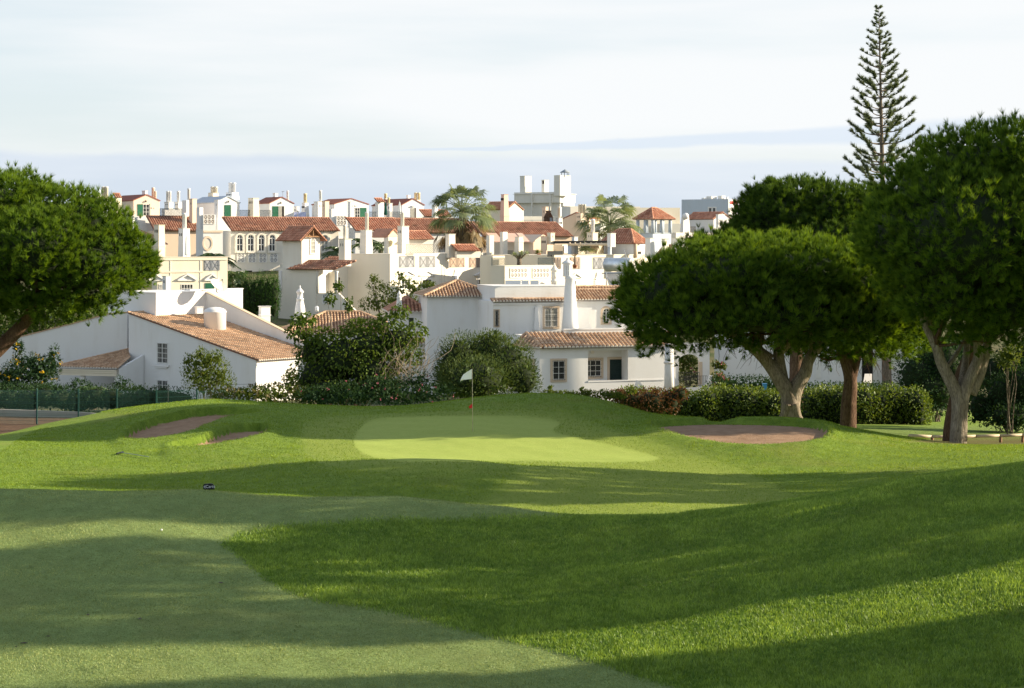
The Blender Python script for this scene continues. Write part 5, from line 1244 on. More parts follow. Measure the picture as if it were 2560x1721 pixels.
for i, x in enumerate((1828.3, 1829.6, 1830.9, 1832.2, 1833.5, 1836.3, 1837.8, 1839.6)):
    s0, s1, z0, z1 = b.sz('R', x, x + .75, 504, 510.5); sbox(m, b, 'R', s0, s1, z0, z1, .13, .2)
    if i % 2: sbox(m, b, 'R', s1, s1 + (s1 - s0) * .9, z0 + (z1 - z0) * (.42 if i % 3 else .8), z0 + (z1 - z0) * (.58 if i % 3 else 1), .13, .2)
m.build('sign_lettering', M['red'], h)
b = Blk(1784, 300, 50); h = house('terrace_house', 'white gabled house with maroon tiled roof beside the dark pines', b); s2, r2, _, z1 = body(h, b, 1706, 1829, 548, mat='white'); gable(h, b, s2 * .93, r2, z1, b.z(532, 'R', r2 / 2), 'white', 'tile_red', tile=True)
chimney(h, 1700, 1708, 1726, 545, 582, 296, mat='white', taper=.75, cap=.05); lathe_px(h, 1714, 296.5, [(8.5, 547), (8, 538), (5, 534), (0, 532.5)], 'white', 'chimney'); railing(h, Blk(1726, 292, 66), 'R', 1726, 1739, 567, 582, 'lattice', 'iron', r=.03); body(h, Blk(1690, 285, 50), 1672, 1790, 582, mat='grey')
m = MB(); m.prism([P(1725, 600, 262), P(1757, 592, 262), P(1757, 588, 264), P(1725, 596, 264)], (0, 0, .1)); m.build('lower_roof', M['tile_red'], h); chimney(h, 1790, 1796, 1812, 536, 570, 294, mat='white')

# --- bluish white house seen through the pines on the right
b = Blk(2330, 150, 14); h = house('white_villa', 'shaded white villa seen through the pine trunks, with green shutter', b); body(h, b, 1786, None, 800, sr=8, mat='white')
shutter(h, b, 'L', 1987, 1997, 889, 946); panel(h, b, 'L', 1997.5, 2009, 889, 946, 'surround', 'window_recess'); panel(h, b, 'L', 2155, 2182, 870, 960, 'dark', 'opening'); panel(h, b, 'L', 2040, 2052, 885, 945, 'paint_white', 'door_frame', 0, .08)
# ================================================================== vegetation
R = np.random.default_rng(11)
def unit(n, r=R):
    v = r.normal(size=(n, 3)); return v / np.linalg.norm(v, axis=1, keepdims=True)
def norm(v): return v / (np.linalg.norm(v, axis=1, keepdims=True) + 1e-9)
def needles(C, A, n, L, w_, spread, tint, r=R):
    """tufts: C base points, A axes; n needles each -> verts, faces, tint"""
    m = len(C); c = np.repeat(C, n, 0); a = np.repeat(A, n, 0)
    d = norm(a + spread * unit(m * n, r)); s = norm(np.cross(d, unit(m * n, r)))
    l = L * r.uniform(.7, 1.15, (m * n, 1)); b = c + unit(m * n, r) * L * .08
    V = np.stack([b - s * w_ / 2, b + s * w_ / 2, b + d * l], 1).reshape(-1, 3)
    Fc = np.arange(len(V)).reshape(-1, 3)
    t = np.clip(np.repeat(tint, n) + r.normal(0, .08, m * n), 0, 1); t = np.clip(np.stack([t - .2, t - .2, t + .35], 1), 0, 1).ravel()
    return V, Fc, t
def leaves(C, A, L, w_, tint, r=R, droop=.0):
    """one folded leaf per point (two quads sharing the midrib, as four triangles' worth of two faces)"""
    m = len(C); d = norm(A); s = norm(np.cross(d, unit(m, r))); nn = np.cross(s, d)
    l = (L * r.uniform(.65, 1.25, (m, 1))); k = (w_ * r.uniform(.7, 1.2, (m, 1)))
    p0 = C; p1 = C + d * l * .45 + s * k / 2 + nn * k * .15; p2 = C + d * l - np.array([0, 0, 1]) * l * droop; p3 = C + d * l * .45 - s * k / 2 + nn * k * .15
    V = np.stack([p0, p1, p2, p3], 1).reshape(-1, 3); i = np.arange(m)[:, None] * 4
    Fc = np.concatenate([i + np.array([[0, 1, 2]]), i + np.array([[0, 2, 3]])], 1).reshape(-1, 3)
    return V, Fc, np.repeat(np.clip(tint, 0, 1), 4)
def join(parts):
    V, Fc, T, o = [], [], [], 0
    for v, f, t in parts: V.append(v); Fc.append(f + o); T.append(t); o += len(v)
    return np.concatenate(V), np.concatenate(Fc), np.concatenate(T)
def lobe(px, py, d, rx, ry, rd=None):
    c = P(px, py, d); k = d / F; return (c, np.array([rx * k, rd if rd else rx * k, ry * k]))
def inside(p, lobes, k=.86, skip=None):
    o = np.zeros(len(p), bool)
    for i, (c, r) in enumerate(lobes):
        if i == skip: continue
        o |= (((p - c) / (r * k)) ** 2).sum(1) < 1
    return o
def on_lobes(lobes, dens, low=-.45, jit=.16, r=R):
    """points on the outer skin of a set of ellipsoids, with outward normals"""
    P_, N_ = [], []
    for i, (c, rad) in enumerate(lobes):
        area = 4 * math.pi * (((rad[0] * rad[1]) ** 1.6 + (rad[0] * rad[2]) ** 1.6 + (rad[1] * rad[2]) ** 1.6) / 3) ** (1 / 1.6)
        n = int(area * dens); u = unit(n, r)
        keep = (u[:, 2] > low) | (r.random(n) < .35); u = u[keep]; n = len(u)
        p = c + u * rad * (1 - jit + jit * 1.5 * r.random((n, 1)))
        ok = ~inside(p, lobes, .88, i); P_.append(p[ok]); N_.append(norm(u / rad)[ok])
    return np.concatenate(P_), np.concatenate(N_)
def pine_crown(name, parent, lobes, mat, dens=22., tuft=.34, nn=24, w_=.024, seed=1, spread=.55, label=None):
    """upright needle brushes over a lumpy crown, a looser layer under them and a near-black hull standing in for shade deep inside"""
    r = np.random.default_rng(seed); up = np.array([0, 0, 1.0])
    p, n = on_lobes(lobes, dens, -.62, .10, r); m = len(p)
    q0 = p * 2.1; lump = np.sin(q0[:, 0] * 1.3 + 1.7 * np.sin(q0[:, 2])) * np.sin(q0[:, 1] * 1.1 + q0[:, 2] * 1.6) + .6 * np.sin(q0[:, 0] * 2.9 - q0[:, 2] * 2.3)
    p = p + n * (lump[:, None] * .26 + r.normal(0, .07, (m, 1)) + (r.random((m, 1)) < .08) * r.uniform(.1, .5, (m, 1)))
    keep = (lump > -.75) | (r.random(m) < .3); p, n, lump = p[keep], n[keep], lump[keep]; m = len(p)
    a = norm(n * .75 + up * .75 + .45 * unit(m, r)); tint = np.clip(.38 + .13 * lump + r.normal(0, .17, m), 0, 1)
    parts = [needles(p, a, nn, tuft, w_, spread, tint, r)]
    k = int(m * .6); i = r.choice(m, k); parts.append(needles(p[i] - n[i] * r.uniform(.15, .5, (k, 1)), norm(n[i] + .8 * unit(k, r)), 14, tuft * 1.1, w_ * 1.4, .9, np.clip(r.normal(.12, .08, k), 0, 1), r))
    V, Fc, T = join(parts)
    o = big_mesh(name, V, Fc, M[mat], parent, T, label=label)
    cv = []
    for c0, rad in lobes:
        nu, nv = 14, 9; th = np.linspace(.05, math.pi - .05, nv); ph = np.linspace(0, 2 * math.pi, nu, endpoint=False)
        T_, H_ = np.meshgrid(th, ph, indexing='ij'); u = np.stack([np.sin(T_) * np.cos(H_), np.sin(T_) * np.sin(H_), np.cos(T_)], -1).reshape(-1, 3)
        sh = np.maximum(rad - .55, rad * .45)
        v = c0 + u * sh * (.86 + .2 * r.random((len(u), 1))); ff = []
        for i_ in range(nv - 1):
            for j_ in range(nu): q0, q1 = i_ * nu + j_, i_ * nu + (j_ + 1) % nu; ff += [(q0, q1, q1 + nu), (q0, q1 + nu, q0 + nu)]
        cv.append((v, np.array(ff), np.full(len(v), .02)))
    V, Fc, T = join(cv); big_mesh('dark_core', V, Fc, M['core'], o, T)  # solid dark hulls painted as the shaded inside of the crown
    return o
def wob_path(a, b, n, amp, r):
    a, b = np.asarray(a, float), np.asarray(b, float); t_ = np.linspace(0, 1, n)[:, None]
    o = np.cumsum(r.normal(0, amp, (n, 3)), 0) * np.sin(t_ * math.pi); return a + (b - a) * t_ + o
def spline(pts, n=4):
    pts = [np.asarray(p, float) for p in pts]; o = []
    for i in range(len(pts) - 1):
        p0, p1, p2, p3 = pts[max(i - 1, 0)], pts[i], pts[i + 1], pts[min(i + 2, len(pts) - 1)]
        for k in range(n):
            t_ = k / n; o.append(.5 * (2 * p1 + (p2 - p0) * t_ + (2 * p0 - 5 * p1 + 4 * p2 - p3) * t_ ** 2 + (3 * p1 - p0 - 3 * p2 + p3) * t_ ** 3))
    o.append(pts[-1]); return o
def limb(mb, pts, r0, r1, n=14, seg_=5):
    q = spline(pts, seg_); mb.tube(q, list(np.linspace(r0, r1, len(q)) ** 1.0), n)
def px_limb(mb, pts, d, w0, w1, n=14, dd=0.0):
    """limb through (column,row[,distance offset]); widths in columns"""
    q = [P(p[0], p[1], d + (p[2] if len(p) > 2 else 0) + dd) for p in pts]; limb(mb, q, w0 / 2 * d / F, w1 / 2 * d / F, n)
def twigs(mb, starts, ends, r, w_=.03):
    for a, b in zip(starts, ends):
        q = wob_path(a, b, 5, .06, r); mb.tube(q, [w_, w_ * .8, w_ * .6, w_ * .45, w_ * .25], 4, False)
def add_twigs(parent, fork, lobes, n, seed, mat, w_=.07):
    r = np.random.default_rng(seed); mb = MB()
    for i in range(n):
        c, rad = lobes[i % len(lobes)]; u = unit(1, r)[0]; e = c + u * rad * np.array([.6, .6, .5]); e[2] = min(e[2], c[2])
        a = np.asarray(fork[i % len(fork)]); q = wob_path(a, e, 7, .12, r); mb.tube(q, list(np.linspace(w_, w_ * .2, 7)), 5, False)
    return mb.build('branch', M[mat], parent, True)

# ---------------------------------------------------------------- umbrella pines
def base_at(px, d): x = (px - CX) * d / F; return np.array([x, d, gz(x, d)])
t_ = thing('umbrella_pine', 'leaning umbrella pine with bright green crown in front of the sloping-roof villa', 'tree', base_at(-190, 84), 'umbrella pines around the golf course')
D_ = 84
lb = [lobe(-10, 520, D_, 110, 80), lobe(60, 480, D_ + 2, 60, 45), lobe(150, 560, D_ + 1, 130, 85), lobe(235, 590, D_, 100, 80), lobe(310, 650, D_, 75, 75), lobe(350, 680, D_ + .5, 45, 45), lobe(220, 670, D_ - 1, 130, 85), lobe(90, 630, D_ - 1.5, 150, 105), lobe(-90, 590, D_, 170, 150), lobe(-260, 610, D_, 190, 150), lobe(215, 745, D_, 80, 55), lobe(110, 745, D_ - .5, 110, 50), lobe(-120, 730, D_ - 1, 150, 90)]
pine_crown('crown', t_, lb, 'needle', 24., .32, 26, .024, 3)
m = MB(); g0 = base_at(-190, 84); limb(m, [g0 - (0, 0, .3), P(-120, 985, 84), P(-40, 905, 84), P(25, 845, 84), P(80, 785, 84), P(130, 720, 84), P(170, 660, 84)], .50, .14); px_limb(m, [(60, 805), (90, 740, -1), (80, 680, -2), (60, 620, -2)], 84, 22, 8); px_limb(m, [(100, 760), (180, 720), (250, 690)], 84, 16, 6); px_limb(m, [(-20, 890), (-60, 800), (-100, 700), (-150, 600)], 84, 28, 10); m.build('trunk', M['bark_red'], t_, True)
add_twigs(t_, [P(110, 745, 84), P(130, 720, 84), P(80, 700, 83), P(-80, 740, 84)], lb, 26, 5, 'bark_red')

t_ = thing('umbrella_pine', 'broad umbrella pine with pale three-forked trunk behind the right sand bunker', 'tree', base_at(1975, 79), 'umbrella pines around the golf course')
D_ = 79
lb = [lobe(1675, 745, D_, 125, 100, 3.5), lobe(1600, 770, D_ + .5, 60, 75, 1.6), lobe(1820, 700, D_ - 1, 170, 95, 4), lobe(1960, 685, D_, 190, 85, 4.5), lobe(2090, 715, D_ + 1, 170, 90, 4), lobe(2200, 775, D_, 120, 95, 3), lobe(1760, 800, D_ - 1.5, 150, 75, 3), lobe(1930, 790, D_ - 2, 200, 75, 3.5), lobe(2090, 800, D_ - 1, 160, 70, 3), lobe(1640, 835, D_ - .5, 50, 45, 1.5), lobe(2260, 800, D_ + 1, 60, 60, 2), lobe(1900, 720, D_ + 4, 280, 90, 3.5)]
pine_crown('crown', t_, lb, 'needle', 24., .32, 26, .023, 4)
m = MB(); g0 = base_at(1975, 79); limb(m, [g0 - (0, 0, .3), P(1976, 1020, 79), P(1972, 985, 79), P(1950, 950, 79), P(1918, 905, 79), P(1880, 868, 78.6), P(1830, 835, 78), P(1790, 790, 78)], .46, .13, 16)
px_limb(m, [(1978, 1060), (1980, 1010), (1990, 970), (2012, 935), (2022, 900), (2050, 862), (2085, 830), (2130, 780), (2160, 730)], 79, 46, 10, 16); px_limb(m, [(1955, 955), (1948, 905), (1946, 860), (1952, 810), (1940, 740)], 79.2, 36, 12, 14); px_limb(m, [(1952, 880), (1972, 858, -.3), (1976, 835, -.3), (1960, 815, -.2), (1930, 790)], 79, 20, 12, 10); px_limb(m, [(1930, 895), (1900, 870), (1905, 840), (1890, 800)], 79, 18, 8, 10)
px_limb(m, [(2030, 885), (2030, 840), (2010, 780)], 79, 20, 8, 10); px_limb(m, [(1935, 1066), (1958, 1040), (1968, 1010)], 78.7, 10, 26, 10); px_limb(m, [(2016, 1064), (1996, 1042), (1986, 1010)], 78.7, 10, 26, 10); m.build('trunk', M['bark'], t_, True)
add_twigs(t_, [P(1830, 835, 78), P(1946, 800, 79), P(2085, 830, 79), P(1880, 868, 78.6)], lb, 30, 6, 'bark_red')
r = np.random.default_rng(8); mb = MB(); st = [P(r.uniform(1780, 2060), r.uniform(830, 850), 79 + r.uniform(-2, 2)) for _ in range(60)]; twigs(mb, st, [s + np.array([r.uniform(-1.2, 1.2), r.uniform(-.6, .6), -r.uniform(.5, 1.5)]) for s in st], r, .018); mb.build('dead_twigs', M['bark_red'], t_, kind='stuff')

t_ = thing('umbrella_pine', 'dark-trunked umbrella pine with sunlit yellow-green lower crown behind the broad pine', 'tree', base_at(2120, 88), 'umbrella pines around the golf course')
D_ = 88
lb = [lobe(2225, 760, D_, 105, 90, 3), lobe(2280, 815, D_, 55, 60, 2), lobe(2150, 800, D_ - .5, 110, 75, 3), lobe(2190, 855, D_ - .5, 90, 40, 2.5), lobe(2060, 840, D_ + 1, 110, 50, 3), lobe(2300, 740, D_ + 1, 70, 60, 2)]
pine_crown('crown', t_, lb, 'needle', 22., .34, 24, .025, 5)
m = MB(); limb(m, [base_at(2120, 88) - (0, 0, .3), P(2122, 1010, 88), P(2126, 950, 88), P(2112, 900, 88), P(2092, 850, 88), P(2080, 800, 88)], .42, .15); px_limb(m, [(2126, 960), (2140, 910), (2155, 860), (2190, 800)], 88, 26, 8); px_limb(m, [(2122, 940), (2126, 890), (2122, 830)], 88, 22, 8); m.build('trunk', M['bark_red'], t_, True)
add_twigs(t_, [P(2112, 900, 88), P(2155, 860, 88)], lb, 24, 7, 'bark_red')
mb = MB(); st = [P(r.uniform(2020, 2230), r.uniform(860, 885), 88 + r.uniform(-2, 2)) for _ in range(60)]; twigs(mb, st, [s + np.array([r.uniform(-1, 1), r.uniform(-.6, .6), -r.uniform(.4, 1.3)]) for s in st], r, .018); mb.build('dead_twigs', M['bark_red'], t_, kind='stuff')

t_ = thing('umbrella_pine', 'largest umbrella pine with grey forked trunk and towering dark crown', 'tree', base_at(2395, 71), 'umbrella pines around the golf course')
D_ = 70
lb = [lobe(2330, 510, D_, 130, 120, 3), lobe(2255, 590, D_, 105, 110, 2.6), lobe(2420, 440, D_ + 1, 130, 110, 3.5), lobe(2530, 400, D_, 120, 90, 3.5), lobe(2640, 430, D_, 150, 110, 3.5), lobe(2420, 600, D_ - 2, 190, 170, 3.5), lobe(2600, 590, D_ - 2, 200, 190, 3.5), lobe(2780, 600, D_, 170, 170, 3.5), lobe(2380, 740, D_ - 1, 130, 90, 3), lobe(2520, 760, D_ - 1, 150, 100, 3), lobe(2690, 770, D_ - 1, 170, 100, 3), lobe(2300, 690, D_, 90, 80, 2.2), lobe(2470, 820, D_ - 1, 80, 50, 2)]
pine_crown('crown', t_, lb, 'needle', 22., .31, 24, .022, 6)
m = MB(); limb(m, [base_at(2395, 71) - (0, 0, .3), P(2396, 1080, 71), P(2398, 1020, 71), P(2392, 985, 71), P(2372, 945, 71), P(2352, 905, 71), P(2340, 865, 71), P(2310, 800, 71), P(2290, 720, 71)], .34, .13, 16)
px_limb(m, [(2398, 1100), (2402, 1020), (2412, 975), (2432, 930), (2446, 890), (2440, 850), (2425, 800), (2420, 700)], 71, 40, 12, 14); px_limb(m, [(2425, 985), (2450, 930), (2465, 880), (2475, 820), (2490, 740)], 71.2, 34, 12, 14); px_limb(m, [(2362, 925), (2388, 890, .5), (2412, 850, .8), (2440, 820, 1)], 71, 12, 8, 8); px_limb(m, [(2402, 985), (2410, 930, .6), (2416, 880, .8), (2420, 820, 1)], 71, 24, 12, 12); m.build('trunk', M['bark'], t_, True)
add_twigs(t_, [P(2340, 865, 71), P(2425, 800, 71), P(2475, 820, 71)], lb, 30, 9, 'bark_red')
t_ = thing('umbrella_pine', 'umbrella pine whose dark trunk leans behind the grey forked trunk', 'tree', base_at(2380, 75), 'umbrella pines around the golf course')
lb = [lobe(2560, 620, 73, 150, 130, 3.2), lobe(2700, 560, 73, 170, 150, 3.2), lobe(2480, 560, 73, 130, 120, 3)]
pine_crown('crown', t_, lb, 'needle_back', 9., .40, 16, .04, 16)
m = MB(); limb(m, [base_at(2380, 75) - (0, 0, .3), P(2384, 1060, 75), P(2394, 1000, 75), P(2405, 940, 75.5), P(2440, 860, 75), P(2500, 760, 74)], .42, .2); m.build('trunk', M['bark_red'], t_, True)

t_ = thing('umbrella_pine', 'dark umbrella pine rising behind the broad pine, crown against the sky', 'tree', base_at(1990, 122), 'umbrella pines around the golf course')
D_ = 122
lb = [lobe(1955, 555, D_, 115, 90, 4), lobe(1885, 600, D_, 85, 55, 3), lobe(1800, 622, D_, 75, 36, 2.4), lobe(1740, 612, D_ + 1, 28, 22, 1), lobe(1990, 515, D_ + 1, 130, 60, 4), lobe(2080, 525, D_, 130, 60, 4), lobe(2170, 570, D_, 110, 90, 4), lobe(1900, 640, D_ - 2, 150, 50, 4), lobe(2080, 620, D_ - 2, 190, 90, 4), lobe(1925, 490, D_ + 2, 42, 28, 2)]
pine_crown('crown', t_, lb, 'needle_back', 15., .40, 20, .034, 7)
m = MB(); limb(m, [base_at(1990, 122) - (0, 0, .3), P(1990, 800, 122), P(1980, 650, 122), P(1990, 560, 122)], .5, .2); m.build('trunk', M['bark_red'], t_, True)

# the grove that stands to the right of the fairway and shades it
t0 = thing('umbrella_pine', 'umbrella pine of the grove that shades the fairway from its right side', 'tree', (0, 0, 0), 'umbrella pines of the grove beside the fairway')
r = np.random.default_rng(21); lb = []
for i in range(9): a = i * 2 * math.pi / 9; lb.append((np.array([2.7 * math.cos(a), 2.7 * math.sin(a), 6.2 + .5 * math.sin(i * 2.3)]), np.array([2.1, 2.1, 2.2])))
lb += [(np.array([0, 0, 7.3]), np.array([3.2, 3.2, 2.0])), (np.array([0, 0, 4.4]), np.array([4.2, 4.2, 1.6]))]
pine_crown('crown', t0, lb, 'needle', 15., .34, 12, .085, 9)
m = MB(); limb(m, [(0, 0, -.3), (.1, 0, 1.5), (0, .1, 3.2), (.1, 0, 5.5)], .36, .2); m.build('trunk', M['bark'], t0, True)
GROVE = [(29, 30.1, .82, 1.4), (30, 39.55, .72, 1.4), (29.5, 46.95, .60, 1.4), (28, 54.9, .69, 1.32), (36, 22.5, 1.0, 1.4), (19.5, 42.6, .5, .62), (30, 72.5, .95, 1.9)]
for i, (x, y, s_, sz_) in enumerate(GROVE):
    o = t0 if i == 0 else t0.copy()
    if i:
        COL.objects.link(o)
        for ch in t0.children: c = ch.copy(); COL.objects.link(c); c.parent = o
    o.location = (x, y, gz(x, y)); o.scale = (s_, s_, sz_); o.rotation_euler = (0, 0, i * 1.3)

# ---------------------------------------------------------------- Norfolk Island pine
D_ = 150; g0 = base_at(2203, D_); t_ = thing('norfolk_pine', 'tall slender araucaria with tiered whorled branches against the sky', 'tree', g0)
r = np.random.default_rng(31); k = D_ / F; zt = P(0, 17, D_)[2]; xt = P(2197, 0, D_)[0]; xb = P(2207, 0, D_)[0]
zp = lambda y: P(0, y, D_)[2]; xs = lambda zz: xt + (xb - xt) * (zt - zz) / (zt - zp(480))
m = MB(); m.tube([(xs(zz), D_, zz) for zz in np.linspace(g0[2] - .3, zt, 14)], list(np.linspace(.42, .02, 14)), 10); m.build('trunk', M['bark_grey'], t_, True)
parts = []; mb = MB(); y = 22
while y < 620:
    f = (y - 17) / 450.; Lb = (5.0 + 100 * min(f, 1) ** .85) * k * r.uniform(.88, 1.08); nb = 6 if f > .08 else 4; a0 = r.uniform(0, 6.28)
    for j in range(nb):
        a = a0 + j * 2 * math.pi / nb + r.normal(0, .12); L = Lb * r.uniform(.80, 1.12); el = r.uniform(.14, .30) if f > .1 else .12
        zz = zp(y) + r.normal(0, .10); b0 = np.array([xs(zz), D_, zz]); dr = np.array([math.cos(a), math.sin(a), 0])
        s = np.linspace(0, 1, 8)[:, None]; pth = b0 + dr * L * s + np.array([0, 0, 1.0]) * (L * (-.10 * np.sin(s * math.pi) + (el + .18 * s) * s)); mb.tube(pth, list(np.linspace(.055 * (.4 + f), .012, 8)), 4, False)
        ns = max(7, int(L * 13)); u = r.uniform(.40 if L > 1 else .15, 1.0, ns) ; cc = r.uniform(.45, 1.0, 3); cc[0] = .97; u = np.where(r.random(ns) < .70, np.clip(cc[r.integers(0, 3, ns)] + r.normal(0, .05, ns), .2, 1), u); pos = np.stack([np.interp(u, s[:, 0], pth[:, q]) for q in range(3)], 1)
        side = np.array([-dr[1], dr[0], 0]); lat = r.choice([-1, 1], ns)[:, None] * r.uniform(.2, 1, (ns, 1)); ax = norm(dr * .55 + side * lat * .7 + np.array([0, 0, 1.0]) * r.uniform(.35, 1.0, (ns, 1)))
        ln = .42 * (.55 + .45 * min(1, L / 2)); parts.append(needles(pos, ax, 9, ln, .06, .6, np.clip(r.normal(.45, .22, ns), 0, 1), r))
        if f > 9: parts.append(needles(pos[:ns // 2] + ax[:ns // 2] * .3, norm(ax[:ns // 2] + side * .4), 5, ln * .8, .07, .5, np.clip(r.normal(.5, .2, ns // 2), 0, 1), r))
    y += (17 + 12 * min(f, 1.2)) * r.uniform(.7, 1.25) if f > .05 else 14
mb.build('branches', M['bark_grey'], t_, kind='stuff'); V, Fc, T = join(parts); big_mesh('foliage', V, Fc, M['norfolk'], t_, T)

# ---------------------------------------------------------------- palms
def fan_palm(px, py, d, Rpx, label, seed, base_py, n=58, skirt=60):
    r = np.random.default_rng(seed); k = d / F; c = P(px, py, d); t_ = thing('fan_palm', label, 'palm tree', base_at(px, d), 'fan palms among the houses'); Rm = Rpx * k
    m = MB(); g0 = base_at(px, d); m.tube([g0 - (0, 0, .3), (g0 + c) / 2 + (.1, 0, 0), c], [.42, .34, .38], 12); m.build('trunk', M['bark_grey'], t_, True)
    LV, PT = [], MB()
    def fan(ctr, ax, nrm, rad, tint, parts, nseg=26, droop=.45, span=3.0):
        sd = np.cross(ax, nrm)
        for q in range(nseg):
            a = (q / (nseg - 1) - .5) * span * r.uniform(.95, 1.05); dr = ax * math.cos(a) + sd * math.sin(a); l = rad * (1 - .25 * abs(a) / 1.5) * r.uniform(.85, 1.1); w2 = rad * .030
            p1 = ctr + dr * l * .6 - np.array([0, 0, 1]) * l * .06; p2 = ctr + dr * l - np.array([0, 0, 1]) * l * droop * r.uniform(.7, 1.4); s = np.cross(dr, nrm); s /= np.linalg.norm(s) + 1e-9
            v = np.array([ctr, p1 - s * w2, p1 + s * w2, p2]); parts.append((v, np.array([[0, 1, 2], [1, 3, 2]]), np.full(4, np.clip(tint + r.normal(0, .12), 0, 1))))
    for i in range(n):
        el = math.asin(np.clip(r.uniform(-.30, .98), -1, 1)); a = i * 2.39996 + r.normal(0, .2); dr = np.array([math.cos(a) * math.cos(el), math.sin(a) * math.cos(el), math.sin(el)])
        L = Rm * r.uniform(.52, .72); e = c + dr * L - np.array([0, 0, 1]) * L * .10 * math.cos(el); mid = c + dr * L * .5 + np.array([0, 0, .06]) * L; PT.tube([c, mid, e], [.045, .035, .025], 5, False)
        ax = norm((dr - np.array([0, 0, .35 * math.cos(el)]))[None])[0]; side = np.cross(ax, (0, 0, 1.0)); side /= np.linalg.norm(side) + 1e-9; nr_ = norm((np.cross(side, ax) + .4 * unit(1, r)[0])[None])[0]; nr_ = nr_ - ax * np.dot(nr_, ax); nr_ /= np.linalg.norm(nr_)
        fan(e, ax, nr_, Rm * r.uniform(.36, .48), .25 + .5 * r.random(), LV)
    V, Fc, T = join(LV); big_mesh('fronds', V, Fc, M['palm'], t_, T); PT.build('stalks', M['palm'], t_, kind='stuff')
    DV = []; PD = MB()
    for i in range(skirt):
        a = r.uniform(0, 6.283); el = -r.uniform(.35, 1.35); dr = np.array([math.cos(a) * math.cos(el), math.sin(a) * math.cos(el), math.sin(el)]); L = Rm * r.uniform(.45, .8); c2 = c - np.array([0, 0, r.uniform(0, .35) * Rm]); e = c2 + dr * L; PD.tube([c2, c2 + dr * L * .5 + np.array([0, 0, .08 * L]), e], [.05, .04, .02], 4, False)
        side = np.cross(dr, (0, 0, 1.0)); side /= np.linalg.norm(side) + 1e-9; fan(e, norm((dr + np.array([0, 0, -.8]))[None])[0], np.cross(side, dr), Rm * r.uniform(.32, .5), r.random(), DV, 14, .3, 1.7)
    V, Fc, T = join(DV); big_mesh('dead_fronds', V, Fc, M['palm_dead'], t_, T, label='hanging dry brown fronds'); PD.build('dead_stalks', M['palm_dead'], t_, kind='stuff')
    return t_
fan_palm(1155, 530, 238, 92, 'tall fan palm with shaggy brown skirt left of the pink chimney', 3, 640)
fan_palm(1524, 562, 243, 90, 'fan palm with few dead fronds beside the tiled pavilion', 4, 650, 54, 30)
def feather_palm(name, px, py, d, Rpx, label, seed, n=26, elmin=-.1, mat='phoenix', leaf=.32, loc=None, group='feather palms in the courtyards'):
    r = np.random.default_rng(seed); k = d / F; c = P(px, py, d); Rm = Rpx * k; t_ = thing(name, label, 'palm tree', loc if loc is not None else base_at(px, d), group); parts = []; mb = MB()
    g0 = ORG[t_.name]
    m = MB(); m.tube([g0 - (0, 0, .2), c], [.28, .24], 10); m.build('trunk', M['bark_grey'], t_, True)
    for i in range(n):
        a = i * 2.39996; el = r.uniform(elmin, 1.25); h_ = np.array([math.cos(a), math.sin(a), 0]); L = Rm * r.uniform(.85, 1.15); s = np.linspace(0, 1, 9)[:, None]
        pth = c + h_ * L * (s * math.cos(el) + .15 * s ** 2) + np.array([0, 0, 1.0]) * L * (s * math.sin(el) - .62 * s ** 2); mb.tube(pth, list(np.linspace(.035, .008, 9)), 4, False)
        ns = 46; u = np.linspace(.12, 1, ns); pos = np.stack([np.interp(u, s[:, 0], pth[:, q]) for q in range(3)], 1); tg = norm(np.gradient(pos, axis=0)); sd = norm(np.cross(tg, np.array([0, 0, 1.0]) + .01)); sg = np.where(np.arange(ns) % 2, 1, -1)[:, None]
        parts.append(leaves(pos, tg * .6 + sd * sg + np.array([0, 0, -.15]), leaf * Rm * .9, leaf * Rm * .13, np.clip(r.normal(.45, .18, ns), 0, 1), r, .15))
    V, Fc, T = join(parts); big_mesh('fronds', V, Fc, M[mat], t_, T); mb.build('stalks', M['phoenix'], t_, kind='stuff'); return t_
feather_palm('feather_palm', 905, 612, 224, 44, 'feather palm with arching fronds between two white chimneys', 5)
feather_palm('feather_palm', 952, 615, 225, 42, 'young feather palm lit from the side beside the small peach gable', 6, 18)
feather_palm('feather_palm', 840, 632, 226, 40, 'dark feather palm right of the arched window', 7)
feather_palm('feather_palm', 530, 652, 214, 55, 'feather palm behind the pierced rail of the cream terrace', 8)
feather_palm('feather_palm', 580, 690, 206, 40, 'low feather palm above the clipped conifers', 9)
feather_palm('feather_palm', 232, 985, 128, 55, 'dark cycad-like feather palm under the tiled porch', 10, 22)

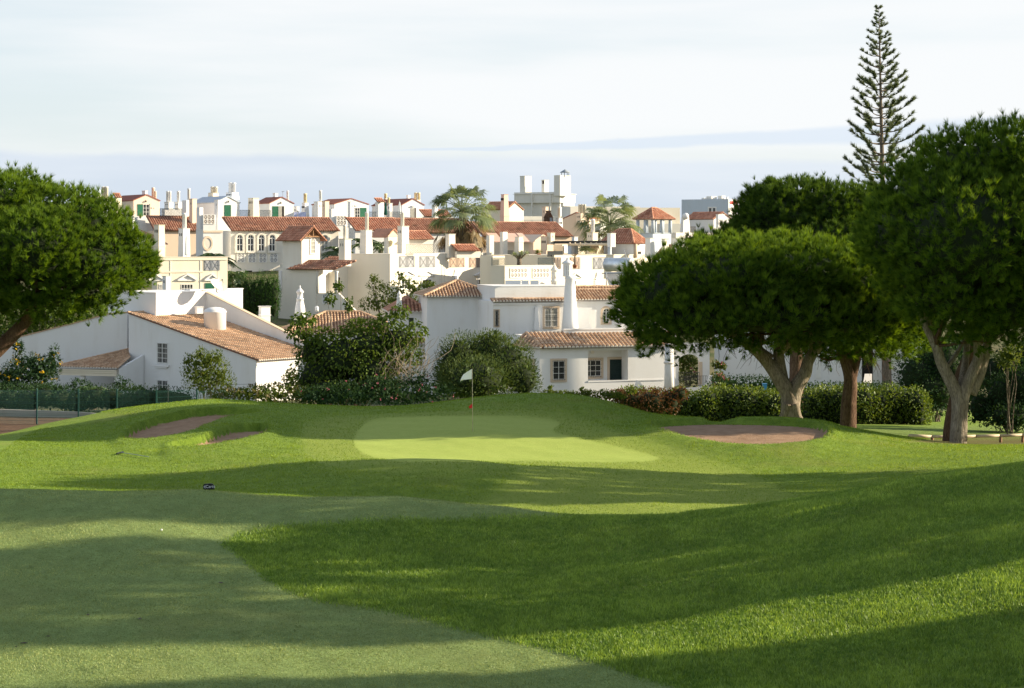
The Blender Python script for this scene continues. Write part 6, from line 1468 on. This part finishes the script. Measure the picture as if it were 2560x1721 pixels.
# ---------------------------------------------------------------- shrubs, hedges, leafy trees
def shrub(name, label, cat, lobes, mat, leaf, dens, base, seed, aspect=.45, stems=10, group=None, inner=1.0, up=.3, droop=.1, stem_mat='bark_grey', spread=.8, flowers=None, stem_w=.035, low=-.6, core=0):
    r = np.random.default_rng(seed); t_ = thing(name, label, cat, base, group)
    p, n = on_lobes(lobes, dens, low, .28, r); m = len(p); a = n + spread * unit(m, r) + np.array([0, 0, up])
    parts = [leaves(p, a, leaf, leaf * aspect, r.normal(.5, .22, m), r, droop)]
    for c, rad in lobes:
        k = int(dens * 2.2 * inner * rad[0] * rad[1]) + 20; pp = c + unit(k, r) * rad * (r.random((k, 1)) ** .4) * .85; parts.append(leaves(pp, unit(k, r), leaf * 1.6, leaf * 1.2, r.normal(.3, .15, k), r, droop))
    V, Fc, T = join(parts); fo = big_mesh('foliage', V, Fc, M[mat], t_, T)
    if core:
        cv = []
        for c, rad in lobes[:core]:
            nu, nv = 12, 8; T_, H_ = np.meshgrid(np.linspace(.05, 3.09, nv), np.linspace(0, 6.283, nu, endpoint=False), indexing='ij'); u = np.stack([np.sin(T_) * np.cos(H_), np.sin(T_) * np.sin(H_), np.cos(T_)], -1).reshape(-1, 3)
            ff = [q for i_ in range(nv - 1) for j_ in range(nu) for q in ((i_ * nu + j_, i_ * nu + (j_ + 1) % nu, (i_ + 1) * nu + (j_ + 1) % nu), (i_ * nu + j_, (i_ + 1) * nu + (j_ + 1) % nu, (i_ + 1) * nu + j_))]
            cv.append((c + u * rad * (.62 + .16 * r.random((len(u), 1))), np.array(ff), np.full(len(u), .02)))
        V, Fc, T = join(cv); big_mesh('dark_core', V, Fc, M['core'], fo, T)  # solid dark hulls painted as shade within the bush
    if stems:
        mb = MB()
        for i in range(stems):
            c, rad = lobes[i % len(lobes)]; e = c + unit(1, r)[0] * rad * .8; q = wob_path(base + np.array([r.normal(0, .1), r.normal(0, .1), -.1]), e, 6, .06, r); mb.tube(q, list(np.linspace(stem_w, stem_w * .25, 6)), 5, False)
        mb.build('stem', M[stem_mat], t_, True)
    if flowers:
        fm, nf, fs = flowers; i = r.choice(m, nf); cc = np.repeat(p[i] + n[i] * .05, 6, 0); V, Fc, T = leaves(cc + unit(len(cc), r) * fs * .5, unit(len(cc), r), fs, fs * .8, r.random(len(cc)), r); big_mesh('blossoms', V, Fc, M[fm], t_, T)
    return t_
L_ = lobe
shrub('oleander_bush', 'big rounded grey-green bush in front of the white villa, left of its windows', 'bush', [L_(1150, 915, 97, 60, 80), L_(1215, 890, 98, 65, 60), L_(1270, 915, 97, 65, 70), L_(1310, 955, 96, 40, 50), L_(1190, 950, 95, 95, 60), L_(1120, 940, 98, 35, 60), L_(1235, 855, 98, 35, 25)], 'oleander', .16, 130, base_at(1210, 97), 41, .26, 14, up=.8, spread=.6, core=6)
# broad-leaved bush with long shoots and a tangle of bare branches
bb = base_at(880, 96); D_ = 96
shrub('fig_bush', 'straggly big-leaved bush with long shoots and bare pale branches on its right side', 'bush', [L_(800, 945, D_, 75, 55), L_(860, 900, D_, 80, 70), L_(790, 880, D_ + .5, 50, 45), L_(920, 870, D_, 70, 50), L_(930, 930, D_ - .5, 70, 60), L_(830, 970, D_ - .5, 80, 40), L_(990, 850, D_, 50, 35), L_(905, 820, D_ + .5, 50, 22), L_(970, 805, D_, 35, 22), L_(1000, 780, D_, 22, 18), L_(760, 800, D_, 30, 16), L_(745, 830, D_, 28, 18), L_(800, 845, D_, 40, 25), L_(845, 715, D_ + 1, 9, 14), L_(826, 748, D_ + 1, 12, 18), L_(872, 760, D_ + 1, 9, 20), L_(1040, 830, D_, 26, 26), L_(1010, 890, D_, 45, 35)], 'bigleaf', .17, 58, bb, 42, .72, 26, inner=.55, up=-.1, droop=.3, stem_mat='twig', stem_w=.045, core=7)
r = np.random.default_rng(77); mb = MB()
for i in range(120):
    a = P(r.uniform(930, 1060), r.uniform(920, 1000), D_ - r.uniform(0, 1.5)); e = a + np.array([r.normal(.2, .8), r.normal(0, .3), r.uniform(.2, 2.2)]); q = wob_path(a, e, 7, .10, r); mb.tube(q, list(np.linspace(.022, .006, 7)), 4, False)
dead = thing('dead_branches', 'tangle of bare pale branches between the big-leaved bush and the rounded bush', 'branches', base_at(1000, 95)); mb.build('branches', M['twig'], dead, kind='stuff')
shrub('undergrowth_bush', 'low dark undergrowth with magenta flowers along the back of the green', 'bush', [L_(880, 985, 93, 90, 30), L_(1000, 990, 93, 90, 26), L_(1080, 985, 93, 60, 26), L_(960, 965, 93.5, 60, 24), L_(1050, 955, 94, 40, 26), L_(800, 990, 93, 60, 25)], 'hedge_dark', .14, 60, base_at(980, 93), 43, .35, 0, flowers=('magenta', 46, .065), up=.5)
shrub('undergrowth_bush', 'dry pale undergrowth in front of the sunlit villa wall', 'bush', [L_(690, 985, 94, 80, 22), L_(620, 985, 94, 50, 16), L_(727, 965, 94, 22, 26), L_(725, 945, 94, 14, 20), L_(760, 990, 94, 40, 22), L_(560, 988, 96, 40, 12)], 'shrub', .13, 55, base_at(690, 94), 44, .4, 8, stem_mat='twig', flowers=('dry_leaf', 120, .13))
shrub('bush', 'feathery olive bush against the shaded villa wall', 'bush', [L_(515, 950, 112, 55, 40), L_(490, 925, 112, 35, 32), L_(540, 925, 112, 35, 35), L_(515, 900, 112, 40, 22), L_(470, 900, 112, 10, 16), L_(500, 880, 112, 12, 14), L_(545, 890, 112, 12, 16), L_(560, 955, 112, 28, 28)], 'shrub', .15, 75, base_at(515, 112), 45, .28, 14, up=1.2, spread=.5)
shrub('flowering_bush', 'tall bush with yellow flowers in front of the left wing', 'bush', [L_(75, 930, 132, 70, 35), L_(48, 885, 132, 14, 34), L_(42, 862, 132, 8, 18), L_(110, 930, 132, 35, 38), L_(135, 885, 132, 12, 24), L_(128, 905, 132, 24, 20), L_(80, 905, 132, 20, 22), L_(25, 945, 132, 30, 26), L_(5, 940, 132, 12, 8)], 'hedge_dark', .20, 50, base_at(80, 132), 46, .3, 12, flowers=('yellow', 60, .11), up=.4)
shrub('bush', 'dark clipped bush at the foot of the porch column', 'bush', [L_(315, 975, 130, 26, 22), L_(300, 960, 130, 16, 20), L_(340, 980, 130, 22, 14), L_(195, 970, 130, 30, 22), L_(215, 975, 130, 26, 16), L_(20, 970, 130, 60, 14), L_(110, 975, 130, 60, 14), L_(400, 990, 128, 40, 12)], 'hedge_dark', .16, 60, base_at(300, 130), 47, .4, 6)
shrub('hedge', 'dark loose hedge growing behind the green mesh fence', 'hedge', [L_(x, 1000 + 6 * math.sin(x), 118, 46, 32, 1.0) for x in range(-140, 470, 42)], 'hedge_dark', .16, 42, base_at(150, 118), 48, .4, 0, core=99)
shrub('conifer_hedge', 'dense dark green conifers clipped into columns below the arched-window house', 'hedge', [L_(x, 745 + dy, 205, 17, 62 - dy, .9) for x, dy in ((578, 6), (596, 2), (615, 0), (634, 4), (652, 0), (668, 3), (684, 0))], 'cypress', .22, 90, base_at(630, 205), 49, .22, 0, up=1.5, spread=.35, core=9)
shrub('jacaranda_tree', 'airy yellow-green tree in front of the big cream wall', 'tree', [L_(960, 745, 186, 38, 24), L_(940, 715, 186, 22, 14), L_(985, 725, 186, 25, 20), L_(1015, 720, 186, 28, 22), L_(1040, 715, 186, 28, 12), L_(925, 760, 186, 28, 16), L_(1000, 690, 186, 14, 9), L_(1075, 712, 186, 16, 6), L_(935, 695, 186, 10, 8), L_(1040, 740, 186, 26, 22), L_(990, 760, 186, 50, 20)], 'shrub', .24, 26, base_at(970, 186), 50, .35, 18, inner=.4, stem_w=.07)
for seed, x0, x1, y0, y1, lab, mt in ((51, 1560, 1745, 1005, 1015, 'clipped green hedge left of the pale forked pine trunk', 'hedge'), (52, 1760, 1950, 1000, 1008, 'clipped green hedge with the blue post rising behind it', 'hedge'), (53, 2020, 2300, 1002, 1005, 'long rounded green hedge between the dark pine trunk and the grey forked trunk', 'hedge')):
    lbs = [L_(x, np.interp(x, (x0, x1), (y0, y1)) + 3 * math.sin(x * .7), 98 + .5 * math.sin(x), 34, 36 + 4 * math.sin(x * .3), 1.1) for x in np.linspace(x0 + 10, x1 - 10, max(4, int((x1 - x0) / 30)))]
    shrub('hedge', lab, 'hedge', lbs + [(c - np.array([0, 0, .7]), rr) for c, rr in lbs], mt, .15, 85, base_at((x0 + x1) / 2, 98), seed, .55, 0, 'hedges behind the right bunker', up=.15, core=99)
shrub('red_leaf_bush', 'rusty red-leaved bush at the left end of the clipped hedge', 'bush', [L_(1580, 998, 94, 45, 24), L_(1630, 1004, 94, 50, 32), L_(1675, 1005, 94, 26, 34), L_(1545, 990, 94, 30, 14), L_(1700, 985, 94, 20, 18)], 'red_leaf', .13, 95, base_at(1620, 94), 54, .5, 8, core=5)
shrub('weeds', 'pale green weeds along the foot of the white villa', 'weeds', [L_(x, 988 + 4 * math.sin(x * 1.7), 90, 17, 8 + 3 * math.sin(x), .5) for x in range(1370, 1560, 20)] + [L_(1375, 975, 90, 8, 12), L_(1580, 975, 92, 18, 10), L_(1455, 978, 90, 9, 8)], 'shrub', .12, 80, base_at(1460, 90), 55, .35, 0, up=.9)
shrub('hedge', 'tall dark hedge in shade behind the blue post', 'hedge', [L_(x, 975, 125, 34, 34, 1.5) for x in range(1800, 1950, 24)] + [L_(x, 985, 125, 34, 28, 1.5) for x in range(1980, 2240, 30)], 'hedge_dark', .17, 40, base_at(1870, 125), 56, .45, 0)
shrub('bougainvillea', 'pink-flowered climber beside the arched wall', 'shrub', [L_(1795, 945, 143, 14, 16), L_(1812, 960, 143, 16, 14), L_(1790, 975, 143, 14, 20), L_(1825, 985, 143, 22, 10), L_(1790, 912, 144, 9, 9), L_(1806, 915, 144, 9, 6)], 'shrub', .2, 60, base_at(1800, 143), 57, .6, 10, flowers=('magenta', 30, .16))
shrub('bougainvillea', 'yellow-green climber hanging inside the arch of the white villa', 'shrub', [L_(1710, 895, 156, 18, 14), L_(1725, 905, 156, 14, 14), L_(1708, 915, 156, 8, 16), L_(1740, 935, 158, 18, 34), L_(1718, 945, 158, 22, 26)], 'shrub', .2, 60, base_at(1720, 157), 58, .6, 6, flowers=('magenta', 8, .15))
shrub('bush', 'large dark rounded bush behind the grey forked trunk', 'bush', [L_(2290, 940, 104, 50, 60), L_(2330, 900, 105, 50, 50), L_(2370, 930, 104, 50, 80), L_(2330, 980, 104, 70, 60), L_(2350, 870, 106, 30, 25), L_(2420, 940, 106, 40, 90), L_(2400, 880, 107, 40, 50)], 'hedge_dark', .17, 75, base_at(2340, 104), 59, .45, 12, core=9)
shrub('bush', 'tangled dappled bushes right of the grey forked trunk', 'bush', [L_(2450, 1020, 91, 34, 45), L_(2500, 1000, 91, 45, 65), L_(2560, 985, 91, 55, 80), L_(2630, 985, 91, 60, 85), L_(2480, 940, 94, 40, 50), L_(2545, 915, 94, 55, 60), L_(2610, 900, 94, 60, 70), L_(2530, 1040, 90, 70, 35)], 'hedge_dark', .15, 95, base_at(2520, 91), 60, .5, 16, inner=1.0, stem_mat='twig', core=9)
shrub('yellow_bush', 'hanging yellow-green foliage lit beneath the largest pine', 'bush', [L_(2520, 900, 86, 26, 26), L_(2535, 880, 86, 20, 20)], 'shrub', .16, 70, base_at(2520, 86), 61, .4, 6)
shrub('leafy_tree', 'dark leafy tree behind the left pine, over the sloping wall', 'tree', [L_(60, 810, 190, 80, 36, 3), L_(150, 790, 190, 80, 38, 3), L_(230, 775, 190, 50, 40, 2), L_(-30, 840, 190, 70, 40, 3), L_(265, 745, 190, 18, 20, 1), L_(110, 760, 190, 90, 30, 3)], 'bigleaf', .34, 12, base_at(100, 190), 62, .5, 14, stem_w=.12)
# potted plants on the terraces
r = np.random.default_rng(70); D_ = 203; c0 = P(1298, 657, D_); t_ = thing('dragon_tree', 'small dragon tree with thick grey trunk on the pierced-screen terrace', 'plant', P(1298, 668, D_))
m = MB(); m.tube([P(1298, 668, D_), P(1298, 652, D_), P(1298, 646, D_)], [.30, .24, .26], 10); st = []
for i in range(12):
    a = i * 2.4; e = P(1298 + 22 * math.cos(a) * (.4 + .6 * (i % 3) / 2), 641 - 4 * (i % 3), D_ + .9 * math.sin(a)); st.append(e); m.tube([P(1298, 648, D_), (P(1298, 646, D_) + e) / 2 - (0, 0, .05), e], [.14, .09, .06], 6)
m.build('trunk', M['bark_grey'], t_, True); C_ = np.repeat(np.array(st), 26, 0); V, Fc, T = leaves(C_, unit(len(C_), r) + np.array([0, 0, .5]), .42, .05, r.normal(.5, .2, len(C_)), r, .1); big_mesh('foliage', V, Fc, M['palm'], t_, T)
def spiky(name, px, py, d, rad, label, mat, seed, n=60, trunk=None):
    r = np.random.default_rng(seed); t_ = thing(name, label, 'plant', P(px, py + (trunk or 6), d)); C_ = np.repeat(P(px, py, d)[None], n, 0); V, Fc, T = leaves(C_, unit(n, r) * np.array([1, 1, .7]) + np.array([0, 0, .45]), rad * d / F, rad * d / F * .09, r.normal(.55, .2, n), r, .12); big_mesh('foliage', V, Fc, M[mat], t_, T)
    m = MB(); 
    if trunk and trunk > 12: m.tube([P(px, py, d), P(px, py + trunk, d)], [.08, .11], 8); m.build('trunk', M['bark_grey'], t_, True)
    k = d / F; m = MB(); zz = P(0, py + (trunk or 6), d)[2]; m.tube_axis((px - CX) * k, d, [(4.2 * k, zz - .02), (5.5 * k, zz + 6 * k), (6 * k, zz + 6.2 * k), (6 * k, zz + 7 * k)], 12); m.build('pot', M['pot'], t_, True)
spiky('yucca', 1347, 632, 219, 13, 'yellow-green yucca in a pot before the beige slotted chimney', 'shrub', 71, trunk=9); spiky('yucca', 1465, 625, 225, 26, 'drooping grey-green yucca under the pergola', 'palm', 72, 90, 24); spiky('potted_palm', 1437, 640, 212, 12, 'thin potted plant standing behind the terrace railing', 'palm_dead', 73, 40, 30)
# ================================================================== grass blades
def blades(name, n, d0, d1, sel, hgt, wid, mat, seed, x0=-40, x1=2600, lean=.55, segs=1, kind='stuff'):
    r = np.random.default_rng(seed); px = r.uniform(x0, x1, n); d = np.exp(r.uniform(math.log(d0), math.log(d1), n)); zg_ = tps(px, d); py = HY - (zg_ - EZ) * F / d
    ok = sel(px, py, d) & (py < 1790); px, d, zg_ = px[ok], d[ok], zg_[ok]; n = len(px)
    x = (px - CX) * d / F; p = np.stack([x, d, surface(px, d) - .004], -1)
    patch = .5 + .25 * np.sin(x * 2.1 + d * .7) * np.sin(d * 1.3 - x * .8) + .25 * np.sin(x * .6 - d * 2.2)
    h_ = hgt(d) * r.uniform(.55, 1.25, n) * (.7 + .6 * patch); w_ = wid(d) * r.uniform(.7, 1.3, n)
    a = r.uniform(0, 6.283, n); s = np.stack([np.cos(a), np.sin(a), 0 * a], -1); b = r.uniform(0, 6.283, n); ln = r.uniform(.1, 1, n) * lean
    tip = np.stack([np.cos(b) * ln, np.sin(b) * ln, np.ones(n)], -1) * h_[:, None]; cl = np.sin(np.floor(x * 9) * 12.99 + np.floor(d * 7) * 78.23) * 43758.5; cl = cl - np.floor(cl); t_ = np.clip(.05 + .40 * patch + .35 * cl + r.normal(0, .22, n), 0, 1); h_ = h_ * (.65 + .7 * cl)
    if segs == 1:
        V = np.stack([p - s * w_[:, None] / 2, p + s * w_[:, None] / 2, p + tip], 1).reshape(-1, 3); Fc = np.arange(n * 3).reshape(-1, 3); T = np.repeat(t_, 3)
    else:
        mid = tip * np.array([.35, .35, .6]); V = np.stack([p - s * w_[:, None] / 2, p + s * w_[:, None] / 2, p + mid + s * w_[:, None] * .38, p + mid - s * w_[:, None] * .38, p + tip], 1).reshape(-1, 3)
        i = np.arange(n)[:, None] * 5; Fc = np.concatenate([i + np.array([[0, 1, 2]]), i + np.array([[0, 2, 3]]), i + np.array([[3, 2, 4]])], 1).reshape(-1, 3); T = np.repeat(t_, 5)
    return big_mesh(name, V, Fc, M[mat], None, T, kind)
M['blade'] = m_leaf('rough_grass_blade', (.082, .180, .026), (.38, .53, .11), .38, .03, (1.45, 1.3, .5), .45)
M['blade_far'] = m_leaf('turf_blade', (.095, .195, .022), (.25, .365, .046), .40, .02, (1.7, 1.35, .45), .5)
M['blade_fair'] = m_leaf('fairway_blade', (.13, .20, .065), (.46, .52, .22), .32, .03, (1.3, 1.2, .6), .5)
in_fair = lambda px, py: sdf(px, py, FAIR) > 0
blades('rough_grass', 430000, 28.5, 44.6, lambda px, py, d: sdf(px, py, FAIR) < 14 * np.random.default_rng(3).random(len(px)) ** 2, lambda d: .066 + 0 * d, lambda d: .020 + 0 * d, 'blade', 81, 480, 2640, .9, 1)
blades('fairway_grass', 260000, 28.5, 44, lambda px, py, d: in_fair(px, py), lambda d: .026 + 0 * d, lambda d: .014 + 0 * d, 'blade_fair', 82, -60, 1900, .9)
def not_short(px, py, d):
    o = (sdf(px, py, GREEN) < 0)
    for b in BUNKERS: o &= sdf(px, py, b) < -1
    return o & ~((sdf(px, py, FRINGE) > 0) & (np.arange(len(px)) % 3 > 0)) & (sdf(px, py, DIRT) < 0) & (sdf(px, py, NEEDLEBED) < 0)
blades('turf_grass', 330000, 46, 82, not_short, lambda d: .034 + .0002 * d, lambda d: .006 + .00022 * d, 'blade_far', 83, -40, 2600, .9)

# ================================================================== small things on the course
# flagstick on the green
D_ = 63.2; zg0 = float(tps([1182], [D_])[0]); x0 = (1182 - CX) * D_ / F; k = D_ / F
t_ = thing('flagstick', 'thin white golf flagstick standing on the putting green', 'flagstick', (x0, D_, zg0))
top = EZ + (HY - 922) * k; m = MB(); m.tube([(x0, D_, zg0 - .1), (x0 - 1.5 * k, D_, top)], [.0105, .008], 8); m.build('pole', M['pale_wood'], t_, True)
def cloth(pts_top, pts_bot, amp, nm, mat, n=10):
    m = MB(); vs = []
    for i in range(n + 1):
        u = i / n; a = np.array([np.interp(u, np.linspace(0, 1, len(pts_top)), [p[q] for p in pts_top]) for q in (0, 1)]); b_ = np.array([np.interp(u, np.linspace(0, 1, len(pts_bot)), [p[q] for p in pts_bot]) for q in (0, 1)])
        for j in range(6): q = a + (b_ - a) * j / 5; vs.append(P(q[0], q[1], D_ + amp * math.sin(u * 5.0 + j * .5) * u))
    f = [(i * 6 + j, i * 6 + j + 1, i * 6 + j + 7, i * 6 + j + 6) for i in range(n) for j in range(5)]; n0 = len(vs); vs2 = vs + [v + np.array([0, .004, 0]) for v in vs]; m.add(vs2, f + [tuple(x + n0 for x in q[::-1]) for q in f]); m.build(nm, M[mat], t_, True)
cloth([(1179.5, 923), (1168, 930), (1158, 937), (1152, 948), (1150.5, 954)], [(1179.5, 948), (1170, 949), (1160, 950), (1154, 952), (1151, 954.5)], .05, 'flag', 'cloth_white')
cloth([(1181.5, 1008), (1179, 1011), (1175, 1014), (1172, 1017)], [(1181.5, 1021), (1178, 1021), (1176, 1021), (1174, 1023)], .03, 'depth_marker', 'red')
# carts sign
D_ = 43.3; x0 = (522 - CX) * D_ / F; zg0 = float(tps([522], [D_])[0]); k = D_ / F
t_ = thing('carts_sign', 'small black Carts sign with white lettering at the fairway crest', 'sign', (x0, D_, zg0))
pts = [(508.5, 1224.5), (507.5, 1216), (509, 1211.5), (512, 1210), (527, 1209), (531, 1210), (534.5, 1213), (536.5, 1224.5)]
m = MB(); m.prism([P(a, b_, D_) for a, b_ in pts], (0, .025, 0)); m.build('board', M['black'], t_)
m = MB(); m.box((x0, D_ + .04, zg0 - .03), .03, .016, .26); m.build('stake', M['iron'], t_)
m = MB(); 
for q in ([(509, 1217.5), (513, 1213), (513, 1222)], [(511.5, 1214.5), (513.4, 1213), (513.4, 1222), (511.5, 1220.5)]): m.prism([P(a, b_, D_ - .006) for a, b_ in q], (0, .004, 0))
m.build('arrow', M['letter'], t_)
fc_ = bpy.data.curves.new('lettering', 'FONT'); fc_.body = 'Carts'; fc_.size = 10.6 * k; fc_.extrude = .001
tmp = bpy.data.objects.new('lettering', fc_); COL.objects.link(tmp); bpy.context.view_layer.update()
me = bpy.data.meshes.new_from_object(tmp.evaluated_get(bpy.context.evaluated_depsgraph_get())); bpy.data.objects.remove(tmp); me.materials.clear(); me.materials.append(M['letter'])
o = link_mesh('lettering', me, t_); q = P(514, 1220.6, D_ - .008) - ORG[t_.name]; o.location = tuple(q); o.rotation_euler = (math.pi / 2, -.035, 0)
# golf ball and rake
def at(px, d, dz=0): x = (px - CX) * d / F; return np.array([x, d, float(tps([px], [d])[0]) + dz])
c0 = at(404, 39.6, .021); m = MB(); m.tube_axis(c0[0], c0[1], [(.0213 * math.sin(a) + .0003, c0[2] - .0213 * math.cos(a)) for a in np.linspace(.05, 3.09, 9)], 12)
tag(m.build('golf_ball', M['cloth_white'], None, True), 'white golf ball lying in the sunlit strip of fairway', 'golf ball')
t_ = thing('bunker_rake', 'bunker rake lying in the grass beside the left sand bunkers', 'rake', at(335, 58, .05)); m = MB(); m.tube([at(302, 58.5, .07), at(372, 57.2, .07)], .010, 6); m.build('handle', M['slate'], t_); m = MB(); a = at(300, 58.5, .06); m.tube([a + (-.05, -.25, 0), a + (.05, .25, 0)], .022, 6)
for i in range(7): m.tube([a + (-.05 + .1 * i / 6, -.25 + .5 * i / 6, 0), a + (-.05 + .1 * i / 6, -.25 + .5 * i / 6, -.06)], .008, 4)
m.build('head', M['black'], t_)
# fallen leaves and clippings
r = np.random.default_rng(5); m = MB()
for i, (px, py) in enumerate([(220, 1540), (148, 1585), (120, 1594), (170, 1608), (60, 1611), (5, 1665), (80, 1420), (552, 1460), (505, 1366), (1130, 1590), (1420, 1650), (40, 1620), (480, 1335), (350, 1550), (1100, 1530), (2050, 1230), (1940, 1233)]):
    d = np.linspace(28, 43, 200); yy = HY - (tps(np.full(200, float(px)), d) - EZ) * F / d; d = float(np.interp(-py, -yy, d)); c0 = at(px, d, .02); a = r.uniform(0, 6.28); l = r.uniform(.03, .08)
    m.face(c0 + (l * math.cos(a), l * math.sin(a), .004), c0 + (-l * .4 * math.sin(a), l * .4 * math.cos(a), .012), c0 - (l * math.cos(a), l * math.sin(a), -.006), c0 + (l * .4 * math.sin(a), -l * .4 * math.cos(a), .0))
o = m.build('fallen_leaves', M['brown'], None, kind='stuff')

# ================================================================== fence, low wall, rail, post
D_ = 112
t_ = thing('mesh_fence', 'green welded mesh fence with posts along the left edge of the course', 'fence', G(196, D_ - 9)); xs_ = [(-106, 104), (-10, 104), (92, 103.5), (196, 103), (292, 103), (391, 103), (492, 104), (600, 105)]
hz_ = lambda px: np.interp(px, (-200, 92, 600), (977, 975, 978))
for px, d in xs_:
    m = MB(); b_ = G(px, d); zt = EZ + (HY - hz_(px) + 3) * d / F; m.box((b_[0], d, (b_[2] - .3 + zt) / 2), .075, .075, zt - b_[2] + .3); m.build('post', M['fence_green'], t_)
for (a, d0), (c, d1) in zip(xs_[:-1], xs_[1:]):
    m = MB(); p0, p1 = P(a + 1.5, hz_(a), d0), P(c - 1.5, hz_(c), d1); zb_ = max(G(a, d0)[2], G(c, d1)[2]) + .05; zb_ = min(G(a, d0)[2], G(c, d1)[2]) + .02
    n = int(np.linalg.norm(p1 - p0) / .055)
    for i in range(n + 1): q = p0 + (p1 - p0) * i / n; m.tube([(q[0], q[1], zb_), q], .0036, 3, False)
    H_ = p0[2] - zb_
    for u in (.98, .95, .80, .66, .62, .46, .30, .26, .1): m.tube([(p0[0], p0[1], zb_ + H_ * u), (p1[0], p1[1], zb_ + H_ * u)], .007, 4, False)
    m.build('mesh_panel', M['fence_green'], t_)
b = Blk(270, 108, 5); t_ = thing('retaining_wall', 'low grey concrete wall behind the green mesh fence', 'wall', P(120, 1062, 109)); m = MB(); q = [P(-300, 1020, 114), P(0, 1024, 112), P(125, 1028, 111), P(200, 1031, 110.5), P(262, 1036, 110)]
for i in range(len(q) - 1): a, c = q[i], q[i + 1]; m.prism([a, c, (c[0], c[1], c[2] - 2.2), (a[0], a[1], a[2] - 2.2)], (0, .25, 0))
m.build('wall', M['concrete'], t_)
t_ = thing('wire_fence', 'thin dark wire fence posts in front of the sunlit villa wall', 'fence', base_at(700, 104)); m = MB()
for px in (640, 678, 697, 755, 772, 420): b_ = base_at(px, 104); m.tube([b_ - (0, 0, .2), P(px, 955 if px > 600 else 968, 104)], .022, 5)
m.build('posts', M['iron'], t_, kind='stuff'); m = MB()
for dy in (0, 12, 24): m.tube([P(560, 962 + dy, 104), P(775, 958 + dy, 104)], .008, 4)
m.build('wires', M['iron'], t_, kind='stuff')
D_ = 77; t_ = thing('wooden_rail', 'low pale wooden pole rail behind the grey forked trunk', 'rail', base_at(2400, D_)); q = [(2272, 1089), (2330, 1092), (2376, 1093), (2440, 1091), (2500, 1090), (2556, 1088), (2640, 1088)]
m = MB(); 
for (a, b_), (c, e) in zip(q[:-1], q[1:]):
    m = MB(); m.tube([P(a, b_, D_), P(c - 1, e, D_)], [.065, .06], 10); m.build('pole', M['pale_wood'], t_, True)
for px in (2273, 2331, 2502, 2557): m = MB(); z0_ = base_at(px, D_)[2] - .2; m.tube([(P(px, 0, D_)[0], D_ + .1, z0_), P(px, 1089, D_ + .1)], .06, 8); m.build('post', M['timber'], t_, True)
D_ = 103; t_ = thing('blue_post', 'bright blue service post standing behind the clipped hedge', 'post', P(1912, 992, D_)); m = MB(); k = D_ / F; c0 = P(1911.5, 980, D_); m.box(c0, 10.5 * k, .2, 40 * k); m.box(c0 + (0, 0, 20 * k + .012), 12 * k, .24, .022); m.build('post', M['blue'], t_); m = MB(); m.tube([P(1906, 973.5, D_ - .1), P(1899, 974.5, D_ - .1)], .02, 6); m.tube([P(1899, 974.5, D_ - .1), P(1899, 977, D_ - .1)], .02, 6); m.build('tap', M['steel'], t_)
t_ = thing('leaning_board', 'pale board leaning at the dark opening of the shaded villa', 'board', P(2170, 955, 147)); m = MB(); a, c = P(2158, 958, 147), P(2180, 958, 147); m.prism([a, c, P(2180, 935, 148.5), P(2162, 935, 148.5)], (0, .05, 0)); m.build('board', M['mortar'], t_)
